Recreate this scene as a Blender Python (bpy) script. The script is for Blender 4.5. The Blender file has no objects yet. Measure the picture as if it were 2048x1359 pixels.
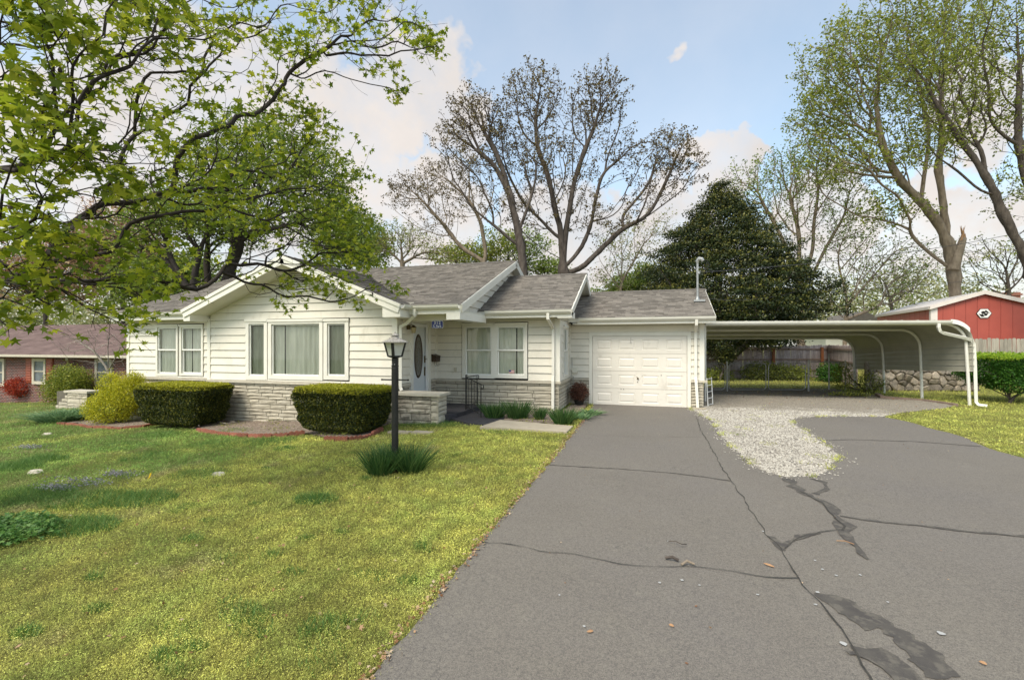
import bpy, math, random
import numpy as np
from mathutils import Vector
random.seed(7)
RNG = np.random.default_rng(11)
scene = bpy.context.scene
COL = scene.collection

# ------------------------------------------------------------------ camera
TH = math.radians(16.7); CT, ST = math.cos(TH), math.sin(TH)
FPX, CX, HY, EYE = 910.0, 1024.0, 688.0, 1.85
cd = bpy.data.cameras.new('camera'); cam = bpy.data.objects.new('camera', cd); COL.objects.link(cam)
cd.sensor_width = 36; cd.lens = FPX / 2048 * 36; cd.shift_y = 8.5 / 2048
cd.clip_start = 0.05; cd.clip_end = 2000
cam.location = (0, 0, EYE); cam.rotation_euler = (math.pi / 2, 0, TH)
scene.camera = cam

# ------------------------------------------------------------------ light
SUN_EL, SUN_AZ = 50.0, 200.0          # azimuth from +Y towards +X: the sun stands behind the camera
scene.view_settings.view_transform = 'Standard'; scene.view_settings.look = 'None'
scene.view_settings.gamma = 1; scene.view_settings.use_curve_mapping = False
scene.view_settings.exposure = 1.03
sl = bpy.data.lights.new('sun', 'SUN'); so = bpy.data.objects.new('sun', sl); COL.objects.link(so)
sl.energy = 1.9; sl.angle = math.radians(30); sl.color = (1.0, 0.90, 0.76)
e, a = math.radians(SUN_EL), math.radians(SUN_AZ)
so.rotation_euler = Vector((math.sin(a) * math.cos(e), math.cos(a) * math.cos(e), math.sin(e))).to_track_quat('Z', 'Y').to_euler()

def pxdir(px, py):
    k = (px - CX) / FPX; h = -(py - HY) / FPX
    return Vector((k * CT - ST, k * ST + CT, h)).normalized()

class NT:
    def __init__(s, tree): s.t = tree
    def n(s, typ, **kw):
        nd = s.t.nodes.new(typ)
        for k, v in kw.items():
            if k.startswith('i_'):
                nd.inputs[int(k[2:]) if k[2:].isdigit() else k[2:].replace('_', ' ')].default_value = v
            else: setattr(nd, k, v)
        return nd
    def l(s, a, b): s.t.links.new(a, b)
    def math(s, op, a, b=None, c=None, clamp=False):
        nd = s.t.nodes.new('ShaderNodeMath'); nd.operation = op; nd.use_clamp = clamp
        for i, v in enumerate((a, b, c)):
            if v is None: continue
            if isinstance(v, (int, float)): nd.inputs[i].default_value = v
            else: s.l(v, nd.inputs[i])
        return nd.outputs[0]
    def mix(s, f, a, b, blend='MIX'):
        nd = s.t.nodes.new('ShaderNodeMix'); nd.data_type = 'RGBA'; nd.blend_type = blend
        for sock, v in ((nd.inputs[0], f), (nd.inputs[6], a), (nd.inputs[7], b)):
            if isinstance(v, (int, float)): sock.default_value = v
            elif isinstance(v, (tuple, list)): sock.default_value = tuple(v) + ((1,) if len(v) == 3 else ())
            else: s.l(v, sock)
        return nd.outputs[2]
    def rng(s, v, a, b, c=0.0, d=1.0, smooth=False):
        nd = s.t.nodes.new('ShaderNodeMapRange')
        if smooth: nd.interpolation_type = 'SMOOTHSTEP'
        s.l(v, nd.inputs[0])
        for i, x in enumerate((a, b, c, d)): nd.inputs[i + 1].default_value = x
        return nd.outputs[0]
    def noise(s, vec, scale, detail=4, rough=0.55, out=0):
        nd = s.t.nodes.new('ShaderNodeTexNoise'); nd.inputs['Scale'].default_value = scale
        nd.inputs['Detail'].default_value = detail; nd.inputs['Roughness'].default_value = rough
        s.l(vec, nd.inputs['Vector']); return nd.outputs[out]

world = bpy.data.worlds.new('World'); scene.world = world; world.use_nodes = True
W_ = NT(world.node_tree); world.node_tree.nodes.clear()
sky = W_.n('ShaderNodeTexSky'); sky.sky_type = 'NISHITA'; sky.sun_disc = False
sky.sun_elevation = e; sky.sun_rotation = a; sky.air_density = 1.0; sky.dust_density = 1.6; sky.ozone_density = 1.0
bg1 = W_.n('ShaderNodeBackground'); bg1.inputs[1].default_value = 0.15
W_.l(W_.mix(1.0, sky.outputs[0], (0.99, 1.10, 1.0), 'MULTIPLY'), bg1.inputs[0])
tc = W_.n('ShaderNodeTexCoord'); gen = tc.outputs['Generated']
sep = W_.n('ShaderNodeSeparateXYZ'); W_.l(gen, sep.inputs[0])
# stretch noise so clouds flatten towards the horizon
zz = W_.math('ADD', sep.outputs[2], 0.25)
cxx = W_.math('DIVIDE', sep.outputs[0], zz); cyy = W_.math('DIVIDE', sep.outputs[1], zz)
comb = W_.n('ShaderNodeCombineXYZ'); W_.l(cxx, comb.inputs[0]); W_.l(cyy, comb.inputs[1])
n1 = W_.noise(gen, 3.2, 6, 0.55)
n2 = W_.noise(gen, 11.0, 5, 0.6)
nw = W_.noise(gen, 5.0, 5, 0.62, out=1)
warp = W_.n('ShaderNodeVectorMath', operation='MULTIPLY_ADD'); W_.l(nw, warp.inputs[0]); warp.inputs[1].default_value = (0.28,) * 3
off = W_.n('ShaderNodeVectorMath', operation='SUBTRACT'); W_.l(gen, off.inputs[0]); off.inputs[1].default_value = (0.14,) * 3
W_.l(off.outputs[0], warp.inputs[2])
blobs = [(835, 185, 150), (905, 250, 90), (760, 210, 120), (740, 330, 95), (700, 380, 90), (560, 210, 190), (330, 200, 240), (1395, 70, 34), (1440, 330, 75),
         (1500, 325, 60), (1340, 430, 110), (1960, 220, 130), (1900, 420, 150), (1640, 470, 130), (100, 300, 260), (860, 450, 120), (1120, 480, 150), (600, 420, 160)]
acc = None
for bx_, by_, br_ in blobs:
    d = W_.n('ShaderNodeVectorMath', operation='DISTANCE'); W_.l(warp.outputs[0], d.inputs[0])
    d.inputs[1].default_value = pxdir(bx_, by_)
    v1 = pxdir(bx_ - br_, by_); v2 = pxdir(bx_ + br_, by_); rad = (v1 - v2).length * 0.5
    m = W_.rng(d.outputs[1], rad * (0.78 if br_ > 50 else 0.2), rad * (1.14 if br_ > 50 else 1.35), 1.0, 0.0, True)
    acc = m if acc is None else W_.math('MAXIMUM', acc, m)
other = W_.rng(W_.noise(comb.outputs[0], 1.3, 5, 0.55), 0.56, 0.68, 0, 1, True)
# open blue patch in the part of the sky the photograph shows, generic clouds elsewhere
dd = W_.n('ShaderNodeVectorMath', operation='DISTANCE'); W_.l(gen, dd.inputs[0]); dd.inputs[1].default_value = pxdir(1200, 200)
away = W_.rng(dd.outputs[1], 0.75, 1.1, 0, 1, True)
other = W_.math('MULTIPLY', other, away)
low = W_.rng(W_.math('ADD', sep.outputs[2], W_.math('MULTIPLY', n1, 0.14)), 0.26, 0.36, 0.88, 0.0, True)
mask = W_.math('MAXIMUM', W_.math('MAXIMUM', acc, other), low)
mask = W_.math('MULTIPLY', mask, W_.rng(n2, 0.25, 0.6, 0.72, 1.0), clamp=True)
mask = W_.math('MAXIMUM', mask, W_.rng(n1, 0.2, 0.8, 0.30, 0.42))
ccol = W_.mix(W_.rng(n1, 0.35, 0.65), (0.80, 0.76, 0.74), (0.98, 0.90, 0.84))
bg2 = W_.n('ShaderNodeBackground'); W_.l(ccol, bg2.inputs[0]); bg2.inputs[1].default_value = 0.47
mx = W_.n('ShaderNodeMixShader'); W_.l(mask, mx.inputs[0]); W_.l(bg1.outputs[0], mx.inputs[1]); W_.l(bg2.outputs[0], mx.inputs[2])
wo = W_.n('ShaderNodeOutputWorld'); W_.l(mx.outputs[0], wo.inputs[0])

# ------------------------------------------------------------------ surveying helpers (a photo point on a known real plane)
def at(px, py, fw):
    r = (px - CX) / FPX * fw
    return Vector((r * CT - fw * ST, r * ST + fw * CT, EYE - (py - HY) / FPX * fw))
def onY(px, py, Y):
    k = (px - CX) / FPX; return at(px, py, Y / (k * ST + CT))
def onX(px, py, X):
    k = (px - CX) / FPX; return at(px, py, X / (k * CT - ST))
def terr(X, Y=0.0):
    d = -X - 3.2
    s = 0.5 * (d + math.sqrt(d * d + 0.5)) if not isinstance(X, np.ndarray) else 0.5 * (d + np.sqrt(d * d + 0.5))
    z = -0.045 * s
    return max(z, -1.45) if not isinstance(X, np.ndarray) else np.maximum(z, -1.45)
def onG(px, py):
    z = 0.0
    for _ in range(25):
        fw = (EYE - z) * FPX / (py - HY); p = at(px, py, fw); z = terr(p.x, p.y)
    return Vector((p.x, p.y, z))

# ------------------------------------------------------------------ materials
MATS = {}
def shader(name):
    m = bpy.data.materials.new(name); m.use_nodes = True; m.node_tree.nodes.clear()
    t = NT(m.node_tree); MATS[name] = m
    out = t.n('ShaderNodeOutputMaterial'); return m, t, out
def P(t): return t.n('ShaderNodeNewGeometry').outputs['Position']
def bump(t, h, strength, dist, bs):
    b = t.n('ShaderNodeBump'); b.inputs['Strength'].default_value = strength; b.inputs['Distance'].default_value = dist
    t.l(h, b.inputs['Height']); t.l(b.outputs[0], bs.inputs['Normal'])
def mat(name, c1, c2=None, scale=6.0, rough=0.6, bmp=0.0, bscale=40.0, metal=0.0, obj=0.0, rnd=False, stain=None, stretch=None, spec=0.5):
    """c1/c2 mixed by noise; obj = brightness spread per object; rnd = per-face random attribute; stain = (colour, scale, lo, hi)"""
    m, t, out = shader(name); bs = t.n('ShaderNodeBsdfPrincipled'); t.l(bs.outputs[0], out.inputs[0])
    pos = P(t)
    if stretch:
        mp = t.n('ShaderNodeMapping'); mp.inputs['Scale'].default_value = stretch; t.l(pos, mp.inputs[0]); pos = mp.outputs[0]
    c2 = c2 or tuple(x * 0.9 for x in c1)
    col = t.mix(t.rng(t.noise(pos, scale, 5), 0.3, 0.7), c1, c2)
    if stain:
        col = t.mix(t.rng(t.noise(pos, stain[1], 6, 0.65), stain[2], stain[3]), col, stain[0])
    if obj:
        oi = t.n('ShaderNodeObjectInfo'); v = t.rng(oi.outputs['Random'], 0, 1, 1 - obj, 1 + obj)
        hs = t.n('ShaderNodeHueSaturation'); t.l(v, hs.inputs['Value']); t.l(col, hs.inputs['Color']); col = hs.outputs[0]
    if rnd:
        at_ = t.n('ShaderNodeAttribute'); at_.attribute_name = 'rnd'; v = t.rng(at_.outputs['Fac'], 0, 1, 1 - rnd, 1 + rnd)
        hs = t.n('ShaderNodeHueSaturation'); t.l(v, hs.inputs['Value']); t.l(col, hs.inputs['Color']); col = hs.outputs[0]
    t.l(col, bs.inputs['Base Color']); bs.inputs['Roughness'].default_value = rough; bs.inputs['Metallic'].default_value = metal
    bs.inputs['Specular IOR Level'].default_value = spec
    if bmp: bump(t, t.noise(pos, bscale, 5, 0.6), bmp, 0.02, bs)
    return m
def leafmat(name, c1, c2, c3=None, trans=0.45, pscale=0.0, rough=0.5):
    """leaf colour from the per-leaf random attribute, light passes through"""
    m, t, out = shader(name)
    at_ = t.n('ShaderNodeAttribute'); at_.attribute_name = 'rnd'
    cr = t.n('ShaderNodeValToRGB'); els = cr.color_ramp.elements
    els[0].color = (*c1, 1); els[1].color = (*(c3 or c2), 1); els[1].position = 1.0
    if c3: x = els.new(0.55); x.color = (*c2, 1)
    t.l(at_.outputs['Fac'], cr.inputs[0]); col = cr.outputs[0]
    if pscale:
        v = t.rng(t.noise(P(t), pscale, 3), 0.3, 0.7, 0.75, 1.25)
        hs = t.n('ShaderNodeHueSaturation'); t.l(v, hs.inputs['Value']); t.l(col, hs.inputs['Color']); col = hs.outputs[0]
    d = t.n('ShaderNodeBsdfPrincipled'); t.l(col, d.inputs['Base Color']); d.inputs['Roughness'].default_value = rough
    d.inputs['Specular IOR Level'].default_value = 0.3
    tr = t.n('ShaderNodeBsdfTranslucent'); t.l(col, tr.inputs[0])
    mx = t.n('ShaderNodeMixShader'); mx.inputs[0].default_value = trans
    t.l(d.outputs[0], mx.inputs[1]); t.l(tr.outputs[0], mx.inputs[2]); t.l(mx.outputs[0], out.inputs[0])
    return m

M = dict(
 siding=mat('siding_paint', (0.745, 0.71, 0.62), (0.69, 0.655, 0.565), 2.0, 0.55, 0.05, 60, obj=0.035, stain=((0.53, 0.49, 0.39), 2.6, 0.58, 0.85), stretch=(1, 1, 0.6)),
 trim=mat('white_trim', (0.78, 0.76, 0.69), (0.72, 0.70, 0.62), 3.0, 0.45, 0.03, 50, stain=((0.55, 0.52, 0.43), 4.0, 0.68, 0.95)),
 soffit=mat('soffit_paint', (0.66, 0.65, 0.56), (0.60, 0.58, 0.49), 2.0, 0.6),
 vinyl=mat('window_vinyl', (0.82, 0.82, 0.78), (0.78, 0.78, 0.74), 3.0, 0.35),
 shingle=mat('asphalt_shingle', (0.228, 0.206, 0.180), (0.178, 0.161, 0.141), 3.2, 0.95, 0.5, 130, rnd=0.30, stain=((0.11, 0.10, 0.088), 30.0, 0.58, 0.78), spec=0.2),
 stone=mat('tan_limestone_veneer', (0.52, 0.48, 0.39), (0.42, 0.38, 0.30), 5.0, 0.9, 0.7, 38, obj=0.12, stain=((0.20, 0.18, 0.15), 5.5, 0.56, 0.80), spec=0.2),
 dstone=mat('stained_limestone', (0.50, 0.46, 0.38), (0.36, 0.32, 0.26), 5.0, 0.9, 0.7, 38, obj=0.15, stain=((0.11, 0.10, 0.085), 4.0, 0.46, 0.70), spec=0.2),
 cap=mat('stone_cap', (0.55, 0.51, 0.42), (0.45, 0.41, 0.33), 7, 0.85, 0.3, 60, obj=0.05, spec=0.2),
 mortar=mat('mortar', (0.17, 0.155, 0.125), (0.12, 0.11, 0.09), 9, 0.95, 0.3, 80, spec=0.1),
 dark=mat('dark_interior', (0.03, 0.03, 0.03), None, 2, 0.9),
 black=mat('black_painted_metal', (0.009, 0.010, 0.010), (0.018, 0.018, 0.017), 14, 0.5, 0.25, 50, stain=((0.09, 0.09, 0.085), 26, 0.68, 0.9), spec=0.35),
 lampcap=mat('weathered_lamp_cap', (0.50, 0.47, 0.42), (0.30, 0.28, 0.25), 45, 0.8, 0.4, 120, stain=((0.05, 0.05, 0.045), 60, 0.5, 0.62)),
 milk=mat('milky_glass', (0.62, 0.62, 0.55), (0.5, 0.5, 0.45), 8, 0.25),
 brown=mat('brown_metal', (0.06, 0.035, 0.02), None, 8, 0.4, metal=0.3),
 brass=mat('tarnished_brass', (0.16, 0.12, 0.05), (0.08, 0.06, 0.03), 30, 0.4, metal=0.6),
 garage=mat('garage_door_paint', (0.74, 0.70, 0.63), (0.69, 0.655, 0.585), 1.5, 0.4, 0.02, 90, stain=((0.54, 0.50, 0.43), 3.2, 0.58, 0.85)),
 door=mat('white_front_door', (0.66, 0.70, 0.72), (0.62, 0.66, 0.68), 3, 0.4),
 blue=mat('blue_enamel', (0.012, 0.03, 0.22), (0.01, 0.025, 0.18), 10, 0.35),
 white=mat('white_paint', (0.82, 0.82, 0.80), None, 5, 0.5),
 red=mat('red_paint', (0.45, 0.03, 0.03), None, 5, 0.5),
 galv=mat('galvanised_steel', (0.42, 0.43, 0.43), (0.30, 0.31, 0.31), 14, 0.45, 0.1, 60, metal=0.6),
 wire=mat('dark_wire', (0.03, 0.03, 0.035), None, 5, 0.6),
 cpwhite=mat('carport_white_steel', (0.74, 0.73, 0.68), (0.68, 0.67, 0.61), 3, 0.35, stain=((0.40, 0.37, 0.29), 7, 0.60, 0.85)),
 cpsheet=mat('carport_sheet', (0.46, 0.45, 0.38), (0.38, 0.37, 0.31), 2.5, 0.4, 0.05, 20),
 shedred=mat('red_metal_siding', (0.40, 0.085, 0.062), (0.34, 0.07, 0.052), 1.5, 0.45, 0.03, 20, obj=0.04),
 shedwhite=mat('shed_white_trim', (0.72, 0.66, 0.62), None, 3, 0.5),
 fence=mat('weathered_fence_wood', (0.46, 0.39, 0.365), (0.31, 0.255, 0.245), 4, 0.9, 0.5, 40, obj=0.22, stretch=(6, 6, 0.7), stain=((0.075, 0.06, 0.055), 3.0, 0.55, 0.8), spec=0.2),
 fencel=mat('pale_fence_wood', (0.40, 0.37, 0.31), (0.26, 0.235, 0.20), 4, 0.9, 0.5, 40, obj=0.18, stretch=(6, 6, 0.7), stain=((0.14, 0.12, 0.10), 3.0, 0.6, 0.85), spec=0.2),
 post=mat('orange_cedar_post', (0.34, 0.12, 0.04), (0.22, 0.08, 0.035), 5, 0.85, 0.3, 40, stretch=(5, 5, 0.6)),
 rail=mat('fence_rail', (0.28, 0.20, 0.16), (0.19, 0.14, 0.11), 5, 0.9, 0.3, 40, obj=0.1),
 rubble=mat('rubble_stone', (0.33, 0.28, 0.215), (0.20, 0.18, 0.155), 3, 0.9, 0.8, 24, obj=0.40, stain=((0.10, 0.09, 0.075), 7, 0.48, 0.70), spec=0.2),
 brickred=None,
 edging=mat('terracotta_edging', (0.30, 0.115, 0.075), (0.22, 0.085, 0.06), 12, 0.85, 0.4, 80, obj=0.12, spec=0.2),
 concrete=mat('tan_concrete', (0.44, 0.385, 0.29), (0.37, 0.32, 0.245), 3, 0.9, 0.25, 90, stain=((0.25, 0.22, 0.17), 5, 0.6, 0.85), spec=0.2),
 paint=mat('black_porch_paint', (0.028, 0.027, 0.032), (0.045, 0.043, 0.05), 5, 0.7, 0.3, 90),
 mulch=mat('mulch_soil', (0.30, 0.24, 0.19), (0.13, 0.10, 0.08), 22, 0.95, 0.9, 70, stain=((0.46, 0.42, 0.36), 28, 0.55, 0.7), spec=0.1),
 bark=mat('grey_brown_bark', (0.125, 0.105, 0.09), (0.055, 0.045, 0.04), 7, 0.95, 1.0, 26, stretch=(1, 1, 0.35), spec=0.15),
 barkl=mat('pale_bark', (0.30, 0.245, 0.185), (0.15, 0.12, 0.09), 5, 0.95, 1.0, 22, stretch=(1, 1, 0.35), spec=0.15),
 barkd=mat('dark_wet_bark', (0.06, 0.05, 0.045), (0.03, 0.026, 0.024), 7, 0.95, 1.0, 26, stretch=(1, 1, 0.4), spec=0.15),
 twig=mat('pale_twig', (0.34, 0.30, 0.25), (0.22, 0.19, 0.16), 7, 0.9),
 rawwood=mat('torn_wood', (0.42, 0.25, 0.13), (0.30, 0.17, 0.09), 9, 0.9, 0.4, 30),
 deadleaf=leafmat('dead_leaf', (0.22, 0.10, 0.045), (0.36, 0.22, 0.12), (0.50, 0.40, 0.28), 0.1),
 lf_sweet=leafmat('sweetgum_leaf', (0.09, 0.145, 0.010), (0.26, 0.33, 0.022), (0.52, 0.54, 0.05), 0.5, 0.8),
 lf_spring=leafmat('spring_leaf', (0.10, 0.16, 0.025), (0.19, 0.27, 0.04), (0.32, 0.38, 0.08), 0.45, 0.3),
 lf_green=leafmat('fresh_green_leaf', (0.11, 0.14, 0.022), (0.22, 0.27, 0.04), (0.40, 0.42, 0.08), 0.45, 0.3),
 lf_brown=leafmat('brown_seed_leaf', (0.07, 0.05, 0.02), (0.13, 0.095, 0.04), (0.23, 0.19, 0.07), 0.3, 0.3),
 lf_pink=leafmat('pinkish_bud', (0.28, 0.14, 0.10), (0.40, 0.25, 0.17), (0.50, 0.42, 0.20), 0.4, 0.3),
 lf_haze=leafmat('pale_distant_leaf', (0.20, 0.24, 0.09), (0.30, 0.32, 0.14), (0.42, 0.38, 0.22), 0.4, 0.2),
 lf_cedar=leafmat('cedar_foliage', (0.010, 0.020, 0.007), (0.034, 0.050, 0.013), (0.15, 0.145, 0.03), 0.15, 1.2),
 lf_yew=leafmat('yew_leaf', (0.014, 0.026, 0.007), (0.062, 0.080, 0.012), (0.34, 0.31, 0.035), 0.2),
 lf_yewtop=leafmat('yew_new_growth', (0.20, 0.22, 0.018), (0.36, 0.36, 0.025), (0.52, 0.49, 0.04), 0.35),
 lf_priv=leafmat('privet_leaf', (0.02, 0.075, 0.012), (0.05, 0.15, 0.018), (0.11, 0.24, 0.03), 0.35),
 lf_privtop=leafmat('privet_new_growth', (0.16, 0.30, 0.025), (0.27, 0.42, 0.03), (0.42, 0.52, 0.05), 0.4),
 lf_gold=leafmat('golden_foliage', (0.20, 0.25, 0.015), (0.47, 0.46, 0.022), (0.70, 0.64, 0.05), 0.35),
 lf_olive=leafmat('olive_foliage', (0.10, 0.14, 0.02), (0.22, 0.27, 0.04), (0.42, 0.42, 0.06), 0.4),
 lf_red=leafmat('red_maple_leaf', (0.22, 0.02, 0.012), (0.38, 0.04, 0.02), (0.5, 0.10, 0.03), 0.4),
 lf_maroon=leafmat('maroon_leaf', (0.05, 0.02, 0.015), (0.12, 0.05, 0.035), (0.26, 0.13, 0.08), 0.3),
 lf_blade=leafmat('daffodil_blade', (0.02, 0.065, 0.018), (0.05, 0.12, 0.03), (0.13, 0.21, 0.06), 0.3),
 lf_iris=leafmat('blue_green_blade', (0.07, 0.15, 0.06), (0.14, 0.25, 0.10), (0.30, 0.42, 0.20), 0.3),
 lf_ivy=leafmat('ground_ivy_leaf', (0.04, 0.11, 0.02), (0.09, 0.20, 0.04), (0.18, 0.30, 0.07), 0.3),
)

def brickmat():
    m, t, out = shader('dark_red_brick'); bs = t.n('ShaderNodeBsdfPrincipled'); t.l(bs.outputs[0], out.inputs[0])
    tcn = t.n('ShaderNodeSeparateXYZ'); t.l(P(t), tcn.inputs[0])
    cb = t.n('ShaderNodeCombineXYZ'); t.l(t.math('ADD', tcn.outputs[0], tcn.outputs[1]), cb.inputs[0]); t.l(tcn.outputs[2], cb.inputs[1])
    b = t.n('ShaderNodeTexBrick'); t.l(cb.outputs[0], b.inputs['Vector'])
    b.inputs['Color1'].default_value = (0.17, 0.045, 0.035, 1); b.inputs['Color2'].default_value = (0.07, 0.028, 0.03, 1)
    b.inputs['Mortar'].default_value = (0.30, 0.25, 0.22, 1); b.inputs['Scale'].default_value = 1.0
    b.inputs['Brick Width'].default_value = 0.24; b.inputs['Row Height'].default_value = 0.085; b.inputs['Mortar Size'].default_value = 0.009
    t.l(b.outputs[0], bs.inputs['Base Color']); bs.inputs['Roughness'].default_value = 0.9
    bump(t, t.math('SUBTRACT', 1.0, b.outputs['Fac']), 0.6, 0.01, bs)
    return m
M['brickred'] = brickmat()
M['nroof'] = mat('purple_brown_shingle', (0.20, 0.142, 0.128), (0.145, 0.10, 0.093), 1.2, 0.95, 0.4, 60, rnd=0.15, spec=0.2)
M['shutter'] = mat('orange_red_shutter', (0.27, 0.06, 0.022), (0.22, 0.05, 0.02), 5, 0.5)

def glassmat():
    m, t, out = shader('window_glass')
    tr = t.n('ShaderNodeBsdfTransparent'); tr.inputs[0].default_value = (0.86, 0.90, 0.88, 1)
    gl = t.n('ShaderNodeBsdfGlossy'); gl.inputs['Roughness'].default_value = 0.02
    fr = t.n('ShaderNodeFresnel'); fr.inputs[0].default_value = 1.5
    mx = t.n('ShaderNodeMixShader'); t.l(t.math('MULTIPLY_ADD', fr.outputs[0], 0.8, 0.03), mx.inputs[0])
    t.l(tr.outputs[0], mx.inputs[1]); t.l(gl.outputs[0], mx.inputs[2]); t.l(mx.outputs[0], out.inputs[0]); return m
M['glass'] = glassmat()
M['curtain'] = mat('pale_curtain_cloth', (0.90, 0.87, 0.78), (0.68, 0.67, 0.59), 9, 0.9, stretch=(1, 1, 0.12))
M['sheer'] = mat('sheer_curtain_cloth', (0.46, 0.47, 0.38), (0.32, 0.33, 0.26), 14, 0.9, stretch=(1, 1, 0.12))
M['leaded'] = mat('leaded_glass', (0.22, 0.22, 0.20), (0.10, 0.10, 0.09), 30, 0.2)

def lawn_colour(t, pos):
    """shared colour of turf, by place: yellow-green weeds, darker grass patches, straw"""
    sp = t.n('ShaderNodeSeparateXYZ'); t.l(pos, sp.inputs[0])
    a1 = t.noise(pos, 0.55, 5, 0.6); a2 = t.noise(pos, 2.6, 5, 0.65); a3 = t.noise(pos, 14, 4, 0.6)
    col = t.mix(t.rng(a2, 0.34, 0.66), (0.60, 0.58, 0.10), (0.39, 0.46, 0.08))
    col = t.mix(t.math('MULTIPLY', t.rng(a3, 0.50, 0.72), 0.35), col, (0.64, 0.58, 0.17))
    # greener, bluer turf on the left
    lx = t.rng(sp.outputs[0], -4.6, -9.0, 0.0, 0.28)
    g = t.rng(t.math('ADD', a1, lx), 0.58, 0.78)
    col = t.mix(g, col, (0.20, 0.33, 0.06))
    th = t.rng(t.noise(pos, 1.15, 6, 0.7), 0.56, 0.74)
    col = t.mix(t.math('MULTIPLY', th, 0.75), col, (0.50, 0.38, 0.22))
    big = t.rng(t.noise(pos, 0.8, 4, 0.6), 0.35, 0.65, 0.74, 1.24); mid = t.rng(t.noise(pos, 5.0, 5, 0.7), 0.35, 0.65, 0.66, 1.30)
    hv = t.n('ShaderNodeHueSaturation'); t.l(t.math('MULTIPLY', big, mid), hv.inputs['Value']); hv.inputs['Saturation'].default_value = 0.90; t.l(col, hv.inputs['Color']); col = hv.outputs[0]
    return col
def turf(name, blade):
    m, t, out = shader(name); pos = P(t); col = lawn_colour(t, pos)
    if blade:
        at_ = t.n('ShaderNodeAttribute'); at_.attribute_name = 'rnd'
        hs = t.n('ShaderNodeHueSaturation'); t.l(t.rng(at_.outputs['Fac'], 0, 1, 0.74, 1.34), hs.inputs['Value']); t.l(col, hs.inputs['Color'])
        d = t.n('ShaderNodeBsdfDiffuse'); t.l(hs.outputs[0], d.inputs[0])
        tr = t.n('ShaderNodeBsdfTranslucent'); t.l(hs.outputs[0], tr.inputs[0])
        mx = t.n('ShaderNodeMixShader'); mx.inputs[0].default_value = 0.35
        t.l(d.outputs[0], mx.inputs[1]); t.l(tr.outputs[0], mx.inputs[2]); t.l(mx.outputs[0], out.inputs[0])
    else:
        bs = t.n('ShaderNodeBsdfPrincipled'); bs.inputs['Roughness'].default_value = 1.0; bs.inputs['Specular IOR Level'].default_value = 0.1
        fine = t.noise(pos, 42, 6, 0.75)
        col = t.mix(t.rng(fine, 0.42, 0.62, 0.0, 0.75), (0.13, 0.12, 0.04), col)
        t.l(col, bs.inputs['Base Color']); bump(t, fine, 1.0, 0.05, bs); t.l(bs.outputs[0], out.inputs[0])
    return m
M['lawn'] = turf('lawn_turf', False); M['blade'] = turf('grass_blade', True)

def asphalt():
    m, t, out = shader('old_grey_asphalt'); pos = P(t); bs = t.n('ShaderNodeBsdfPrincipled'); t.l(bs.outputs[0], out.inputs[0])
    col = t.mix(t.rng(t.noise(pos, 0.9, 6, 0.6), 0.3, 0.72), (0.145, 0.128, 0.112), (0.182, 0.163, 0.137))
    col = t.mix(t.rng(t.noise(pos, 0.45, 5, 0.65), 0.42, 0.66, 0, 0.55), col, (0.135, 0.122, 0.122))
    col = t.mix(t.rng(t.noise(pos, 2.2, 6, 0.7), 0.52, 0.75, 0, 0.45), col, (0.21, 0.19, 0.155))
    f = t.math('ADD', t.math('MULTIPLY', t.noise(pos, 150, 3, 0.7), 0.6), t.math('MULTIPLY', t.noise(pos, 55, 4, 0.75), 0.4))
    col = t.mix(t.rng(f, 0.40, 0.60, 0, 1), t.mix(0.5, col, (0.055, 0.053, 0.055)), t.mix(0.32, col, (0.36, 0.33, 0.27)))
    col = t.mix(t.rng(t.noise(pos, 4.5, 6, 0.7), 0.62, 0.8, 0, 0.4), col, (0.30, 0.28, 0.22))
    wv = t.n('ShaderNodeVectorMath', operation='MULTIPLY_ADD'); t.l(t.noise(pos, 5, 4, 0.6, 1), wv.inputs[0]); wv.inputs[1].default_value = (0.22,) * 3; t.l(pos, wv.inputs[2])
    vo = t.n('ShaderNodeTexVoronoi', feature='DISTANCE_TO_EDGE'); vo.inputs['Scale'].default_value = 7.0; t.l(wv.outputs[0], vo.inputs['Vector'])
    ck = t.rng(vo.outputs['Distance'], 0.0, 0.035, 1, 0)
    ck = t.math('MULTIPLY', ck, t.rng(t.noise(pos, 1.1, 4), 0.46, 0.62, 0.0, 0.38))
    col = t.mix(ck, col, (0.06, 0.058, 0.056))
    t.l(col, bs.inputs['Base Color']); bs.inputs['Roughness'].default_value = 0.92; bs.inputs['Specular IOR Level'].default_value = 0.25
    h = t.math('SUBTRACT', f, t.math('MULTIPLY', ck, 0.8)); bump(t, h, 0.6, 0.006, bs)
    return m
M['asphalt'] = asphalt()
M['tar'] = mat('dark_sealer', (0.068, 0.062, 0.058), (0.098, 0.089, 0.078), 9, 0.85, 0.4, 120, stain=((0.13, 0.118, 0.10), 11, 0.50, 0.60), spec=0.3)
M['crackm'] = mat('open_crack', (0.025, 0.024, 0.022), (0.06, 0.055, 0.045), 20, 0.95)
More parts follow.
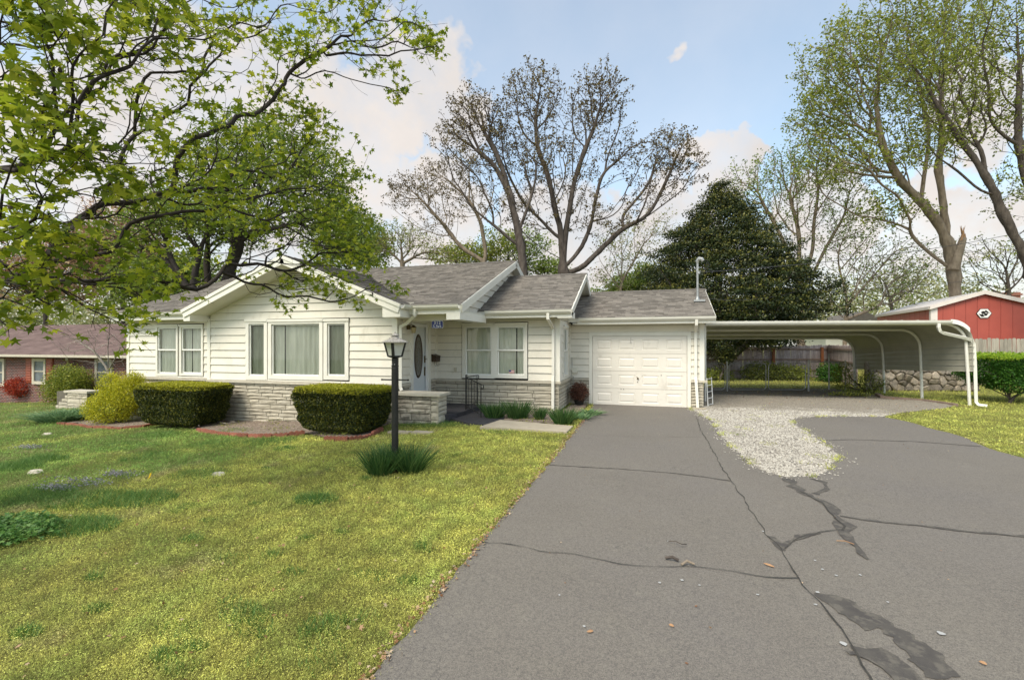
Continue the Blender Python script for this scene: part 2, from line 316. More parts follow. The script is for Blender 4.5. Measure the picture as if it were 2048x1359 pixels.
def gravelm():
    m, t, out = shader('white_crushed_gravel'); pos = P(t); bs = t.n('ShaderNodeBsdfPrincipled'); t.l(bs.outputs[0], out.inputs[0])
    vo = t.n('ShaderNodeTexVoronoi'); vo.inputs['Scale'].default_value = 30; t.l(pos, vo.inputs['Vector'])
    sp = t.n('ShaderNodeSeparateColor'); t.l(vo.outputs['Color'], sp.inputs[0])
    col = t.mix(sp.outputs[0], (0.36, 0.335, 0.295), (0.17, 0.155, 0.135))
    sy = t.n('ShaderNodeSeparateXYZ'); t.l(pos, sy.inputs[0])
    dirt_shade = t.math('ADD', t.rng(sy.outputs[1], 13.5, 15.6, 0, 0.85), t.rng(t.noise(pos, 1.4, 5, 0.6), 0.3, 0.7, 0, 0.6))  # patchy dirt, plus carport shade painted in as darkening towards the back
    col = t.mix(t.rng(dirt_shade, 0.40, 0.9, 0, 0.85), col, (0.155, 0.135, 0.11))
    t.l(col, bs.inputs['Base Color']); bs.inputs['Roughness'].default_value = 0.95
    bump(t, vo.outputs['Distance'], 1.0, 0.03, bs); return m
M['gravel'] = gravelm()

def pebblem():
    m, t, out = shader('gravel_stone'); pos = P(t); bs = t.n('ShaderNodeBsdfPrincipled'); t.l(bs.outputs[0], out.inputs[0])
    at_ = t.n('ShaderNodeAttribute'); at_.attribute_name = 'rnd'; col = t.mix(at_.outputs['Fac'], (0.20, 0.18, 0.155), (0.50, 0.47, 0.41))
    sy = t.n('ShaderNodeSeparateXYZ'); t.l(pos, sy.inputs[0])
    dirt_shade = t.math('ADD', t.rng(sy.outputs[1], 13.5, 15.6, 0, 0.85), t.rng(t.noise(pos, 1.4, 5, 0.6), 0.3, 0.7, 0, 0.6))  # same dirt patches and painted carport shade as the gravel sheet
    col = t.mix(t.rng(dirt_shade, 0.40, 0.9, 0, 0.8), col, (0.17, 0.15, 0.12)); t.l(col, bs.inputs['Base Color']); bs.inputs['Roughness'].default_value = 0.95; return m
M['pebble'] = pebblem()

# ------------------------------------------------------------------ object helpers
def setp(o, label=None, cat=None, group=None, kind=None):
    if label: o['label'] = label
    if cat: o['category'] = cat
    if group: o['group'] = group
    if kind: o['kind'] = kind
    return o
def thing(name, label, cat, loc=(0, 0, 0), rz=0.0, group=None):
    o = bpy.data.objects.new(name, None); COL.objects.link(o); o.location = loc; o.rotation_euler = (0, 0, rz)
    o.empty_display_size = 0.3; return setp(o, label, cat, group)
class MB:
    def __init__(s): s.v = []; s.f = []
    def add(s, vs, fs):
        b = len(s.v); s.v += [tuple(v) for v in vs]; s.f += [tuple(i + b for i in f) for f in fs]; return s
    def box(s, x0, x1, y0, y1, z0, z1):
        return s.add([(x0, y0, z0), (x1, y0, z0), (x1, y1, z0), (x0, y1, z0), (x0, y0, z1), (x1, y0, z1), (x1, y1, z1), (x0, y1, z1)],
                     [(3, 2, 1, 0), (4, 5, 6, 7), (0, 1, 5, 4), (1, 2, 6, 5), (2, 3, 7, 6), (3, 0, 4, 7)])
    def hexa(s, vs): return s.add(vs, [(3, 2, 1, 0), (4, 5, 6, 7), (0, 1, 5, 4), (1, 2, 6, 5), (2, 3, 7, 6), (3, 0, 4, 7)])
    def tube(s, path, rad, k=8, cap=True, flat=None):
        """path of points; rad number or list; flat=(w,h) gives a rectangular section"""
        path = [Vector(p) for p in path]; n = len(path); rings = []
        up = Vector((0, 0, 1)); base = len(s.v)
        for i, p in enumerate(path):
            t = ((path[min(i + 1, n - 1)] - p).normalized() + (p - path[max(i - 1, 0)]).normalized())
            t = t.normalized() if t.length > 1e-6 else (path[min(i + 1, n - 1)] - path[max(i - 1, 0)]).normalized()
            if i == 0:
                u = t.cross(up) if abs(t.z) < 0.9 else t.cross(Vector((0, 1, 0)))
                u.normalize()
            else:
                u = (u - t * u.dot(t)).normalized()
            w = t.cross(u); r = rad[i] if isinstance(rad, (list, tuple)) else rad
            if flat:
                pts = [p + u * a_ * flat[0] / 2 + w * b_ * flat[1] / 2 for a_, b_ in ((1, 1), (-1, 1), (-1, -1), (1, -1))]
            else:
                pts = [p + (u * math.cos(2 * math.pi * j / k) + w * math.sin(2 * math.pi * j / k)) * r for j in range(k)]
            s.v += [tuple(q) for q in pts]
        kk = 4 if flat else k
        for i in range(n - 1):
            for j in range(kk):
                a0 = base + i * kk + j; a1 = base + i * kk + (j + 1) % kk
                s.f.append((a0, a1, a1 + kk, a0 + kk))
        if cap:
            s.f.append(tuple(base + j for j in reversed(range(kk)))); s.f.append(tuple(base + (n - 1) * kk + j for j in range(kk)))
        return s
    def lathe(s, c, prof, k=16, sq=False):
        """profile [(r,z)] about a vertical axis at c"""
        base = len(s.v); c = Vector(c)
        for r, z in prof:
            for j in range(k):
                an = 2 * math.pi * (j + 0.5) / k; s.v.append((c.x + r * math.cos(an), c.y + r * math.sin(an), c.z + z))
        for i in range(len(prof) - 1):
            for j in range(k):
                a0 = base + i * k + j; a1 = base + i * k + (j + 1) % k; s.f.append((a0, a1, a1 + k, a0 + k))
        s.f.append(tuple(base + j for j in reversed(range(k)))); s.f.append(tuple(base + (len(prof) - 1) * k + j for j in range(k)))
        return s
    def build(s, name, m, parent=None, smooth=False, **kw):
        me = bpy.data.meshes.new(name); me.from_pydata(s.v, [], s.f); me.update()
        if smooth: me.polygons.foreach_set('use_smooth', [True] * len(me.polygons))
        me.materials.append(m); return link(name, me, parent, **kw)
def link(name, me, parent=None, **kw):
    o = bpy.data.objects.new(name, me); COL.objects.link(o)
    if parent is not None:
        o.parent = parent; off_ = Vector((0, 0, 0)); r = parent
        while r is not None: off_ += r.location; r = r.parent
        o.location = -off_          # meshes are modelled in world metres; things here have no rotation
    return setp(o, **kw)
def npmesh(name, verts, nper, m, parent=None, rnd=None, smooth=False, **kw):
    """verts (n, nper, 3): one nper-gon each"""
    n = verts.shape[0]; me = bpy.data.meshes.new(name)
    me.vertices.add(n * nper); me.vertices.foreach_set('co', verts.reshape(-1).astype(np.float32))
    me.loops.add(n * nper); me.loops.foreach_set('vertex_index', np.arange(n * nper, dtype=np.int32))
    me.polygons.add(n); me.polygons.foreach_set('loop_start', np.arange(0, n * nper, nper, dtype=np.int32))
    me.polygons.foreach_set('loop_total', np.full(n, nper, dtype=np.int32)); me.update(calc_edges=True)
    if rnd is None: rnd = RNG.random(n)
    at_ = me.attributes.new('rnd', 'FLOAT', 'FACE'); at_.data.foreach_set('value', rnd.astype(np.float32))
    me.materials.append(m); return link(name, me, parent, **kw)
def npfaces(name, V, F, m, parent=None, rnd=None, smooth=True, **kw):
    """V (n,3), F (f,4) quads"""
    me = bpy.data.meshes.new(name); me.vertices.add(len(V)); me.vertices.foreach_set('co', np.asarray(V, np.float32).reshape(-1))
    nf, k = F.shape; me.loops.add(nf * k); me.loops.foreach_set('vertex_index', F.reshape(-1).astype(np.int32))
    me.polygons.add(nf); me.polygons.foreach_set('loop_start', np.arange(0, nf * k, k, dtype=np.int32))
    me.polygons.foreach_set('loop_total', np.full(nf, k, dtype=np.int32)); me.update(calc_edges=True)
    if smooth: me.polygons.foreach_set('use_smooth', np.ones(nf, dtype=bool))
    if rnd is not None:
        at_ = me.attributes.new('rnd', 'FLOAT', 'FACE'); at_.data.foreach_set('value', np.asarray(rnd, np.float32))
    me.materials.append(m); return link(name, me, parent, **kw)

def inside(poly, x, y):
    c = np.zeros(x.shape, bool); n = len(poly); j = n - 1
    for i in range(n):
        xi, yi = poly[i]; xj, yj = poly[j]
        hit = ((yi > y) != (yj > y)) & (x < (xj - xi) * (y - yi) / ((yj - yi) or 1e-9) + xi); c ^= hit; j = i
    return c

# leaves --------------------------------------------------------------
def rand_rot(n, up=0.0):
    """random orthonormal frames (n,3,3); up in 0..1 pulls leaf normals towards +Z"""
    nrm = RNG.normal(size=(n, 3)); nrm[:, 2] = np.abs(nrm[:, 2]) * (1 + 2 * up) if up else nrm[:, 2]
    nrm /= np.linalg.norm(nrm, axis=1, keepdims=True)
    a_ = RNG.normal(size=(n, 3)); u = np.cross(nrm, a_); u /= np.linalg.norm(u, axis=1, keepdims=True); v = np.cross(nrm, u)
    return u, v, nrm
LOBE = [(90, 1.0), (110, 0.42), (148, 0.86), (170, 0.36), (208, 0.62), (270, 0.22), (332, 0.62), (10, 0.36), (32, 0.86), (70, 0.42)]
STAR = np.array([(r * math.cos(math.radians(a_)), r * math.sin(math.radians(a_)), -0.18 * r * r) for a_, r in LOBE])
DIA = np.array([(0, -0.5, 0), (0.32, 0.05, 0.06), (0, 0.55, -0.05), (-0.32, 0.05, 0.06)])
NEED = np.array([(-0.13, -0.5, 0), (0.13, -0.5, 0), (0.0, 0.6, 0.0)])
def leaves(name, pts, size, m, parent=None, tmpl=DIA, up=0.0, rnd=None, **kw):
    n = len(pts); u, v, w = rand_rot(n, up); s = (size * (0.7 + 0.6 * RNG.random(n)))[:, None, None]
    V = pts[:, None, :] + s * (tmpl[None, :, 0:1] * u[:, None, :] + tmpl[None, :, 1:2] * v[:, None, :] + tmpl[None, :, 2:3] * w[:, None, :])
    return npmesh(name, V, len(tmpl), m, parent, rnd, **kw)

# trees ---------------------------------------------------------------
def resample(pts, step, jit):
    out = [Vector(pts[0])]
    for a_, b_ in zip(pts[:-1], pts[1:]):
        a_, b_ = Vector(a_), Vector(b_); n = max(1, int((b_ - a_).length / step))
        for i in range(1, n + 1):
            p = a_.lerp(b_, i / n)
            if i < n or True: p = p + Vector((random.uniform(-1, 1), random.uniform(-1, 1), random.uniform(-1, 1))) * jit * step
            out.append(p)
    return out
def grow(limbs, attract, step, bf=0.35, jit=0.12, rbase=0.3, rtip=0.008, relax=3, limb_r=None):
    """skeleton of traced limbs plus a balanced spanning tree through the crown points"""
    Pn = []; par = []
    for li, lb in enumerate(limbs):
        pts = resample(lb, step, jit)
        if not Pn: Pn.append(pts[0]); par.append(-1); last = 0; st = 1
        else:
            arr = np.array([p[:] for p in Pn]); last = int(np.argmin(((arr - np.array(pts[0][:])) ** 2).sum(1))); st = 1
            if (Pn[last] - pts[0]).length > step * 0.8: st = 0
        for p in pts[st:]: Pn.append(p); par.append(last); last = len(Pn) - 1
    nl = len(Pn); N = len(attract)
    cap_ = nl + N * 8; A = np.zeros((cap_, 3)); A[:nl] = [p[:] for p in Pn]
    PL = np.zeros(cap_)
    for i in range(nl):
        if par[i] >= 0: PL[i] = PL[par[i]] + np.linalg.norm(A[i] - A[par[i]])
    cnt = nl; T = np.asarray(attract, float); best = np.full(N, 1e9); bi = np.zeros(N, int); alive = np.ones(N, bool)
    def upd(i0, i1):
        for i in range(i0, i1):
            c = np.sqrt(((T - A[i]) ** 2).sum(1)) + bf * PL[i]; mk = c < best; best[mk] = c[mk]; bi[mk] = i
    D = None
    for i0 in range(0, nl): 
        c = np.sqrt(((T - A[i0]) ** 2).sum(1)) + bf * PL[i0]; mk = c < best; best[mk] = c[mk]; bi[mk] = i0
    for _ in range(N):
        j = int(np.argmin(np.where(alive, best, 1e18))); alive[j] = False; src = bi[j]; d = T[j] - A[src]; L = np.linalg.norm(d)
        ns = max(1, min(7, int(L / step + 0.5))); prev = src; i0 = cnt
        for q in range(1, ns + 1):
            p = A[src] + d * (q / ns)
            if q < ns: p = p + RNG.normal(size=3) * jit * step * 0.8; p[2] -= 0.0
            A[cnt] = p; PL[cnt] = PL[prev] + np.linalg.norm(A[cnt] - A[prev]); par.append(prev); prev = cnt; cnt += 1
        upd(i0, cnt)
    A = A[:cnt]; par = np.array(par); n = cnt; ntr = len(resample(limbs[0], step, 0))
    kids = np.zeros(n, int)
    for i in range(n):
        if par[i] >= 0: kids[par[i]] += 1
    tips = np.where(kids == 0, 1.0, 0.0)
    for i in range(n - 1, 0, -1):
        if par[i] >= 0: tips[par[i]] += tips[i]
    ex = math.log(rbase / rtip) / math.log(max(tips[0], 2)); R = rtip * tips ** ex
    if limb_r:      # side limbs never reach the trunk's girth
        q = np.arange(n) >= ntr; R[q] = limb_r * (1 - np.exp(-R[q] / limb_r))
    main = np.full(n, -1); bt = np.zeros(n)
    for i in range(1, n):
        p = par[i]
        if p >= 0 and tips[i] > bt[p]: bt[p] = tips[i]; main[p] = i
    for _ in range(relax):
        B = A.copy()
        ii = np.where((main >= 0) & (par >= 0))[0]; A[ii] = 0.5 * B[ii] + 0.25 * (B[par[ii]] + B[main[ii]])
    return A, par, R, main, kids, tips
def tree_mesh(name, sk, m, parent, thin=3, **kw):
    A, par, R, main, kids, tips = sk; n = len(A); V = []; F = []
    starts = [0] + [i for i in range(1, n) if par[i] >= 0 and main[par[i]] != i]
    for s_ in starts:
        ch = [s_] if par[s_] < 0 else [par[s_], s_]
        while main[ch[-1]] >= 0 and (len(ch) < 2 or True):
            ch.append(main[ch[-1]])
            if main[ch[-1]] < 0: break
        if len(ch) < 2: continue
        pts = A[ch]; rr = R[ch].copy()
        if par[s_] >= 0: rr[0] = min(rr[0], rr[1] * 1.25)
        if rr[0] > 0.02: rr[:] = rr
        k = 10 if rr.max() > 0.15 else (6 if rr.max() > 0.04 else thin)
        t = np.gradient(pts, axis=0); t /= np.linalg.norm(t, axis=1, keepdims=True) + 1e-9
        ref = np.array([0.0, 0, 1.0]) if abs(t[0, 2]) < 0.9 else np.array([0, 1.0, 0])
        u = np.cross(t, ref); nu = np.linalg.norm(u, axis=1, keepdims=True); u /= np.where(nu < 1e-3, 1, nu)
        for q in range(1, len(u)):
            uu = u[q - 1] - t[q] * np.dot(u[q - 1], t[q]); l_ = np.linalg.norm(uu)
            if l_ > 1e-6: u[q] = uu / l_
        w = np.cross(t, u); an = 2 * np.pi * np.arange(k) / k
        bumpy = 1 + (0.12 * RNG.normal(size=(len(ch), k)) if k > 6 else 0)
        ring = pts[:, None, :] + (rr[:, None] * bumpy if k > 6 else np.repeat(rr[:, None], k, 1))[:, :, None] * (np.cos(an)[None, :, None] * u[:, None, :] + np.sin(an)[None, :, None] * w[:, None, :])
        b0 = sum(len(x) for x in V) if False else tree_mesh.c; V.append(ring.reshape(-1, 3)); tree_mesh.c += ring.shape[0] * k
        idx = np.arange(len(ch) - 1)[:, None] * k + np.arange(k)[None, :]; nx = np.arange(len(ch) - 1)[:, None] * k + (np.arange(k)[None, :] + 1) % k
        F.append((b0 + np.stack([idx, nx, nx + k, idx + k], -1)).reshape(-1, 4))
    V = np.concatenate(V); F = np.concatenate(F); tree_mesh.c = 0
    return npfaces(name, V, F, m, parent, smooth=True, **kw)
tree_mesh.c = 0
def ellips(px, py, rx, ry, fw, n, df=None, shell=0.0):
    """n random points in a crown lobe seen at (px,py), real distance fw, real size from rx, ry"""
    c = at(px, py, fw); k = fw / FPX; a_ = rx * k; b_ = ry * k; d_ = df if df is not None else a_
    p = RNG.normal(size=(n, 3)); p /= np.linalg.norm(p, axis=1, keepdims=True); p *= (shell + (1 - shell) * RNG.random((n, 1))) ** (1 / 2.6)
    p *= 0.86 + 0.34 * np.abs(np.sin(p[:, :1] * 6.1 + p[:, 2:3] * 4.0 + px) * np.cos(p[:, 1:2] * 5.3 - p[:, 2:3] * 5.0 + py)) + 0.10 * RNG.normal(size=(n, 1))
    X = c.x + p[:, 0] * a_ * CT - p[:, 1] * d_ * ST; Y = c.y + p[:, 0] * a_ * ST + p[:, 1] * d_ * CT
    return np.stack([X, Y, c.z + p[:, 2] * b_], 1)
def around(pts, per, spread):
    q = np.repeat(pts, per, axis=0); return q + RNG.normal(size=q.shape) * spread
def tipnodes(sk, maxtips=3):
    A, par, R, main, kids, tips = sk; return A[tips <= maxtips]
def make_tree(name, label, fw, limbs, lobes, bark, leafm, step=0.5, rbase=0.3, rtip=0.01, lper=2, lsize=0.12, lspread=0.2, bf=0.3, cat='tree', jit=0.12, maxtips=2, group=None, tmpl=DIA):
    """limbs: lists of (px,py[,dfw]); the first starts at the ground under the first point"""
    L = []
    for i, lb in enumerate(limbs):
        pts = [at(p[0], p[1], fw + (p[2] if len(p) > 2 else 0)) for p in lb]
        if i == 0: g = pts[0].copy(); g.z = terr(g.x, g.y) - 0.1; pts = [g] + pts
        L.append(pts)
    base = L[0][0]; root = thing(name, label, cat, (base.x, base.y, base.z), group=group)
    T = np.concatenate([ellips(l[0], l[1], l[2], l[3], fw + (l[5] if len(l) > 5 else 0), l[4]) for l in lobes])
    sk = grow(L, T, step, bf, jit, rbase, rtip)
    tree_mesh('trunk', sk, bark, root)
    if lper:
        tn = tipnodes(sk, maxtips); leaves('crown', around(tn, lper, lspread), lsize, leafm, root, tmpl=tmpl, up=0.2)
    return root
# ================================================================== GROUND
def ground_grid():
    xs = sorted(set([-300, -200, -120, -80, -60, -45] + [round(-38 + i * 0.8, 2) for i in range(46)] + [-1.2, 0, 5, 12, 25, 50, 90, 150, 300]))
    ys = [-60, -20, -5, 0, 2, 4, 6, 8, 10, 12, 15, 20, 30, 45, 70, 110, 180, 320]
    v = [(x, y, terr(x)) for y in ys for x in xs]; nx = len(xs)
    f = [(j * nx + i, j * nx + i + 1, (j + 1) * nx + i + 1, (j + 1) * nx + i) for j in range(len(ys) - 1) for i in range(nx - 1)]
    b = MB(); b.v = v; b.f = f; return b
ground_grid().build('lawn', M['lawn'], kind='structure')

def sheet(name, poly, z, m, th=0.03, parent=None, **kw):
    b = MB(); n = len(poly)
    b.v = [(x, y, z) for x, y in poly] + [(x, y, z - th) for x, y in poly]
    b.f = [tuple(range(n))] + [(i + n, (i + 1) % n + n, (i + 1) % n, i) for i in range(n)]
    if sum(poly[i][0] * poly[(i + 1) % n][1] - poly[(i + 1) % n][0] * poly[i][1] for i in range(n)) < 0: b.f[0] = tuple(reversed(b.f[0])); 
    return b.build(name, m, parent, **kw)
def G2(px, py): p = onG(px, py); return (p.x, p.y)
def rough_line(pts, step, amp, seed):
    r = random.Random(seed); out = []
    for a_, b_ in zip(pts[:-1], pts[1:]):
        L = math.hypot(b_[0] - a_[0], b_[1] - a_[1]); n = max(1, int(L / step))
        for i in range(n):
            t = i / n; out.append((a_[0] + (b_[0] - a_[0]) * t + (r.uniform(-amp, amp) if i else 0), a_[1] + (b_[1] - a_[1]) * t + (r.uniform(-amp, amp) if i else 0)))
    out.append(pts[-1]); return out
left_edge = rough_line([(-1.42, -6), (-1.46, 2), (-1.5, 4), (-1.46, 7), (-1.5, 9.2), (-1.52, 11), (-1.56, 13), (-1.62, 14.32)], 0.14, 0.028, 3)
gr_left = [(1.08, 14.32), (1.25, 13.3)] + [G2(*p) for p in ((1427, 844), (1442, 871), (1462, 894), (1504, 930), (1539, 947), (1574, 955), (1624, 954), (1659, 940), (1674, 915), (1659, 895), (1629, 875), (1600, 858), (1579, 840), (1600, 835), (1666, 833), (1766, 834))]
gr_left = rough_line(gr_left, 0.22, 0.03, 4)
r_edge = rough_line([G2(*p) for p in ((1766, 834), (1813, 843), (1872, 860), (1916, 871), (1975, 896), (2048, 917), (2300, 975))] + [(9.5, 4), (10.5, -6)], 0.25, 0.03, 5)
DRIVE = left_edge + gr_left[:] + r_edge[1:]
drive = sheet('driveway', DRIVE, 0.012, M['asphalt'], 0.06, kind='structure')
# gravel bed with the tongue
GRAVEL = [(1.2, 14.0)] + gr_left[2:] + [G2(*p) for p in ((1800, 826), (1890, 817), (1905, 812))] + [(8.6, 18.2), (7.7, 20.0), (7.4, 21.9), (4, 21.3), (1.6, 21.0)]
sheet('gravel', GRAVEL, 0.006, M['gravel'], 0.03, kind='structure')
# concrete path slab and dark mat
SLAB = [(-3.55, 9.38), (-1.62, 9.32), (-1.6, 10.05), (-3.4, 10.35)]
slab = sheet('path', SLAB, 0.045, M['concrete'], 0.22, kind='structure')
MAT = [(-4.7, 10.35), (-4.0, 9.85), (-3.35, 9.75), (-3.35, 10.5), (-3.6, 11.3), (-3.9, 12.2), (-4.7, 12.35)]
sheet('path', MAT, 0.02, M['paint'], 0.3, kind='structure')
BED1 = [(-17.5, 10.6)] + [G2(*p) for p in ((112, 847), (155, 850), (180, 856), (245, 858), (310, 850), (350, 852), (394, 861), (440, 869), (480, 873), (530, 875), (575, 873), (610, 869), (650, 879), (690, 882), (720, 880), (745, 872), (765, 862))] + [(-5.9, 9.3), (-6.2, 10.15), (-15.0, 10.3)]
BED2 = [(-4.2, 10.6), (-3.3, 10.4), (-2.4, 10.25), (-1.65, 10.3), (-1.7, 13.0), (-1.75, 14.15), (-2.3, 14.15), (-2.35, 12.35), (-4.4, 12.35)]
def drape(name, poly, lift, m, n=26, **kw):
    """ground-following bed: a fine grid clipped to the outline"""
    xs = [p[0] for p in poly]; ys = [p[1] for p in poly]; b = MB(); x0, x1, y0, y1 = min(xs), max(xs), min(ys), max(ys); s_ = 0.12
    nx, ny = int((x1 - x0) / s_) + 1, int((y1 - y0) / s_) + 1
    gx, gy = np.meshgrid(x0 + np.arange(nx) * s_, y0 + np.arange(ny) * s_); ins = inside(poly, gx, gy)
    r = random.Random(5); zz_ = {}
    for j in range(ny):
        for i in range(nx):
            if ins[j, i]: zz_[(i, j)] = len(b.v); b.v.append((gx[j, i] + r.uniform(-.02, .02), gy[j, i] + r.uniform(-.02, .02), terr(gx[j, i]) + lift + r.uniform(0, 0.035)))
    for (i, j) in list(zz_):
        q = [(i, j), (i + 1, j), (i + 1, j + 1), (i, j + 1)]
        if all(k in zz_ for k in q): b.f.append(tuple(zz_[k] for k in q))
    return b.build(name, m, None, **kw)
drape('flower_bed', BED1, 0.015, M['mulch'], kind='structure')
drape('flower_bed', BED2, 0.012, M['mulch'], kind='structure')

# cracks and dark sealer on the driveway
def crack(pxs, w0, w1, m, name, z, seed, jag=0.03, step=0.10):
    r = random.Random(seed); pts = [G2(*p) for p in pxs]; line = rough_line(pts, step, jag, seed); b = MB(); n = len(line)
    for i, (x, y) in enumerate(line):
        a_ = line[max(0, i - 1)]; c_ = line[min(n - 1, i + 1)]; dx, dy = c_[0] - a_[0], c_[1] - a_[1]; L = math.hypot(dx, dy) or 1
        w = (w0 + (w1 - w0) * i / n) * r.uniform(0.35, 1.5); b.v += [(x - dy / L * w, y + dx / L * w, z), (x + dy / L * w * r.uniform(.4, 1.2), y - dx / L * w, z)]
    b.f = [(2 * i + 1, 2 * i + 3, 2 * i + 2, 2 * i) for i in range(n - 1)]
    return b.build(name, m, drive)
z1_, z2_ = 0.017, 0.022
crack([(1092, 931), (1180, 936), (1250, 940), (1340, 947), (1400, 954), (1461, 963)], 0.014, 0.018, M['tar'], 'tar_seam', z1_, 1, 0.012)
crack([(1024, 1093), (1080, 1106), (1150, 1112), (1240, 1132), (1310, 1137), (1400, 1138), (1470, 1147), (1530, 1158), (1597, 1160)], 0.003, 0.005, M['crackm'], 'crack', z2_, 2, 0.012)
crack([(960, 1087), (1024, 1093)], 0.006, 0.006, M['crackm'], 'crack', z2_, 22, 0.012)
crack([(1392, 832), (1400, 860), (1412, 880), (1424, 900), (1440, 930), (1461, 963), (1480, 990), (1497, 1015), (1515, 1045), (1540, 1080), (1562, 1100)], 0.006, 0.005, M['crackm'], 'crack', z2_, 3, 0.022)
crack([(1562, 1100), (1575, 1125), (1597, 1160), (1620, 1190), (1660, 1235), (1700, 1290), (1740, 1359), (1790, 1440)], 0.005, 0.006, M['crackm'], 'crack', z2_, 4, 0.016)
crack([(1574, 957), (1598, 985), (1640, 1002), (1664, 1020), (1676, 1040), (1690, 1052), (1686, 1064)], 0.06, 0.07, M['tar'], 'tar_seam', z1_, 5, 0.02)
crack([(1600, 985), (1645, 1008), (1670, 1040), (1690, 1055), (1684, 1065)], 0.006, 0.008, M['crackm'], 'crack', z2_, 6, 0.015)
crack([(1540, 1075), (1558, 1095), (1566, 1104)], 0.05, 0.06, M['tar'], 'tar_seam', z1_, 7, 0.015)
crack([(1562, 1098), (1590, 1082), (1615, 1073), (1640, 1068)], 0.05, 0.015, M['tar'], 'tar_seam', z1_ + 0.002, 8, 0.015)
crack([(1570, 1100), (1600, 1078), (1640, 1067), (1684, 1062)], 0.005, 0.005, M['crackm'], 'crack', z2_, 9, 0.012)
crack([(1680, 1034), (1730, 1042), (1800, 1050), (1870, 1057), (1940, 1066), (2048, 1075), (2200, 1090)], 0.018, 0.024, M['tar'], 'tar_seam', z1_ + 0.001, 10, 0.012)
crack([(1684, 1064), (1700, 1085), (1722, 1110), (1735, 1122)], 0.05, 0.02, M['tar'], 'tar_seam', z1_ + 0.003, 11, 0.02)
crack([(1640, 882), (1700, 880), (1760, 882), (1830, 884), (1900, 889), (1962, 894)], 0.018, 0.022, M['tar'], 'tar_seam', z1_, 12, 0.014)
crack([(1620, 958), (1650, 966), (1652, 980), (1630, 990)], 0.035, 0.04, M['tar'], 'tar_seam', z1_, 13, 0.02)
crack([(1180, 872), (1250, 874), (1330, 875), (1400, 876)], 0.004, 0.004, M['crackm'], 'crack', z2_, 14, 0.01)
def blob(pxs, z, seed):
    pts = rough_line([G2(*p) for p in pxs] + [G2(*pxs[0])], 0.035, 0.022, seed)[:-1]; n = len(pts); b = MB(); b.v = [(x, y, z) for x, y in pts]
    b.f = [tuple(range(n))]
    if sum(pts[i][0] * pts[(i + 1) % n][1] - pts[(i + 1) % n][0] * pts[i][1] for i in range(n)) < 0: b.f = [tuple(reversed(b.f[0]))]
    return b.build('tar_patch', M['tar'], drive)
blob([(1628, 1190), (1665, 1193), (1700, 1203), (1724, 1222), (1760, 1234), (1800, 1262), (1850, 1290), (1890, 1320), (1922, 1359), (1850, 1359), (1800, 1300), (1765, 1262), (1730, 1265), (1712, 1250), (1670, 1222)], z1_, 21)
blob([(1690, 1306), (1720, 1300), (1762, 1300), (1800, 1325), (1840, 1359), (1852, 1380), (1790, 1380), (1762, 1340), (1735, 1325), (1700, 1315)], z1_ + 0.003, 22)
# gum spots
b = MB(); r = random.Random(9)
for (px, py, s_) in ((1364, 1165, 9), (1319, 1170, 7), (1399, 1175, 6), (1672, 1155, 7), (1687, 1293, 12), (1881, 1272, 14), (1526, 1066, 8), (1635, 1189, 9), (1631, 1214, 7), (1645, 1143, 6), (1630, 1125, 6), (1720, 1154, 7), (1776, 1209, 6), (1168, 1258, 6), (1515, 1194, 6), (1119, 1195, 5), (1336, 1086, 4)):
    p = G2(px, py); s2 = s_ / FPX * 3.2 * 0.5; n = 9
    b.add([(p[0] + math.cos(k / n * 6.283) * s2 * r.uniform(.6, 1.2), p[1] + math.sin(k / n * 6.283) * s2 * r.uniform(.6, 1.2), 0.0225) for k in range(n)], [tuple(range(n))])
b.build('pale_spots', mat('pale_spot', (0.42, 0.42, 0.41), None, 9, 0.7), drive, kind='stuff')

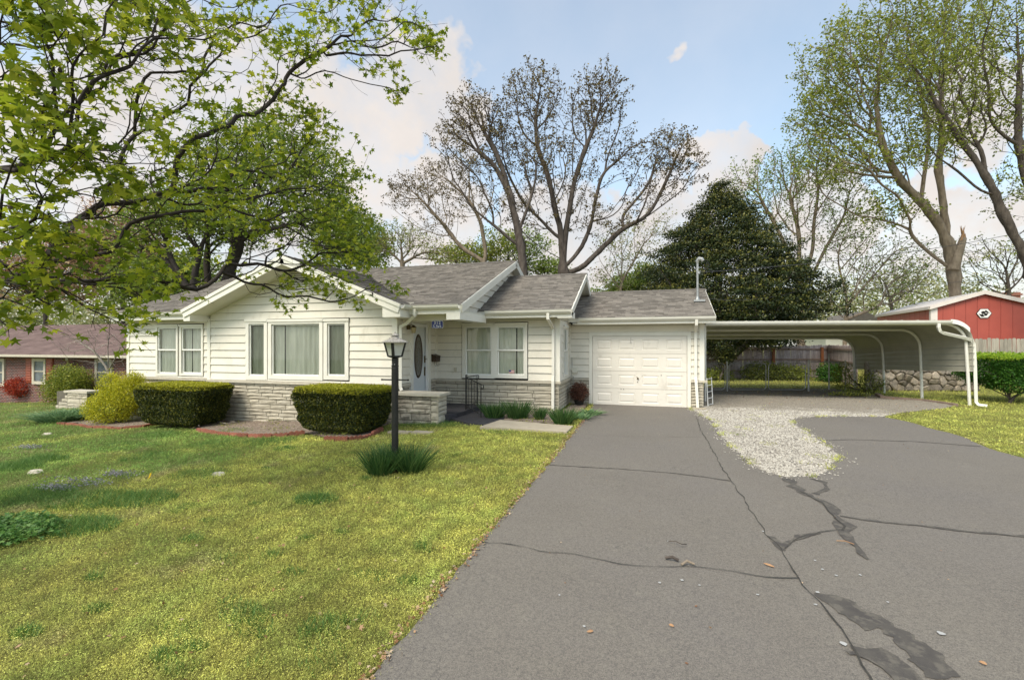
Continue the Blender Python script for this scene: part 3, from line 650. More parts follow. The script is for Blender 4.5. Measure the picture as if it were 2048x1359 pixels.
# ================================================================== HOUSE
house = thing('house', 'white clapboard ranch house with grey shingle roof and tan limestone skirt', 'house', (-7.0, 12.0, 0.0))
YG, YL, YM, YA = 10.2, 10.45, 12.4, 14.2       # gable, left wing, middle wing, garage fronts
XD, XS, XGR = -6.12, -2.38, 1.5                # door wall, middle wing side, garage right
def mapY(Y): return lambda u, d, z: (u, Y - d, z)
def mapX(X): return lambda u, d, z: (X + d, u, z)
def clip(u0, u1, cuts):
    segs = [(u0, u1)]
    for c0, c1 in cuts:
        out = []
        for s0, s1 in segs:
            if c1 <= s0 or c0 >= s1: out.append((s0, s1))
            else:
                if c0 > s0: out.append((s0, c0))
                if c1 < s1: out.append((c1, s1))
        segs = out
    return [s_ for s_ in segs if s_[1] - s_[0] > 0.02]
NB = [0]
def siding(mp, u0, u1, z0, z1, openings=(), lim=None, exp=0.213, flip=False):
    """one object per clapboard; lim(z)->(u0,u1) clips gable ends"""
    z = z0
    while z < z1 - 0.01:
        zt = min(z + exp, z1); full = [(o[0], o[1]) for o in openings if o[2] < z + 0.02 and o[3] > zt - 0.02]
        part = [o for o in openings if o[2] < zt and o[3] > z and (o[0], o[1]) not in full]
        ev = sorted(set([z + 0.008, zt] + [q for o in part for q in (o[2], o[3]) if z + 0.03 < q < zt - 0.01]))
        span = [(z + 0.008, zt, full + [(o[0], o[1]) for o in part])]  # gap under each board bares the dark backing, imitating the lap's shadow line
        for o in part:      # filler strips above and below a window that ends within this course
            for lo, hi in ((z + 0.008, o[2]), (o[3], zt)):
                if hi - lo > 0.03 and hi <= zt + 1e-6 and lo >= z: span.append((lo, hi, None, o))
        for sp_i in span:
            lo, hi = sp_i[0], sp_i[1]; a0, a1 = (u0, u1) if not lim else lim(lo); c0, c1 = (u0, u1) if not lim else lim(hi)
            segs = clip(max(u0, a0), min(u1, a1), sp_i[2]) if sp_i[2] is not None else [(sp_i[3][0], sp_i[3][1])]
            for s0, s1 in segs:
                t0 = s0 if s0 > max(u0, a0) + 1e-6 else max(u0, c0); t1 = s1 if s1 < min(u1, a1) - 1e-6 else min(u1, c1)
                if t1 < t0: t0 = t1 = (s0 + s1) / 2
                dd = lambda q: 0.038 - 0.030 * (q - z) / exp; k = -0.01
                b = MB().hexa([mp(s0, dd(lo), lo), mp(s1, dd(lo), lo), mp(s1, k, lo), mp(s0, k, lo), mp(t0, dd(hi), hi), mp(t1, dd(hi), hi), mp(t1, k, hi), mp(t0, k, hi)])
                b.build('siding_board', M['siding'], house); NB[0] += 1
        z = zt
def stones(mp, u0, u1, z0, z1, parent, m, seed, openings=(), rowh=0.098, name='stone', minl=0.22, maxl=0.62, depth=0.032, flip=False, joined=False):
    J = MB()
    r = random.Random(seed); z = z1; row = 0
    while z > z0 + 0.03:
        h = rowh * (r.choice((0.8, 1.0, 1.35))); zb = max(z - h, z0); u = u0
        while u < u1 - 0.02:
            L = r.uniform(minl, maxl); un = u + L
            if u1 - un < minl * 0.6: un = u1
            for s0, s1 in clip(u, un, [(o[0], o[1]) for o in openings if o[2] < z - 0.02 and o[3] > zb + 0.02]):
                g = 0.0085; a0, a1, b0, b1 = s0 + g, s1 - g, zb + g, z - g; nu = 4; nv = 3; V = []; F = []
                for j in range(nv):
                    for i in range(nu):
                        uu = a0 + (a1 - a0) * i / (nu - 1); ww = b0 + (b1 - b0) * j / (nv - 1)
                        ed = i in (0, nu - 1) or j in (0, nv - 1)
                        d = depth * (0.55 if ed else r.uniform(0.75, 1.25))
                        if not ed: uu += r.uniform(-.2, .2) * (a1 - a0) / nu; ww += r.uniform(-.3, .3) * (b1 - b0) / nv
                        V.append(mp(uu, d, ww))
                for j in range(nv - 1):
                    for i in range(nu - 1): q = j * nu + i; F.append((q, q + 1, q + nu + 1, q + nu))
                bb = len(V); V += [mp(a0, -0.01, b0), mp(a1, -0.01, b0), mp(a1, -0.01, b1), mp(a0, -0.01, b1)]
                F += [(bb, bb + 1, nu - 1, 0), (bb + 1, bb + 2, nu * nv - 1, nu - 1), (bb + 2, bb + 3, nu * (nv - 1), nu * nv - 1), (bb + 3, bb, 0, nu * (nv - 1))]
                bm_ = MB().add(V, F)
                if flip: bm_.f = [tuple(reversed(f)) for f in bm_.f]
                if joined: J.add(bm_.v, bm_.f)
                else: bm_.build(name, m, parent)
            u = un
        z = zb; row += 1
    if joined: J.build('stone_rows', m, parent, kind='stuff')
def sbox(mp, u0, u1, d0, d1, z0, z1, name, m, parent=house, **kw):
    return MB().hexa([mp(u0, d1, z0), mp(u1, d1, z0), mp(u1, d0, z0), mp(u0, d0, z0), mp(u0, d1, z1), mp(u1, d1, z1), mp(u1, d0, z1), mp(u0, d0, z1)]).build(name, m, parent, **kw)

# solid walls behind the cladding (0.14 behind the siding plane so that windows are real recesses)
def wallbox(x0, x1, y0, y1, z0, z1): MB().box(x0, x1, y0, y1, z0, z1).build('wall', M['dark'], house)
wallbox(-15.9, -12.35, YL + 0.14, 18.6, -0.9, 2.75)
wallbox(-12.25, XD - 0.14, YG + 0.14, 12.0, -0.7, 2.75)
wallbox(-12.3, XD - 0.16, 12.0, 18.6, -0.7, 2.75)
wallbox(XD - 0.16, XS - 0.14, YM + 0.14, 18.6, -0.5, 2.72)
wallbox(XS - 0.14, XGR - 0.04, YA + 0.14, 18.6, -0.3, 2.55)
# stone backing (flush mortar plane)
def mort(mp, u0, u1, z0, z1): sbox(mp, u0, u1, -0.135, -0.002, z0, z1, 'mortar_backing', M['mortar'])
CAPZ = 0.80
Lc = onY(257, 700, YL).x; Gc = onY(418, 700, YG).x
mort(mapY(YL), -15.9, Gc, -0.95, CAPZ); mort(mapY(YG), Gc + 0.01, XD - 0.01, -0.7, CAPZ)
mort(mapY(YM), XD, XS - 0.01, -0.4, CAPZ); mort(mapX(XD), YG + 0.02, 10.85, -0.4, CAPZ); mort(mapX(XD), 12.02, YM - 0.02, -0.3, CAPZ)
mort(mapX(XS), YM + 0.01, YA - 0.02, -0.3, CAPZ)
gx0, gx1 = -1.66, 1.08
mort(mapY(YA), XS + 0.02, gx0 - 0.1, -0.2, CAPZ - 0.02); mort(mapY(YA), gx1 + 0.1, XGR, -0.2, CAPZ - 0.02)
stones(mapY(YG), Gc + 0.02, XD, -0.42, CAPZ - 0.04, house, M['stone'], 1, minl=0.3, maxl=0.75)
stones(mapY(YM), XD, XS + 0.02, -0.06, CAPZ - 0.04, house, M['stone'], 2, minl=0.3, maxl=0.75)
stones(mapX(XS), YM, YA, -0.06, CAPZ - 0.04, house, M['stone'], 3)
stones(mapX(XD), YG, 10.85, 0.1, CAPZ - 0.04, house, M['stone'], 4); stones(mapX(XD), 12.02, YM, 0.1, CAPZ - 0.04, house, M['stone'], 5)
stones(mapY(YA), XS, gx0 - 0.1, -0.05, CAPZ - 0.06, house, M['stone'], 6, minl=0.18, maxl=0.4)
stones(mapY(YA), gx1 + 0.1, XGR + 0.03, -0.05, CAPZ - 0.06, house, M['stone'], 7, minl=0.16, maxl=0.36)
stones(mapY(YL), -15.9, Gc, -0.6, CAPZ - 0.04, house, M['stone'], 8, minl=0.4, maxl=0.9, joined=True)
stones(mapX(XGR), YA, YA + 1.2, -0.05, CAPZ - 0.06, house, M['stone'], 9, joined=True)
for mp, u0, u1 in ((mapY(YL), -15.95, Gc), (mapY(YG), Gc - 0.02, XD + 0.07), (mapY(YM), XD + 0.02, XS + 0.07), (mapX(XS), YM + 0.002, YA - 0.075), (mapX(XD), YG + 0.004, 10.82), (mapX(XD), 12.04, YM - 0.075)):
    sbox(mp, u0, u1, -0.06, 0.075, CAPZ - 0.04, CAPZ + 0.025, 'stone_cap', M['cap'])
sbox(mapY(YA), XS + 0.076, gx0 - 0.1, -0.06, 0.07, CAPZ - 0.06, CAPZ + 0.005, 'stone_cap', M['cap'])
sbox(mapY(YA), gx1 + 0.1, XGR + 0.12, -0.06, 0.07, CAPZ - 0.06, CAPZ + 0.005, 'stone_cap', M['cap'])

# ---- windows
def wav(mp, u0, u1, z0, z1, d, amp, nf, seed):
    r = random.Random(seed); b = MB(); n = nf * 6; b.v = []
    ph = [r.uniform(0.6, 1.5) for _ in range(nf + 1)]
    for j, z in enumerate((z0, z0 + (z1 - z0) * .5, z1)):
        for i in range(n + 1):
            t = i / n; w = math.sin(t * nf * 2 * math.pi + 0.3 * j * math.sin(i)) * amp * ph[int(t * nf)] * (1.2 - 0.25 * j)
            b.v.append(mp(u0 + (u1 - u0) * t, d + w, z))
    for j in range(2):
        for i in range(n): q = j * (n + 1) + i; b.f.append((q, q + 1, q + n + 2, q + n + 1))
    return b
def window(mp, u0, u1, z0, z1, kind, seed, cw=0.085, label=None, cur='curtain', gap=None, parent=house):
    """u0..z1 = glass bounds; casing around; double hung sashes or one fixed pane"""
    b = MB(); c = cw
    def bx(a0, a1, d0, d1, b0, b1): b.hexa([mp(a0, d1, b0), mp(a1, d1, b0), mp(a1, d0, b0), mp(a0, d0, b0), mp(a0, d1, b1), mp(a1, d1, b1), mp(a1, d0, b1), mp(a0, d0, b1)])
    s = 0.035
    o0, o1, p0, p1 = u0 - s, u1 + s, z0 - s, z1 + s
    bx(o0 - c, o0, -0.13, 0.05, p0 - c, p1 + c); bx(o1, o1 + c, -0.13, 0.05, p0 - c, p1 + c)
    bx(o0, o1, -0.13, 0.05, p1, p1 + c); bx(o0, o1, -0.13, 0.05, p0 - c, p0)
    bx(o0 - c - 0.02, o1 + c + 0.02, 0.051, 0.075, p1 + c * 0.55, p1 + c + 0.02)
    w = b.build('window', M['trim'], parent)
    if label: w['label'] = label
    def sash(a0, a1, b0, b1, d):
        q = MB()
        def y(e0, e1, f0, f1): q.hexa([mp(e0, d + .018, f0), mp(e1, d + .018, f0), mp(e1, d - .018, f0), mp(e0, d - .018, f0), mp(e0, d + .018, f1), mp(e1, d + .018, f1), mp(e1, d - .018, f1), mp(e0, d - .018, f1)])
        y(a0 - s + .002, a0, b0 - s + .002, b1 + s - .002); y(a1, a1 + s - .002, b0 - s + .002, b1 + s - .002); y(a0, a1, b1, b1 + s - .002); y(a0, a1, b0 - s + .002, b0)
        q.build('sash', M['vinyl'], w)
        MB().add([mp(a0, d, b0), mp(a1, d, b0), mp(a1, d, b1), mp(a0, d, b1)], [(0, 1, 2, 3)]).build('pane', M['glass'], w)
    if kind == 'hung':
        zm = z0 + (z1 - z0) * 0.515
        sash(u0, u1, zm + 0.012, z1, 0.0); sash(u0, u1, z0, zm - 0.012, -0.03)
        MB().hexa([mp(u0 - s, 0.022, zm - 0.02), mp(u1 + s, 0.022, zm - 0.02), mp(u1 + s, -0.055, zm - 0.02), mp(u0 - s, -0.055, zm - 0.02),
                   mp(u0 - s, 0.022, zm + 0.022), mp(u1 + s, 0.022, zm + 0.022), mp(u1 + s, -0.055, zm + 0.022), mp(u0 - s, -0.055, zm + 0.022)]).build('meeting_rail', M['vinyl'], w)
    else: sash(u0, u1, z0, z1, -0.01)
    nf = max(3, int((u1 - u0) / 0.13))
    segs = [(u0 - .03, u1 + .03)] if gap is None else [(u0 - .03, u0 + (u1 - u0) * gap - .02), (u0 + (u1 - u0) * gap + .02, u1 + .03)]
    for k, (a0, a1) in enumerate(segs):
        wav(mp, a0, a1, z0 - .03, z1 - (0.0 if k else 0.01), -0.088, 0.022, max(2, int((a1 - a0) / 0.15)), seed + k).build('curtain', M[cur], w, smooth=True)
    return w
def px_win(Y, x0, x1, y0, y1):
    a0 = onY(x0, (y0 + y1) / 2, Y + 0.02); a1 = onY(x1, (y0 + y1) / 2, Y + 0.02); t = onY((x0 + x1) / 2, y0, Y + 0.02).z; bt = onY((x0 + x1) / 2, y1, Y + 0.02).z
    return a0.x, a1.x, bt, t
# left wing: two double hung
for k, (x0, x1, gp) in enumerate(((320.5, 354.5, None), (368, 404.5, 0.35))):
    w0 = px_win(YL, x0, x1, 657, 744); window(mapY(YL), *w0, 'hung', 30 + k, cw=0.07, gap=gp)
Lw = (px_win(YL, 320.5, 404.5, 657, 744)); Lo = (Lw[0] - 0.12, Lw[1] + 0.12, Lw[2] - 0.12, Lw[3] + 0.15)
# picture window group
pw = [(503, 529.5, 'sheer'), (548, 639.5, 'curtain'), (659.5, 690.5, 'sheer')]
for k, (x0, x1, cur) in enumerate(pw):
    a0, a1, zb, zt = px_win(YG, x0, x1, 650 if k != 2 else 649.5, 748)
    window(mapY(YG), a0, a1, zb, zt, 'fixed', 40 + k, cw=0.11, cur=cur, gap=0.21 if k == 1 else None)
pwa = px_win(YG, 503, 690.5, 650, 748); Go = (pwa[0] - 0.17, pwa[1] + 0.17, pwa[2] - 0.16, pwa[3] + 0.18)
# middle wing pair
mw = []
for k, (x0, x1, gp) in enumerate(((934, 981.5, None), (998, 1047, 0.7))):
    w0 = px_win(YM, x0, x1, 655.5, 747); mw.append(w0); wn = window(mapY(YM), *w0, 'hung', 50 + k, cw=0.09, gap=gp)
    if k == 1: wn_flag = wn
Mo = (mw[0][0] - 0.15, mw[1][1] + 0.15, mw[0][2] - 0.14, mw[0][3] + 0.16)
# garage-side slim window on the middle wing side wall
y0_, y1_ = 12.98, 13.72
window(mapX(XS), y0_ + 0.12, y1_ - 0.12, 1.0, 2.28, 'hung', 60, cw=0.07); So_ = (y0_, y1_, 0.88, 2.4)

# ---- corner trims and siding
def post(mp, u0, u1, z0, z1, d=0.045): sbox(mp, u0, u1, -0.1, d, z0, z1, 'corner_trim', M['trim'])
post(mapY(YL), Lc - 0.02, Lc + 0.09, 0.2, 2.62); post(mapY(YG), Gc - 0.02, Gc + 0.09, CAPZ + 0.025, 2.6)
post(mapY(YG), XD - 0.08, XD + 0.046, CAPZ + 0.025, 2.62, 0.046); post(mapX(XD), YG - 0.04, YG + 0.07, CAPZ + 0.026, 2.62, 0.05)
post(mapY(YM), XS - 0.07, XS + 0.046, CAPZ + 0.025, 2.62, 0.046); post(mapX(XS), YM - 0.04, YM + 0.07, CAPZ + 0.026, 2.62, 0.05)
post(mapY(YA), XGR - 0.09, XGR + 0.045, CAPZ + 0.005, 2.5, 0.046)
post(mapY(YM), XD + 0.002, XD + 0.045, CAPZ + 0.025, 2.6, 0.03); post(mapY(YA), XS + 0.002, XS + 0.045, CAPZ + 0.005, 2.5, 0.03)
z0s = CAPZ + 0.026
siding(mapY(YL), Lc + 0.09, Gc - 0.02, z0s, 2.58, [Lo])
ZE, SL = 2.72, 0.39
GXC = -9.10; HALF = 3.45; ZAP = 2.78 + SL * HALF
def glim(z):
    if z < 2.5: return (Gc + 0.09, XD - 0.08)
    h = (ZAP - 0.16 - z) / SL; return (max(Gc + (0.09 if z < 2.62 else 0.0), GXC - h), min(XD - (0.08 if z < 2.62 else 0), GXC + h))
vent = (GXC - 0.30, GXC + 0.30, 3.32, 3.86)
siding(mapY(YG), Gc, XD, z0s, ZAP - 0.18, [Go, vent], glim)
siding(mapX(XD), YG + 0.07, 10.86, z0s, 2.6); siding(mapX(XD), 12.0, YM - 0.03, z0s, 2.6)
siding(mapX(XD), 10.86, 12.0, 2.5, 2.6)
siding(mapY(YM), XD + 0.045, XS - 0.07, z0s, 2.6, [Mo])
siding(mapX(XS), YM + 0.07, YA - 0.03, z0s, 2.6, [So_])
siding(mapY(YA), XS + 0.045, XGR - 0.09, CAPZ + 0.006, 2.45, [(gx0 - 0.1, gx1 + 0.1, -1, 2.20)], exp=0.2)
siding(mapX(XGR), YA + 0.05, 18.6, CAPZ + 0.006, 2.5)
# gable vent
sbox(mapY(YG), vent[0], vent[1], -0.1, -0.03, vent[2], vent[3], 'vent', M['dark'])
vb = MB(); nsl = 8
for i in range(nsl):
    zz_ = vent[2] + 0.03 + i * (vent[3] - vent[2] - 0.05) / nsl
    vb.hexa([(vent[0], YG - 0.05, zz_), (vent[1], YG - 0.05, zz_), (vent[1], YG, zz_ + 0.045), (vent[0], YG, zz_ + 0.045), (vent[0], YG - 0.05, zz_ + 0.012), (vent[1], YG - 0.05, zz_ + 0.012), (vent[1], YG, zz_ + 0.057), (vent[0], YG, zz_ + 0.057)])
vb.box(vent[0] - 0.05, vent[0], YG - 0.06, YG, vent[2] - 0.05, vent[3] + 0.05); vb.box(vent[1], vent[1] + 0.05, YG - 0.06, YG, vent[2] - 0.05, vent[3] + 0.05)
vb.box(vent[0], vent[1], YG - 0.06, YG, vent[3], vent[3] + 0.05); vb.box(vent[0], vent[1], YG - 0.06, YG, vent[2] - 0.05, vent[2])
vb.build('vent_louvre', M['trim'], house)

# ---- roofs: solid slabs with separately laid shingle tabs
SH = []; SHr = []
def slope(frame, u0, u1, L, keep=None, course=0.118, tab=0.23, seed=1):
    """frame(u, v, h) -> world; v runs up the slope"""
    r = random.Random(seed); v = -0.02; row = 0
    while v < L:
        u = u0 - r.random() * tab; v2 = min(v + course + 0.03, L)
        while u < u1:
            a0, a1 = max(u + 0.004, u0), min(u + tab - 0.004, u1); un = u + tab * r.choice((0.6, 1, 1.3)); a1 = min(un - 0.004, u1)
            if a1 > a0 + 0.02 and (keep is None or keep((a0 + a1) / 2, v)):
                dz = r.uniform(0.0, 0.006); dv = r.uniform(-0.006, 0.006); rv = r.random()
                p = [frame(a0, v + dv, 0.018 + dz), frame(a1, v + dv, 0.018 + dz), frame(a1, v2, 0.004), frame(a0, v2, 0.004), frame(a0, v + dv, 0.0), frame(a1, v + dv, 0.0)]
                SH.append([p[0], p[1], p[2], p[3]]); SH.append([p[4], p[5], p[1], p[0]]); SHr.extend([rv, rv])
            u = un
        v += course; row += 1
def fY(Ye, ze, sl, sgn=1):        # slope facing the street: u = X, v up towards +Y
    c = 1 / math.sqrt(1 + sl * sl)
    return lambda u, v, h: (u, Ye + sgn * (v * c - h * sl * c), ze + v * sl * c + h * c)
def fX(Xe, ze, sl, sgn):          # slopes of the front gable: u = Y, v up towards the ridge
    c = 1 / math.sqrt(1 + sl * sl)
    return lambda u, v, h: (Xe + sgn * (v * c - h * sl * c), u, ze + v * sl * c + h * c)
roofparts = []
def deck(fr, u0, u1, v0, L, th=0.13, name='roof', m='trim'):
    b = MB().hexa([fr(u0, v0, -th), fr(u1, v0, -th), fr(u1, L, -th), fr(u0, L, -th), fr(u0, v0, 0), fr(u1, v0, 0), fr(u1, L, 0), fr(u0, L, 0)])
    if m == 'trim': MB().hexa([fr(u0 + .003, v0, -0.005), fr(u1 - .003, v0, -0.005), fr(u1 - .003, L, -0.005), fr(u0 + .003, L, -0.005), fr(u0 + .003, v0, 0.003), fr(u1 - .003, v0, 0.003), fr(u1 - .003, L, 0.003), fr(u0 + .003, L, 0.003)]).build('underlay', M['shingle'], house)
    return b.build(name, M[m], house)
YE, ZEV, YR, ZR = 10.05, 2.80, 14.80, 4.66
sl_m = (ZR - ZEV) / (YR - YE); Lm = math.hypot(ZR - ZEV, YR - YE)
XML, XMR = -16.2, -4.30
fm = fY(YE, ZEV, sl_m); gx_l, gx_r = -12.45, -5.66
deck(fm, XML, gx_l, 0, Lm); deck(fm, gx_r, XMR, 0, Lm)
deck(fm, gx_l, gx_r, 0.33, Lm)
fb = fY(2 * YR - YE, ZEV, sl_m, -1); deck(fb, XML, XMR, 0, Lm)
slope(fm, XML - 0.01, XMR + 0.012, Lm, lambda u, v: (u < gx_l or u > gx_r) or v > 0.34, seed=1)
# middle wing
YE2, ZE2, YR2, ZR2 = 11.82, 2.76, 14.85, 4.14
sl2 = (ZR2 - ZE2) / (YR2 - YE2); L2 = math.hypot(ZR2 - ZE2, YR2 - YE2); f2 = fY(YE2, ZE2, sl2); X2R = -1.95
deck(f2, -4.62, X2R, 0, L2); deck(fY(2 * YR2 - YE2, ZE2, sl2, -1), -4.62, X2R, 0, L2)
slope(f2, -4.6, X2R + 0.012, L2, seed=2)
# garage
YE3, ZE3, YR3, ZR3 = 13.68, 2.63, 16.2, 3.66
sl3 = (ZR3 - ZE3) / (YR3 - YE3); L3 = math.hypot(ZR3 - ZE3, YR3 - YE3); f3 = fY(YE3, ZE3, sl3); X3R = 1.76
deck(f3, -2.4, X3R, 0, L3); deck(fY(2 * YR3 - YE3, ZE3, sl3, -1), -2.4, X3R, 0, L3)
slope(f3, -2.38, X3R + 0.012, L3, seed=3)
# front gable
YF = 9.60; ZG = 2.80; XgL, XgR = GXC - HALF, GXC + HALF; Lg = HALF * math.sqrt(1 + SL * SL); YB = 13.7
fgr = fX(XgR, ZG, SL, -1); fgl = fX(XgL, ZG, SL, 1)
def deckx(fr, u0, u1, L, th=0.13):
    b = MB().hexa([fr(u0, 0, -th), fr(u1, 0, -th), fr(u1, L, -th), fr(u0, L, -th), fr(u0, 0, 0), fr(u1, 0, 0), fr(u1, L, 0), fr(u0, L, 0)]); b.build('roof', M['trim'], house)
deckx(fgr, YF, YB, Lg); deckx(fgl, YF, YB, Lg)
hit = lambda x, y: ZEV + sl_m * (y - YE)
slope(fgr, YF - 0.01, YB, Lg, lambda u, v: u < 10.95 or ZG + v * SL / math.sqrt(1 + SL * SL) > hit(0, u) - 0.1, seed=4)
slope(fgl, YF - 0.01, YB, Lg, lambda u, v: u < 10.95 or ZG + v * SL / math.sqrt(1 + SL * SL) > hit(0, u) - 0.1, seed=5)
npmesh('roof_shingles', np.array(SH, float), 4, M['shingle'], house, np.array(SHr), kind='stuff')
def ridgecap(p0, p1, sl):
    p0, p1 = Vector(p0), Vector(p1); d = (p1 - p0); n = int(d.length / 0.2); b = MB(); s_ = Vector((d.y, -d.x, 0)).normalized() * 0.13
    for i in range(n):
        a_ = p0 + d * (i / n); c_ = p0 + d * ((i + 1.2) / n); h = Vector((0, 0, 0.035)); h2 = Vector((0, 0, 0.022))
        b.add([a_ + h, c_ + h2, c_ + s_ - Vector((0, 0, 0.13 * sl - .02)), a_ + s_ - Vector((0, 0, 0.13 * sl - .03)), c_ - s_ - Vector((0, 0, 0.13 * sl - .02)), a_ - s_ - Vector((0, 0, 0.13 * sl - .03))], [(0, 1, 2, 3), (1, 0, 5, 4)])
    b.build('ridge_cap', M['shingle'], house)
ridgecap((XML, YR, ZR), (XMR + 0.01, YR, ZR), sl_m); ridgecap((-4.6, YR2, ZR2), (X2R + 0.01, YR2, ZR2), sl2); ridgecap((-2.38, YR3, ZR3), (X3R + 0.01, YR3, ZR3), sl3); ridgecap((GXC, YF, ZAP + 0.02), (GXC, 13.3, ZAP + 0.02), SL)
# rake boards (fascia) and soffits
def rakeY(X, fr, L, d=0.02, h0=-0.2, h1=0.0, w=0.03, name='rake_board'):   # board in a plane of constant X following a street-facing slope
    b = MB().hexa([fr(X, -0.02, h0), fr(X + w, -0.02, h0), fr(X + w, L, h0), fr(X, L, h0), fr(X, -0.02, h1), fr(X + w, -0.02, h1), fr(X + w, L, h1), fr(X, L, h1)]); return b.build(name, M['trim'], house)
rakeY(XMR, fm, Lm); rakeY(XMR, fb, Lm); rakeY(XMR + 0.03, fm, Lm, h0=-0.08, h1=0.012, w=0.02, name='drip_edge')
rakeY(XML - 0.03, fm, Lm)
rakeY(X2R, f2, L2); rakeY(X2R, fY(2 * YR2 - YE2, ZE2, sl2, -1), L2); rakeY(X2R + 0.03, f2, L2, h0=-0.08, h1=0.012, w=0.02, name='drip_edge')
rakeY(X3R, f3, L3, h0=-0.16); rakeY(X3R, fY(2 * YR3 - YE3, ZE3, sl3, -1), L3, h0=-0.16)
for fr in (fgl, fgr):
    MB().hexa([fr(YF - .03, -0.02, -0.21), fr(YF - .03, Lg, -0.21), fr(YF, Lg, -0.21), fr(YF, -0.02, -0.21), fr(YF - .03, -0.02, 0), fr(YF - .03, Lg, 0), fr(YF, Lg, 0), fr(YF, -0.02, 0)]).build('rake_board', M['trim'], house)
    MB().hexa([fr(YF - .055, -0.02, -0.07), fr(YF - .055, Lg, -0.07), fr(YF - .03, Lg, -0.07), fr(YF - .03, -0.02, -0.07), fr(YF - .055, -0.02, 0.012), fr(YF - .055, Lg, 0.012), fr(YF - .03, Lg, 0.012), fr(YF - .03, -0.02, 0.012)]).build('drip_edge', M['trim'], house)
    MB().hexa([fr(YF, 0.2, -0.215), fr(YF, Lg, -0.215), fr(YG, Lg, -0.215), fr(YG, 0.2, -0.215), fr(YF, 0.2, -0.185), fr(YF, Lg, -0.185), fr(YG, Lg, -0.185), fr(YG, 0.2, -0.185)]).build('soffit', M['soffit'], house)
# eave return boxes of the front gable
MB().box(XgL + 0.02, Gc + 0.02, YF + 0.002, YG + 0.2, 2.50, 2.74).build('eave_return', M['trim'], house)
MB().box(XD - 0.02, XgR - 0.01, YF + 0.002, YE + 0.5, 2.50, 2.74).build('eave_return', M['trim'], house)
# side triangle of the main gable above the middle wing
XT = -4.56
def tl(z): t = (z + 0.16 - ZEV) / sl_m; return (max(10.4, YE + t), min(2 * YR - 10.4, 2 * YR - YE - t))
siding(mapX(XT), 10.0, 19.6, 2.62, ZR - 0.18, (), tl)
MB().add([(XT - .02, 10.3, 2.6), (XT - .02, 19.3, 2.6), (XT - .02, YR, ZR - 0.15), (XT - 0.2, 10.3, 2.6), (XT - 0.2, 19.3, 2.6), (XT - 0.2, YR, ZR - 0.15)], [(0, 1, 2), (5, 4, 3), (0, 2, 5, 3)]).build('wall', M['soffit'], house)
XT2 = -2.30
def tl2(z): t = (z + 0.14 - ZE2) / sl2; return (max(12.0, YE2 + t), min(17.6, 2 * YR2 - YE2 - t))
siding(mapX(XT2), 11.9, 17.8, 2.58, ZR2 - 0.16, (), tl2)
MB().add([(XT2 - .02, 12.0, 2.55), (XT2 - .02, 17.7, 2.55), (XT2 - .02, YR2, ZR2 - 0.13), (XT2 - 0.1, 12.0, 2.55), (XT2 - 0.1, 17.7, 2.55), (XT2 - 0.1, YR2, ZR2 - 0.13)], [(0, 1, 2), (5, 4, 3), (0, 2, 5, 3)]).build('wall', M['soffit'], house)
# flat porch soffits and beam
MB().box(gx_r, XMR - 0.01, YE + 0.02, YM + 0.1, 2.60, 2.66).build('soffit', M['soffit'], house)
MB().box(XD + 0.05, XMR - 0.55, YE + 0.38, YE + 0.50, 2.44, 2.62).build('porch_beam', M['siding'], house)
MB().box(-4.66, XMR - 0.005, YE - 0.02, YE2 + 0.04, 2.44, 2.62).build('eave_return', M['trim'], house)
MB().box(-4.72, X2R - 0.01, YE2 + 0.02, YM + 0.02, 2.585, 2.63).build('soffit', M['soffit'], house)
MB().box(-2.2, X3R - 0.01, YE3 + 0.02, YA + 0.02, 2.45, 2.49).build('soffit', M['soffit'], house)
MB().box(XML + 0.02, Gc, YE + 0.02, YL + 0.02, 2.58, 2.62).build('soffit', M['soffit'], house)
# fascias
MB().box(XML, XgL + 0.02, YE - 0.002, YE + 0.03, 2.58, 2.79).build('fascia', M['trim'], house)
MB().box(XgR - 0.01, XMR, YE - 0.002, YE + 0.03, 2.585, 2.79).build('fascia', M['trim'], house)
MB().box(-4.55, X2R, YE2 - 0.002, YE2 + 0.03, 2.565, 2.74).build('fascia', M['trim'], house)
MB().box(-2.05, X3R, YE3 - 0.002, YE3 + 0.03, 2.44, 2.61).build('fascia', M['trim'], house)
MB().box(X2R - 0.35, X2R + 0.03, YE2 - 0.0, YM - 0.02, 2.54, 2.70).build('eave_return', M['trim'], house)
# gutters: ogee-ish trough extruded
def gutter(p0, p1, ax):
    prof = [(0, 0), (0.06, -0.005), (0.105, 0.045), (0.115, 0.085), (0.125, 0.1), (0.112, 0.1), (0.1, 0.06), (0.055, 0.012), (0.008, 0.012), (0.008, 0.1), (0, 0.1)]
    b = MB(); n = len(prof)
    for p in (p0, p1):
        for d, z in prof: b.v.append((p[0], p[1] - d, p[2] + z) if ax == 'x' else (p[0] + d, p[1], p[2] + z))
    b.f = [(i, (i + 1) % n, (i + 1) % n + n, i + n) for i in range(n)] + [tuple(reversed(range(n))), tuple(range(n, 2 * n))]
    b.build('gutter', M['trim'], house)
gutter((XML, YE - 0.004, 2.70), (XgL - 0.03, YE - 0.004, 2.70), 'x'); gutter((XgR + 0.05, YE - 0.004, 2.70), (XMR - 0.02, YE - 0.004, 2.70), 'x')
gutter((XgR + 0.0, YF, 2.70), (XgR + 0.0, YE - 0.01, 2.70), 'y')
gutter((-4.30, YE2 - 0.004, 2.66), (X2R + 0.02, YE2 - 0.004, 2.66), 'x'); gutter((-2.0, YE3 - 0.004, 2.53), (X3R + 0.02, YE3 - 0.004, 2.53), 'x')
def spout(path, lab=None): 
    o = MB().tube(path, 0, flat=(0.075, 0.06)).build('downspout', M['trim'], house)
    if lab: o['label'] = lab
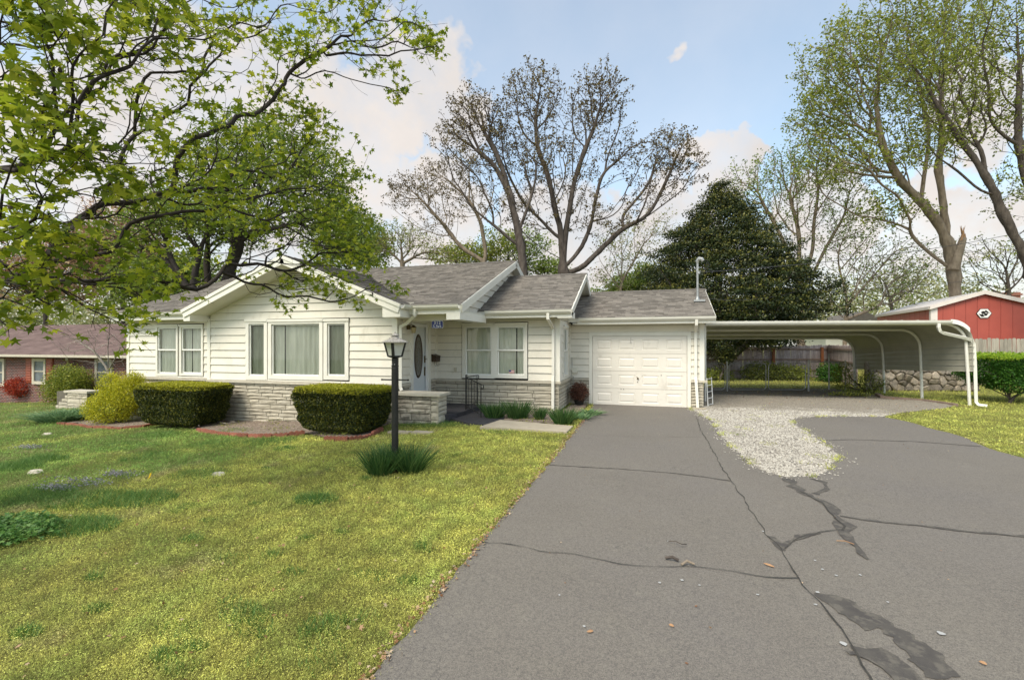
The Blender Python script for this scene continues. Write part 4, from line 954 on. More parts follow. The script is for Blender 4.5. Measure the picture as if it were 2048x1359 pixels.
MB().tube([(XgR + 0.16, YE + 0.05 - 0.1, 2.71), (XgR + 0.16, YE - 0.05, 2.55), (XD + 0.32, YG - 0.02, 2.38), (XD + 0.11, YG + 0.02, 2.3), (XD + 0.1, YG + 0.03, 2.2), (XD + 0.1, YG + 0.03, 0.75), (XD + 0.14, YG + 0.03, 0.68)], 0, flat=(0.075, 0.075)).build('downspout', M['trim'], house)
spout([(XS - 0.16, YE2 - 0.06, 2.67), (XS - 0.16, YE2 - 0.05, 2.52), (XS - 0.13, YM - 0.1, 2.28), (XS - 0.13, YM - 0.1, 0.98), (XS - 0.13, YM - 0.13, 0.84), (XS - 0.13, YM - 0.14, 0.02), (XS - 0.17, YM - 0.28, -0.03)])
spout([(XGR - 0.22, YE3 - 0.06, 2.54), (XGR - 0.22, YE3 - 0.04, 2.4), (XGR - 0.2, YA - 0.1, 2.2), (XGR - 0.2, YA - 0.1, 0.9), (XGR - 0.19, YA - 0.15, 0.75), (XGR - 0.15, YA - 0.18, 0.03)])

# ---- garage door
gd = MB().box(gx0, gx1, YA - 0.0, YA + 0.05, -0.02, 2.11).build('garage_door', M['garage'], house)
sh = 2.12 / 4; pwid = (gx1 - gx0) / 4
for row in range(4):
    zb = -0.02 + row * sh
    sct = MB(); cuts_ = [(gx0 + c * pwid + 0.10 + (0.03 if c == 0 else 0), gx0 + (c + 1) * pwid - 0.10 - (0.03 if c == 3 else 0)) for c in range(4)]
    xa = gx0 + 0.012
    for (c0_, c1_) in cuts_ + [(gx1 - 0.012, None)]:
        sct.box(xa, c0_, YA - 0.028, YA - 0.001, zb + 0.004, zb + sh - 0.005)
        if c1_: sct.box(c0_, c1_, YA - 0.028, YA - 0.001, zb + 0.004, zb + 0.11).box(c0_, c1_, YA - 0.028, YA - 0.001, zb + sh - 0.12, zb + sh - 0.005); xa = c1_
    sct.build('door_section', M['garage'], gd)
    for c in range(4):
        a0 = gx0 + c * pwid + 0.10 + (0.03 if c == 0 else 0); a1 = gx0 + (c + 1) * pwid - 0.10 - (0.03 if c == 3 else 0); b0, b1 = zb + 0.11, zb + sh - 0.12; y = YA - 0.028
        V = []; lv = [(0, 0.0), (0.014, -0.009), (0.03, -0.009), (0.06, 0.002), (0.07, 0.002)]
        for ins, d in lv: V += [(a0 + ins, y - d - 0.001, b0 + ins), (a1 - ins, y - d - 0.001, b0 + ins), (a1 - ins, y - d - 0.001, b1 - ins), (a0 + ins, y - d - 0.001, b1 - ins)]
        F = [(4 * k + i, 4 * k + (i + 1) % 4, 4 * k + 4 + (i + 1) % 4, 4 * k + 4 + i) for k in range(len(lv) - 1) for i in range(4)]; F.append(tuple(range(4 * len(lv) - 4, 4 * len(lv))))
        MB().add([(x, min(yy, YA - 0.0275) if False else yy, z) for x, yy, z in V], F).build('raised_panel', M['garage'], gd)
gh = MB().box(-0.33, -0.29, YA - 0.06, YA - 0.028, 0.80, 0.84); gh.tube([(-0.345, YA - 0.07, 0.87), (-0.30, YA - 0.075, 0.85), (-0.28, YA - 0.07, 0.80)], 0.008, 6); gh.box(-0.325, -0.30, YA - 0.04, YA - 0.028, 0.70, 0.73)
gh.build('handle', M['brass'], gd)
dots = MB()
for (x, z) in ((-0.80, 0.495), (-0.72, 0.49), (0.36, 0.93)): dots.lathe((x, YA - 0.03, z), [(0.012, -0.01), (0.012, 0.01)], 6)
dots.build('bolt_holes', M['black'], gd)
MB().box(-0.52, -0.50, YA - 0.031, YA - 0.0285, 1.86, 2.06).build('scuff_mark', mat('grey_scuff', (0.45, 0.43, 0.39), (0.66, 0.63, 0.56), 25, 0.6), gd)
for (a0, a1, b0, b1) in ((gx0 - 0.10, gx0 - 0.002, -0.05, 2.21), (gx1 + 0.002, gx1 + 0.10, -0.05, 2.21), (gx0 - 0.002, gx1 + 0.002, 2.105, 2.21)): sbox(mapY(YA), a0, a1, -0.1, 0.05, b0, b1, 'door_casing', M['trim'])

# ---- front door in the side wall of the gable
fd = thing_fd = MB().box(XD - 0.10, XD - 0.05, 11.0, 11.88, 0.42, 2.42).build('front_door', M['door'], house)
ov = MB(); n = 28
for (ry, rz_, d) in ((0.235, 0.62, 0.0), (0.225, 0.60, 0.02), (0.20, 0.565, 0.02), (0.19, 0.55, 0.004)):
    ov.v += [(XD - 0.05 + d, 11.44 + ry * math.cos(6.2832 * i / n), 1.52 + rz_ * math.sin(6.2832 * i / n)) for i in range(n)]
ov.f = [(k * n + i, k * n + (i + 1) % n, (k + 1) * n + (i + 1) % n, (k + 1) * n + i) for k in range(3) for i in range(n)]
ov.build('oval_frame', M['brown'], fd)
og = MB(); og.v = [(XD - 0.044, 11.44 + 0.2 * math.cos(6.2832 * i / n), 1.52 + 0.565 * math.sin(6.2832 * i / n)) for i in range(n)]; og.f = [tuple(range(n))]; og.build('oval_glass', M['leaded'], fd)
came = MB()
for s_ in (-1, 1):
    for k_ in (0.45, 0.8): came.tube([(XD - 0.04, 11.44 + s_ * 0.19 * k_ * math.cos(t), 1.52 + 0.54 * k_ * math.sin(t)) for t in [x * math.pi / 10 - math.pi / 2 for x in range(11)]], 0.005, 4)
came.build('leading', M['brass'], fd)
hd = MB().box(XD - 0.05, XD - 0.02, 11.78, 11.83, 1.32, 1.52); hd.tube([(XD - 0.02, 11.80, 1.42), (XD + 0.03, 11.80, 1.42), (XD + 0.04, 11.70, 1.42)], 0.01, 6); hd.box(XD - 0.05, XD - 0.03, 11.78, 11.84, 0.95, 1.2)
hd.build('handle', M['brass'], fd)
for (a0, a1, b0, b1) in ((10.86, 10.99, 0.30, 2.52), (11.89, 12.02, 0.30, 2.52), (10.99, 11.89, 2.43, 2.52)): sbox(mapX(XD), a0, a1, -0.12, 0.05, b0, b1, 'door_casing', M['trim'])
sd = MB()   # open storm-door edge strip against the frame
sd.box(XD - 0.02, XD + 0.01, 10.99, 11.07, 0.44, 2.42); sd.box(XD - 0.02, XD + 0.01, 11.81, 11.885, 0.44, 2.42); sd.box(XD - 0.02, XD + 0.01, 11.07, 11.81, 2.33, 2.42); sd.box(XD - 0.02, XD + 0.01, 11.07, 11.81, 0.44, 0.56)
sd.build('storm_door_frame', M['white'], house)
wallbox(XD - 0.16, XD - 0.13, 10.85, 12.05, 0.1, 2.6)

# ---- porch
LZ = 0.12
porch = thing('porch', 'black painted porch landing with rounded edge below the front door', 'porch', (-5.3, 11.2, 0))
lp = [(XD, 10.3), (-5.0, 10.2), (-4.72, 10.25), (-4.60, 10.5), (-4.56, 11.0), (-4.56, 12.3), (XD, 12.3)]
sheet('landing', lp, LZ, M['paint'], 0.3, porch)
sheet('upper_step', [(XD + 0.05, 10.5), (-5.78, 10.5), (-5.78, 12.25), (XD + 0.05, 12.25)], 0.40, M['paint'], 0.28, porch)
# planter wall
planter = thing('porch_wall', 'low stained limestone planter wall with flat cap beside the porch steps', 'stone wall', (-5.6, 10.1, -0.15))
PX0, PX1, PY0, PY1 = -6.75, -4.80, 9.90, 10.36
MB().box(PX0, PX1 - 0.02, PY0 + 0.02, PY1 - 0.01, -0.5, 0.60).build('core', M['mortar'], planter)
stones(mapY(PY0 + 0.01), PX0, PX1 - 0.20, -0.28, 0.60, planter, M['dstone'], 21, minl=0.25, maxl=0.55, rowh=0.12)
stones(mapY(PY0 + 0.01), PX1 - 0.20, PX1, -0.28, 0.60, planter, M['stone'], 22, minl=0.2, maxl=0.21, rowh=0.13)
stones(mapX(PX1 - 0.02), PY0, PY1, -0.28, 0.60, planter, M['stone'], 23, minl=0.2, maxl=0.46, rowh=0.13)
MB().box(PX0, PX1 + 0.07, PY0 - 0.08, PY1 + 0.06, 0.602, 0.665).build('cap_slab', M['cap'], planter)

# ---- things on the house
s3 = onY(874.7, 648.5, 10.38)
sign = thing('house_number_sign', 'small blue enamel address sign reading 312 S. Park under the porch eave', 'sign', (s3.x, 10.38, s3.z))
def rrect(w, h, r_, n=5): return [(sx * (w / 2 - r_) + r_ * math.cos(a0 + k * math.pi / 2 / n), sz * (h / 2 - r_) + r_ * math.sin(a0 + k * math.pi / 2 / n)) for sx, sz, a0 in ((1, 1, 0), (-1, 1, math.pi / 2), (-1, -1, math.pi), (1, -1, 1.5 * math.pi)) for k in range(n + 1)]
def plate(c, pts, y0, y1, name, m, parent):
    n = len(pts); b = MB(); b.v = [(c.x + x, y0, c.z + z) for x, z in pts] + [(c.x + x, y1, c.z + z) for x, z in pts]
    b.f = [tuple(range(n)), tuple(reversed(range(n, 2 * n)))] + [(i + n, (i + 1) % n + n, (i + 1) % n, i) for i in range(n)]; return b.build(name, m, parent)
plate(s3, rrect(0.315, 0.19, 0.04), 10.38, 10.392, 'rim', M['white'], sign); plate(s3, rrect(0.30, 0.175, 0.036), 10.374, 10.381, 'plate', M['blue'], sign)
def text(s_, c, y, size, name, m, parent, sp=1.0):
    cu = bpy.data.curves.new(name, 'FONT'); cu.body = s_; cu.size = size; cu.align_x = 'CENTER'; cu.align_y = 'CENTER'; cu.extrude = 0.001; cu.space_character = sp; cu.offset = size * 0.012
    tmp = bpy.data.objects.new('t', cu); COL.objects.link(tmp); dg = bpy.context.evaluated_depsgraph_get(); me = bpy.data.meshes.new_from_object(tmp.evaluated_get(dg)); bpy.data.objects.remove(tmp)
    v = np.empty(len(me.vertices) * 3); me.vertices.foreach_get('co', v); v = v.reshape(-1, 3); o_ = np.stack([v[:, 0] + c.x, np.full(len(v), y) - v[:, 2], v[:, 1] + c.z], 1)
    me.vertices.foreach_set('co', o_.reshape(-1)); me.materials.clear(); me.materials.append(m); me.update(); return link(name, me, parent)
text('312', s3 + Vector((0, 0, 0.038)), 10.372, 0.105, 'number', M['white'], sign, 1.25); text('S. Park', s3 + Vector((0, 0, -0.045)), 10.372, 0.082, 'street_name', M['white'], sign)
MB().tube([(s3.x - 0.1, 10.385, s3.z + 0.08), (s3.x - 0.1, 10.385, 2.46)], 0.003, 4).tube([(s3.x + 0.1, 10.385, s3.z + 0.08), (s3.x + 0.1, 10.385, 2.46)], 0.003, 4).build('hanging_wire', M['galv'], sign)
# mailbox
mb_ = thing('mailbox', 'small brown metal wall mailbox with paper hooks beside the front door', 'mailbox', (XD + 0.1, 12.2, 1.4))
b = MB().box(XD + 0.035, XD + 0.17, 12.08, 12.38, 1.34, 1.52); b.build('box', M['brown'], mb_)
MB().hexa([(XD + .035, 12.07, 1.50), (XD + .19, 12.07, 1.47), (XD + .19, 12.39, 1.47), (XD + .035, 12.39, 1.50), (XD + .035, 12.07, 1.56), (XD + .19, 12.07, 1.50), (XD + .19, 12.39, 1.50), (XD + .035, 12.39, 1.56)]).build('lid', M['brown'], mb_)
for y in (12.15, 12.3): MB().tube([(XD + 0.1, y, 1.34), (XD + 0.1, y, 1.25), (XD + 0.12, y + 0.02, 1.21), (XD + 0.16, y + 0.02, 1.22), (XD + 0.17, y, 1.27)], 0.005, 5).build('hook', M['brown'], mb_)
# wall lantern
wl = thing('wall_lantern', 'small brass wall lantern beside the front door', 'lantern', (XD + 0.1, 10.72, 2.3))
MB().lathe((XD + 0.05, 10.72, 2.3), [(0.05, -0.06), (0.055, 0), (0.05, 0.06)], 10).build('backplate', M['brass'], wl)
MB().tube([(XD + 0.06, 10.72, 2.32), (XD + 0.14, 10.72, 2.37), (XD + 0.2, 10.72, 2.33)], 0.01, 6).build('arm', M['brass'], wl)
MB().lathe((XD + 0.2, 10.72, 2.14), [(0.045, 0), (0.075, 0.15), (0.02, 0.2)], 6).build('lantern_glass', mat('amber_glass', (0.45, 0.38, 0.22), None, 5, 0.2), wl)
MB().lathe((XD + 0.2, 10.72, 2.285), [(0.085, 0), (0.06, 0.03), (0.015, 0.07)], 6).build('lantern_cap', M['brass'], wl)
# outlet, meter box
oc = onY(912, 738.5, YM); setp(MB().box(oc.x - 0.035, oc.x + 0.035, YM - 0.055, YM - 0.02, oc.z - 0.06, oc.z + 0.06).build('outlet_cover', M['cap']), 'small beige outlet cover on the siding left of the porch windows', 'outlet')
mc = onY(1150.5, 740, YA); mbx = thing('utility_box', 'small grey utility box with cable left of the garage door', 'utility box', (mc.x, YA, mc.z))
MB().box(mc.x - 0.075, mc.x + 0.075, YA - 0.12, YA - 0.02, mc.z - 0.08, mc.z + 0.08).build('box', M['soffit'], mbx)
MB().tube([(mc.x - 0.10, YA - 0.04, mc.z + 0.4), (mc.x - 0.09, YA - 0.05, mc.z + 0.1), (mc.x - 0.06, YA - 0.06, mc.z + 0.02), (mc.x - 0.12, YA - 0.09, mc.z - 0.17), (mc.x - 0.04, YA - 0.10, mc.z - 0.2), (mc.x - 0.05, YA - 0.12, mc.z - 0.7)], 0.009, 5).build('cable', M['galv'], mbx)
# flag sticker in the window
fl = onY(1022, 743, YM - 0.035)
fs = thing('window_sticker', 'tiny flag sticker in the lower corner of the porch window', 'sticker', (fl.x, YM, fl.z)); yy = YM + 0.028
MB().box(fl.x - 0.08, fl.x + 0.08, yy, yy + 0.001, fl.z - 0.045, fl.z + 0.045).build('stripes_white', M['white'], fs)
b = MB()
for k in range(4): b.box(fl.x - 0.08, fl.x + 0.08, yy - 0.001, yy - 0.0002, fl.z - 0.045 + k * 0.026, fl.z - 0.033 + k * 0.026)
b.build('stripes_red', M['red'], fs); MB().box(fl.x - 0.08, fl.x - 0.015, yy - 0.002, yy - 0.0012, fl.z, fl.z + 0.045).build('canton', M['blue'], fs)
# handrails
def handrail(p0, p1, h, label, scroll=True):
    p0, p1 = Vector(p0), Vector(p1); rt = thing('handrail', label, 'handrail', p0)
    t0, t1 = p0 + Vector((0, 0, h)), p1 + Vector((0, 0, h))
    MB().tube([p0, t0 + Vector((0, 0, 0.07))], 0.014, 6).build('newel_post', M['black'], rt); MB().tube([p1, t1], 0.014, 6).build('newel_post', M['black'], rt)
    d = (p1 - p0); d.z = 0; d.normalize()
    cur = [t0 + (t1 - t0) * 0.0, t1 + d * 0.03] + [t1 + d * (0.07 + 0.05 * math.sin(a_)) + Vector((0, 0, -0.05 + 0.05 * math.cos(a_))) for a_ in (0.3, 0.9, 1.6, 2.3, 3.0, 3.8)]
    MB().tube(cur, 0.013, 6).build('top_rail', M['black'], rt)
    MB().tube([p0 + Vector((0, 0, 0.10)), p1 + Vector((0, 0, 0.10))], 0.010, 5).build('bottom_rail', M['black'], rt)
    for k in range(1, 5):
        a_ = p0.lerp(p1, k / 5); bl = MB().tube([a_ + Vector((0, 0, 0.10)), a_ + Vector((0, 0, h))], 0.007, 5)
        bl.build('baluster', M['black'], rt)
handrail((-4.62, 11.15, LZ), (-4.03, 10.72, -0.02), 0.86, 'black iron handrail at the near edge of the porch steps')
handrail((-4.64, 11.28, LZ), (-4.60, 11.92, LZ), 0.86, 'black iron handrail along the landing edge behind the stair rail')
# service mast
ms = onY(1395, 580, 15.0)
mast = thing('service_mast', 'grey electric service mast with weatherhead on the garage roof', 'service mast', (ms.x, 15.0, 3.1))
zt = onY(1395, 520, 15.0).z
MB().tube([(ms.x, 15.0, 2.6), (ms.x, 15.0, zt - 0.05)], 0.032, 10).build('mast_pipe', M['galv'], mast)
MB().tube([(ms.x, 15.0, zt - 0.1), (ms.x, 15.0, zt - 0.02), (ms.x + 0.04, 14.98, zt + 0.04), (ms.x + 0.12, 14.97, zt + 0.02), (ms.x + 0.15, 14.96, zt - 0.04)], [0.036, 0.055, 0.06, 0.06, 0.05], 10).build('weatherhead', M['galv'], mast)
MB().box(ms.x - 0.12, ms.x + 0.2, 14.8, 15.2, 3.14, 3.2).lathe((ms.x, 15, 3.15), [(0.08, 0), (0.04, 0.16)], 10).build('roof_flashing', M['galv'], mast)
MB().tube([(ms.x + 0.14, 14.97, zt - 0.03), (ms.x + 0.26, 14.97, zt - 0.02), (ms.x + 0.33, 14.97, zt - 0.16), (ms.x + 0.25, 14.97, zt - 0.3), (ms.x + 0.12, 14.98, zt - 0.34)], 0.007, 5).build('drip_loop', M['wire'], mast)
MB().lathe((ms.x + 0.03, 15, zt - 0.42), [(0.05, 0), (0.05, 0.08)], 8).build('bracket', M['galv'], mast)
def wirething(name, label, pts, r_, sag):
    pts = [Vector(p) for p in pts]; out = []
    for a_, c_ in zip(pts[:-1], pts[1:]):
        for i in range(13): t = i / 12; p = a_.lerp(c_, t); p.z -= sag * 4 * t * (1 - t); out.append(p)
    return setp(MB().tube(out, r_, 5).build(name, M['wire']), label, 'power line')
wirething('power_line', 'dark power line running from the roof mast to the upper right', [(ms.x + 0.05, 15, zt - 0.38), at(2048, 463, 24), at(2500, 425, 28)], 0.012, 0.25)
wirething('power_line', 'thin lower cable crossing in front of the dark cedar behind the garage', [at(1395, 594, 19), at(1595, 582, 22), at(2100, 540, 30)], 0.011, 0.25)
# ================================================================== CARPORT
CA = math.radians(11); ca, sa = math.cos(CA), math.sin(CA)
O = Vector((9.25, 17.1, 0))
def cp(a_, b_, z): return Vector((O.x - ca * a_ - sa * b_, O.y - sa * a_ + ca * b_, z))    # a: leftwards along the open front, b: to the back
cpo = thing('carport', 'white steel carport with rounded eave and ribbed side sheet over the gravel bay', 'carport', (5.5, 18.5, 0))
BD = [0.0, 1.75, 3.55, 5.25]; ZT = [2.50, 2.37, 2.25, 2.13]
def aend(b_): return (O.x - sa * b_ - 1.72) / ca
RX, RZ = 0.62, 0.62
def arch(zt, n=9): return [(RX * (1 - math.cos(t)) if False else RX - RX * math.cos(math.pi / 2 * (i / n)) , zt - RZ + RZ * math.sin(math.pi / 2 * (i / n))) for i, t in enumerate([0] * (n + 1))]
for b_, zt in zip(BD, ZT):
    lean = 0.10
    pts = [cp(0.0 - (lean if b_ == 0 else .06) * (1 - min(1, z / 1.9)) + 0.05, b_ + 0.03, z) for z in (-0.05, 0.6, 1.2)] + [cp(a_ + 0.05, b_ + 0.03, z) for a_, z in arch(zt - 0.03)] + [cp(aend(b_), b_ + 0.03, zt - 0.03)]
    MB().tube(pts, 0.042, 8).build('hoop_frame', M['cpwhite'], cpo)
    MB().tube([cp(aend(b_) - 0.02, b_ + 0.03, -0.05), cp(aend(b_) - 0.02, b_ + 0.03, zt - 0.04)], 0.03, 6).build('leg', M['cpwhite'], cpo)
def zt_at(b_): return 2.55 - (2.55 - 2.15) * b_ / 5.25
def rib_strip(name, prof_fn, m):    # profile from a function of b -> list of points, ribbed across
    b = MB(); b0, b1 = -0.12, 5.45; P0 = prof_fn(b0); P1 = prof_fn(b1); n = len(P0); b.v = [p for p in P0] + [p for p in P1]
    b.f = [(i, i + 1, i + 1 + n, i + n) for i in range(n - 1)]; o = b.build(name, m, cpo)
    md = o.modifiers.new('thick', 'SOLIDIFY'); md.thickness = 0.006; return o
def ribz(w, L=0.45):   # cross rib profile positions along the sheet
    out = []; x = 0
    while x < w - 0.02:
        out += [(x, 0.0), (min(x + L * 0.86, w), 0.0), (min(x + L * 0.90, w), 0.020), (min(x + L * 0.96, w), 0.020)]; x += L
    out.append((w, 0.0)); return out
# roof sheets, each as wide as a panel, ribs running front to back
amax = 7.9; a_ = RX
while a_ < 7.75:
    a2 = min(a_ + 0.9, 7.75)
    rib_strip('roof_sheet', lambda b_, a_=a_, a2=a2: [cp(min(a_ + w, aend(b_) + 0.05), b_, zt_at(b_) + h) for w, h in ribz(a2 - a_)], M['cpsheet']); a_ = a2 + 0.002
def bend(b_):
    pts = []; n = 10
    for i in range(n + 1):
        t = math.pi / 2 * i / n; pts.append(cp(RX - (RX + 0.02) * math.sin(t), b_, zt_at(b_) - RZ + RZ * math.cos(t) + 0.0))
    return pts
rib_strip('bent_sheet', bend, M['cpsheet'])
zlow = lambda b_: 1.03 - 0.04 * b_
H = 5
for k in range(H):
    def side(b_, k=k):
        top = zt_at(b_) - RZ + 0.035; L = (top - zlow(b_)) / H; z0 = zlow(b_) + k * L; out = []
        for f, d in ((0.0, 0.012), (0.10, 0.0), (0.86, 0.0), (0.90, -0.03), (1.0, -0.034)): out.append(cp(-0.02 + d, b_, z0 + f * L))
        return out
    rib_strip('side_sheet', side, M['cpsheet'])
# front edge trim, gutter and downspout
fr = []
for i in range(11):
    t = math.pi / 2 * i / 10; fr.append((RX - (RX + 0.03) * math.sin(t), zt_at(-0.14) - RZ + (RZ + 0.015) * math.cos(t)))
fr = fr[:7]; b = MB(); n = len(fr)
for a_, z in fr: b.v += [cp(a_, -0.16, z + 0.02), cp(a_, -0.16, z - 0.11), cp(a_, -0.02, z + 0.03), cp(a_, -0.14, z - 0.11)]
b.f = [(4 * i, 4 * i + 4, 4 * i + 5, 4 * i + 1) for i in range(n - 1)] + [(4 * i + 2, 4 * i + 6, 4 * i + 4, 4 * i) for i in range(n - 1)] + [(4 * i + 1, 4 * i + 5, 4 * i + 7, 4 * i + 3) for i in range(n - 1)]
b.build('edge_trim', M['white'], cpo)
b = MB(); zf = 2.555
for a_ in (0.62, aend(-0.14) + 0.0): b.v += [cp(a_, -0.12, zf - 0.10), cp(a_, -0.19, zf - 0.10), cp(a_, -0.225, zf - 0.05), cp(a_, -0.235, zf + 0.01), cp(a_, -0.215, zf + 0.01), cp(a_, -0.12, zf + 0.01)]
b.f = [(i, (i + 1) % 6, (i + 1) % 6 + 6, i + 6) for i in range(6)] + [tuple(reversed(range(6))), tuple(range(6, 12))]; b.build('gutter', M['cpwhite'], cpo)
MB().tube([cp(0.98, -0.18, 2.47), cp(0.98, -0.18, 2.36), cp(0.93, -0.16, 2.25), cp(0.82, -0.14, 2.19), cp(0.12, -0.06, 2.03), cp(-0.03, -0.06, 1.97), cp(-0.09, -0.06, 1.86), cp(-0.12, -0.06, 1.2), cp(-0.15, -0.06, 0.12), cp(-0.18, -0.1, 0.04), cp(-0.32, -0.22, 0.02)], 0, flat=(0.075, 0.085)).build('downspout', M['cpwhite'], cpo)
# timber edging at the bay
tb = [onG(1754, 790), onG(1765, 796), onG(1850, 803), onG(1912, 812)]
setp(MB().tube([(p.x, p.y, 0.03) for p in tb], 0, flat=(0.14, 0.10)).build('timber_edging', M['rail']), 'weathered timber edging between the gravel bay and the grass under the carport', 'timber')

# ================================================================== WOOD FENCES
def picket_fence(name, label, line, h, m, zb=0.02, pw=0.14, rails=(0.35, 0.95, 1.6), posts=(), dog=True, seed=1, front=-1, pickets=True, postm=None, hfn=None):
    r = random.Random(seed); p0 = Vector((line[0][0], line[0][1], 0)); rt = thing(name, label, 'fence', (p0.x, p0.y, 0))
    for (x0, y0), (x1, y1) in zip(line[:-1], line[1:]):
        d = Vector((x1 - x0, y1 - y0, 0)); L = d.length; d.normalize(); nrm = Vector((d.y, -d.x, 0)); n = int(L / (pw + 0.008))
        for i in range(n):
            a_ = Vector((x0, y0, 0)) + d * (i * L / n); hh = (hfn(i / n) if hfn else h) + r.uniform(-0.025, 0.025); z0 = terr(a_.x) + zb + r.uniform(0, .02); w = pw * r.uniform(0.93, 1.0); t = r.uniform(-.006, .006); lean = r.uniform(-.01, .01)
            prof = [(0, z0), (w, z0), (w + lean, z0 + hh - 0.05), (w * .78 + lean, z0 + hh), (w * .22 + lean, z0 + hh), (lean, z0 + hh - 0.05)] if dog else [(0, z0), (w, z0), (w + lean, z0 + hh), (w / 2 + lean, z0 + hh + .002), (lean, z0 + hh)]
            k = len(prof); b = MB(); b.v = [tuple(a_ + d * u + nrm * (0.009 + t) + Vector((0, 0, z))) for u, z in prof] + [tuple(a_ + d * u - nrm * (0.009 - t) + Vector((0, 0, z))) for u, z in prof]
            b.f = [tuple(range(k)), tuple(reversed(range(k, 2 * k)))] + [(j + k, (j + 1) % k + k, (j + 1) % k, j) for j in range(k)]
            b.build('picket', m, rt)
        for rz in rails:
            a_ = Vector((x0, y0, rz)) + nrm * 0.04 * -front * -1; e_ = a_ + d * L; off_ = nrm * (0.035 * front)
            MB().tube([Vector((x0, y0, rz)) + off_, Vector((x0, y0, rz)) + off_ + d * L], 0, flat=(0.04, 0.085)).build('rail', M['rail'], rt)
    for (x, y) in posts:
        MB().box(x - 0.06, x + 0.06, y - 0.06, y + 0.06, -0.1, h - 0.1).build('post', postm or M['post'], rt)
    return rt
# back fence seen under the carport
fa = at(1385, 690, 24.2); fb_ = at(1655, 690, 25.2); fc = at(1715, 690, 19.6)
def on_line(px): 
    # point on the back fence line for a photo column
    k = (px - CX) / FPX; dx, dy = CT * k - ST, ST * k + CT; ex, ey = fb_.x - fa.x, fb_.y - fa.y
    t = (fa.x * ey - fa.y * ex) / (dx * ey - dy * ex); return dx * t, dy * t
fps = [on_line(1450), on_line(1544), on_line(1641)]
dn = Vector((fb_.x - fa.x, fb_.y - fa.y, 0)).normalized(); nn = Vector((dn.y, -dn.x, 0))
picket_fence('wood_fence', 'weathered grey picket fence with orange posts seen under the carport', [(fa.x - 4, fa.y - 4 * dn.y / dn.x), (fb_.x, fb_.y)], 1.78, M['fence'], rails=(0.42, 1.02, 1.58), posts=[(x + nn.x * 0.11, y + nn.y * 0.11) for x, y in fps], front=1, seed=3, hfn=lambda t: 1.62 + 0.16 * t)
picket_fence('wood_fence', 'grey picket fence side run meeting the back fence at its corner behind the carport', [(fb_.x, fb_.y), (fc.x, fc.y)], 1.78, M['fence'], rails=(1.02, 1.6), front=1, seed=4)
ra = at(1925, 680, 21.0); rb = at(2260, 680, 20.0)
picket_fence('wood_fence', 'pale weathered picket fence in front of the red shed above the right hedge', [(ra.x, ra.y), (rb.x, rb.y)], 2.08, M['fencel'], front=-1, seed=5, pw=0.155)

# ================================================================== CHAIN LINK GATES
def roundframe(c0, c1, z0, z1, r_):
    d = (c1 - c0); L = d.length; d.normalize(); pts = []
    for cx_, cz, a0 in ((L - r_, z1 - r_, 0), (r_, z1 - r_, 1), (r_, z0 + r_, 2), (L - r_, z0 + r_, 3)):
        for k in range(5):
            t = (a0 + k / 4) * math.pi / 2; pts.append(c0 + d * (cx_ + r_ * math.cos(t)) + Vector((0, 0, cz + r_ * math.sin(t))))
    pts.append(pts[0]); return pts
def mesh_wire(c0, c1, z0, z1, parent, step=0.11):
    d = c1 - c0; L = d.length; d.normalize(); b = MB(); h = z1 - z0; x = -h
    while x < L:
        for s_ in (1, -1):
            xs, xe = (x, x + h) if s_ > 0 else (x + h, x); za, zb_ = z0, z1
            A_, B_ = xs, xe
            lo, hi = (A_, B_) if A_ < B_ else (B_, A_)
            def zat(q): return za + (q - A_) / (B_ - A_) * (zb_ - za)
            l2, h2 = max(lo, 0), min(hi, L)
            if h2 - l2 > 0.02:
                p, q = c0 + d * l2 + Vector((0, 0, zat(l2))), c0 + d * h2 + Vector((0, 0, zat(h2))); w = Vector((0, 0, 0.0013))
                b.add([p - w, q - w, q + w, p + w], [(0, 1, 2, 3)])
        x += step
    o = b.build('wire_mesh', M['galv'], parent); return setp(o, kind='stuff')
def gline(px):
    fwv = 17.9; p = at(px, 700, fwv); return Vector((p.x, p.y, 0))
def gate(px0, px1, label, zt=1.10):
    c0, c1 = gline(px0), gline(px1); rt = thing('chain_link_gate', label, 'gate', c0)
    MB().tube(roundframe(c0, c1, 0.06, zt, 0.14), 0.017, 6, cap=False).build('frame', M['galv'], rt); mesh_wire(c0 + Vector((0, 0, 0)), c1, 0.08, zt - 0.02, rt); return rt
gate(1388, 1450, 'chain link gate panel closest to the garage wall, partly hidden by it')
gate(1458, 1532, 'chain link gate leaf in the middle, between the thick post and the next leaf')
gate(1537, 1611, 'chain link gate leaf hung on the post left of the short chain link fence')
def gpost(px, label, zt=1.18):
    p = gline(px); rt = setp(MB().tube([p + Vector((0, 0, -0.05)), p + Vector((0, 0, zt))], 0.034, 8).lathe((p.x, p.y, zt), [(0.036, 0), (0.034, 0.03), (0.01, 0.05)], 8).build('gate_post', M['galv']), label, 'post'); return rt
gpost(1454, 'steel gate post between the first and the middle chain link gates', 1.14); gpost(1617, 'steel gate post at the left end of the short chain link fence', 1.2)
c0, c1 = gline(1617), gline(1691); cf = thing('chain_link_fence', 'short chain link fence from the gate post to the rear carport leg', 'fence', c0)
MB().tube([c0 + Vector((0, 0, 1.14)), c1 + Vector((0, 0, 1.16))], 0.016, 6).build('top_rail', M['galv'], cf); MB().tube([c1 + Vector((0, 0, 0)), c1 + Vector((0, 0, 1.22))], 0.025, 6).build('end_post', M['galv'], cf); mesh_wire(c0, c1, 0.05, 1.12, cf)
fr_ = at(1658, 700, 18.6); setp(MB().tube([(fr_.x, fr_.y, 0), (fr_.x, fr_.y, 1.45)], 0.03, 8).build('fence_post', M['galv']), 'taller thin steel post behind the short chain link fence', 'post')

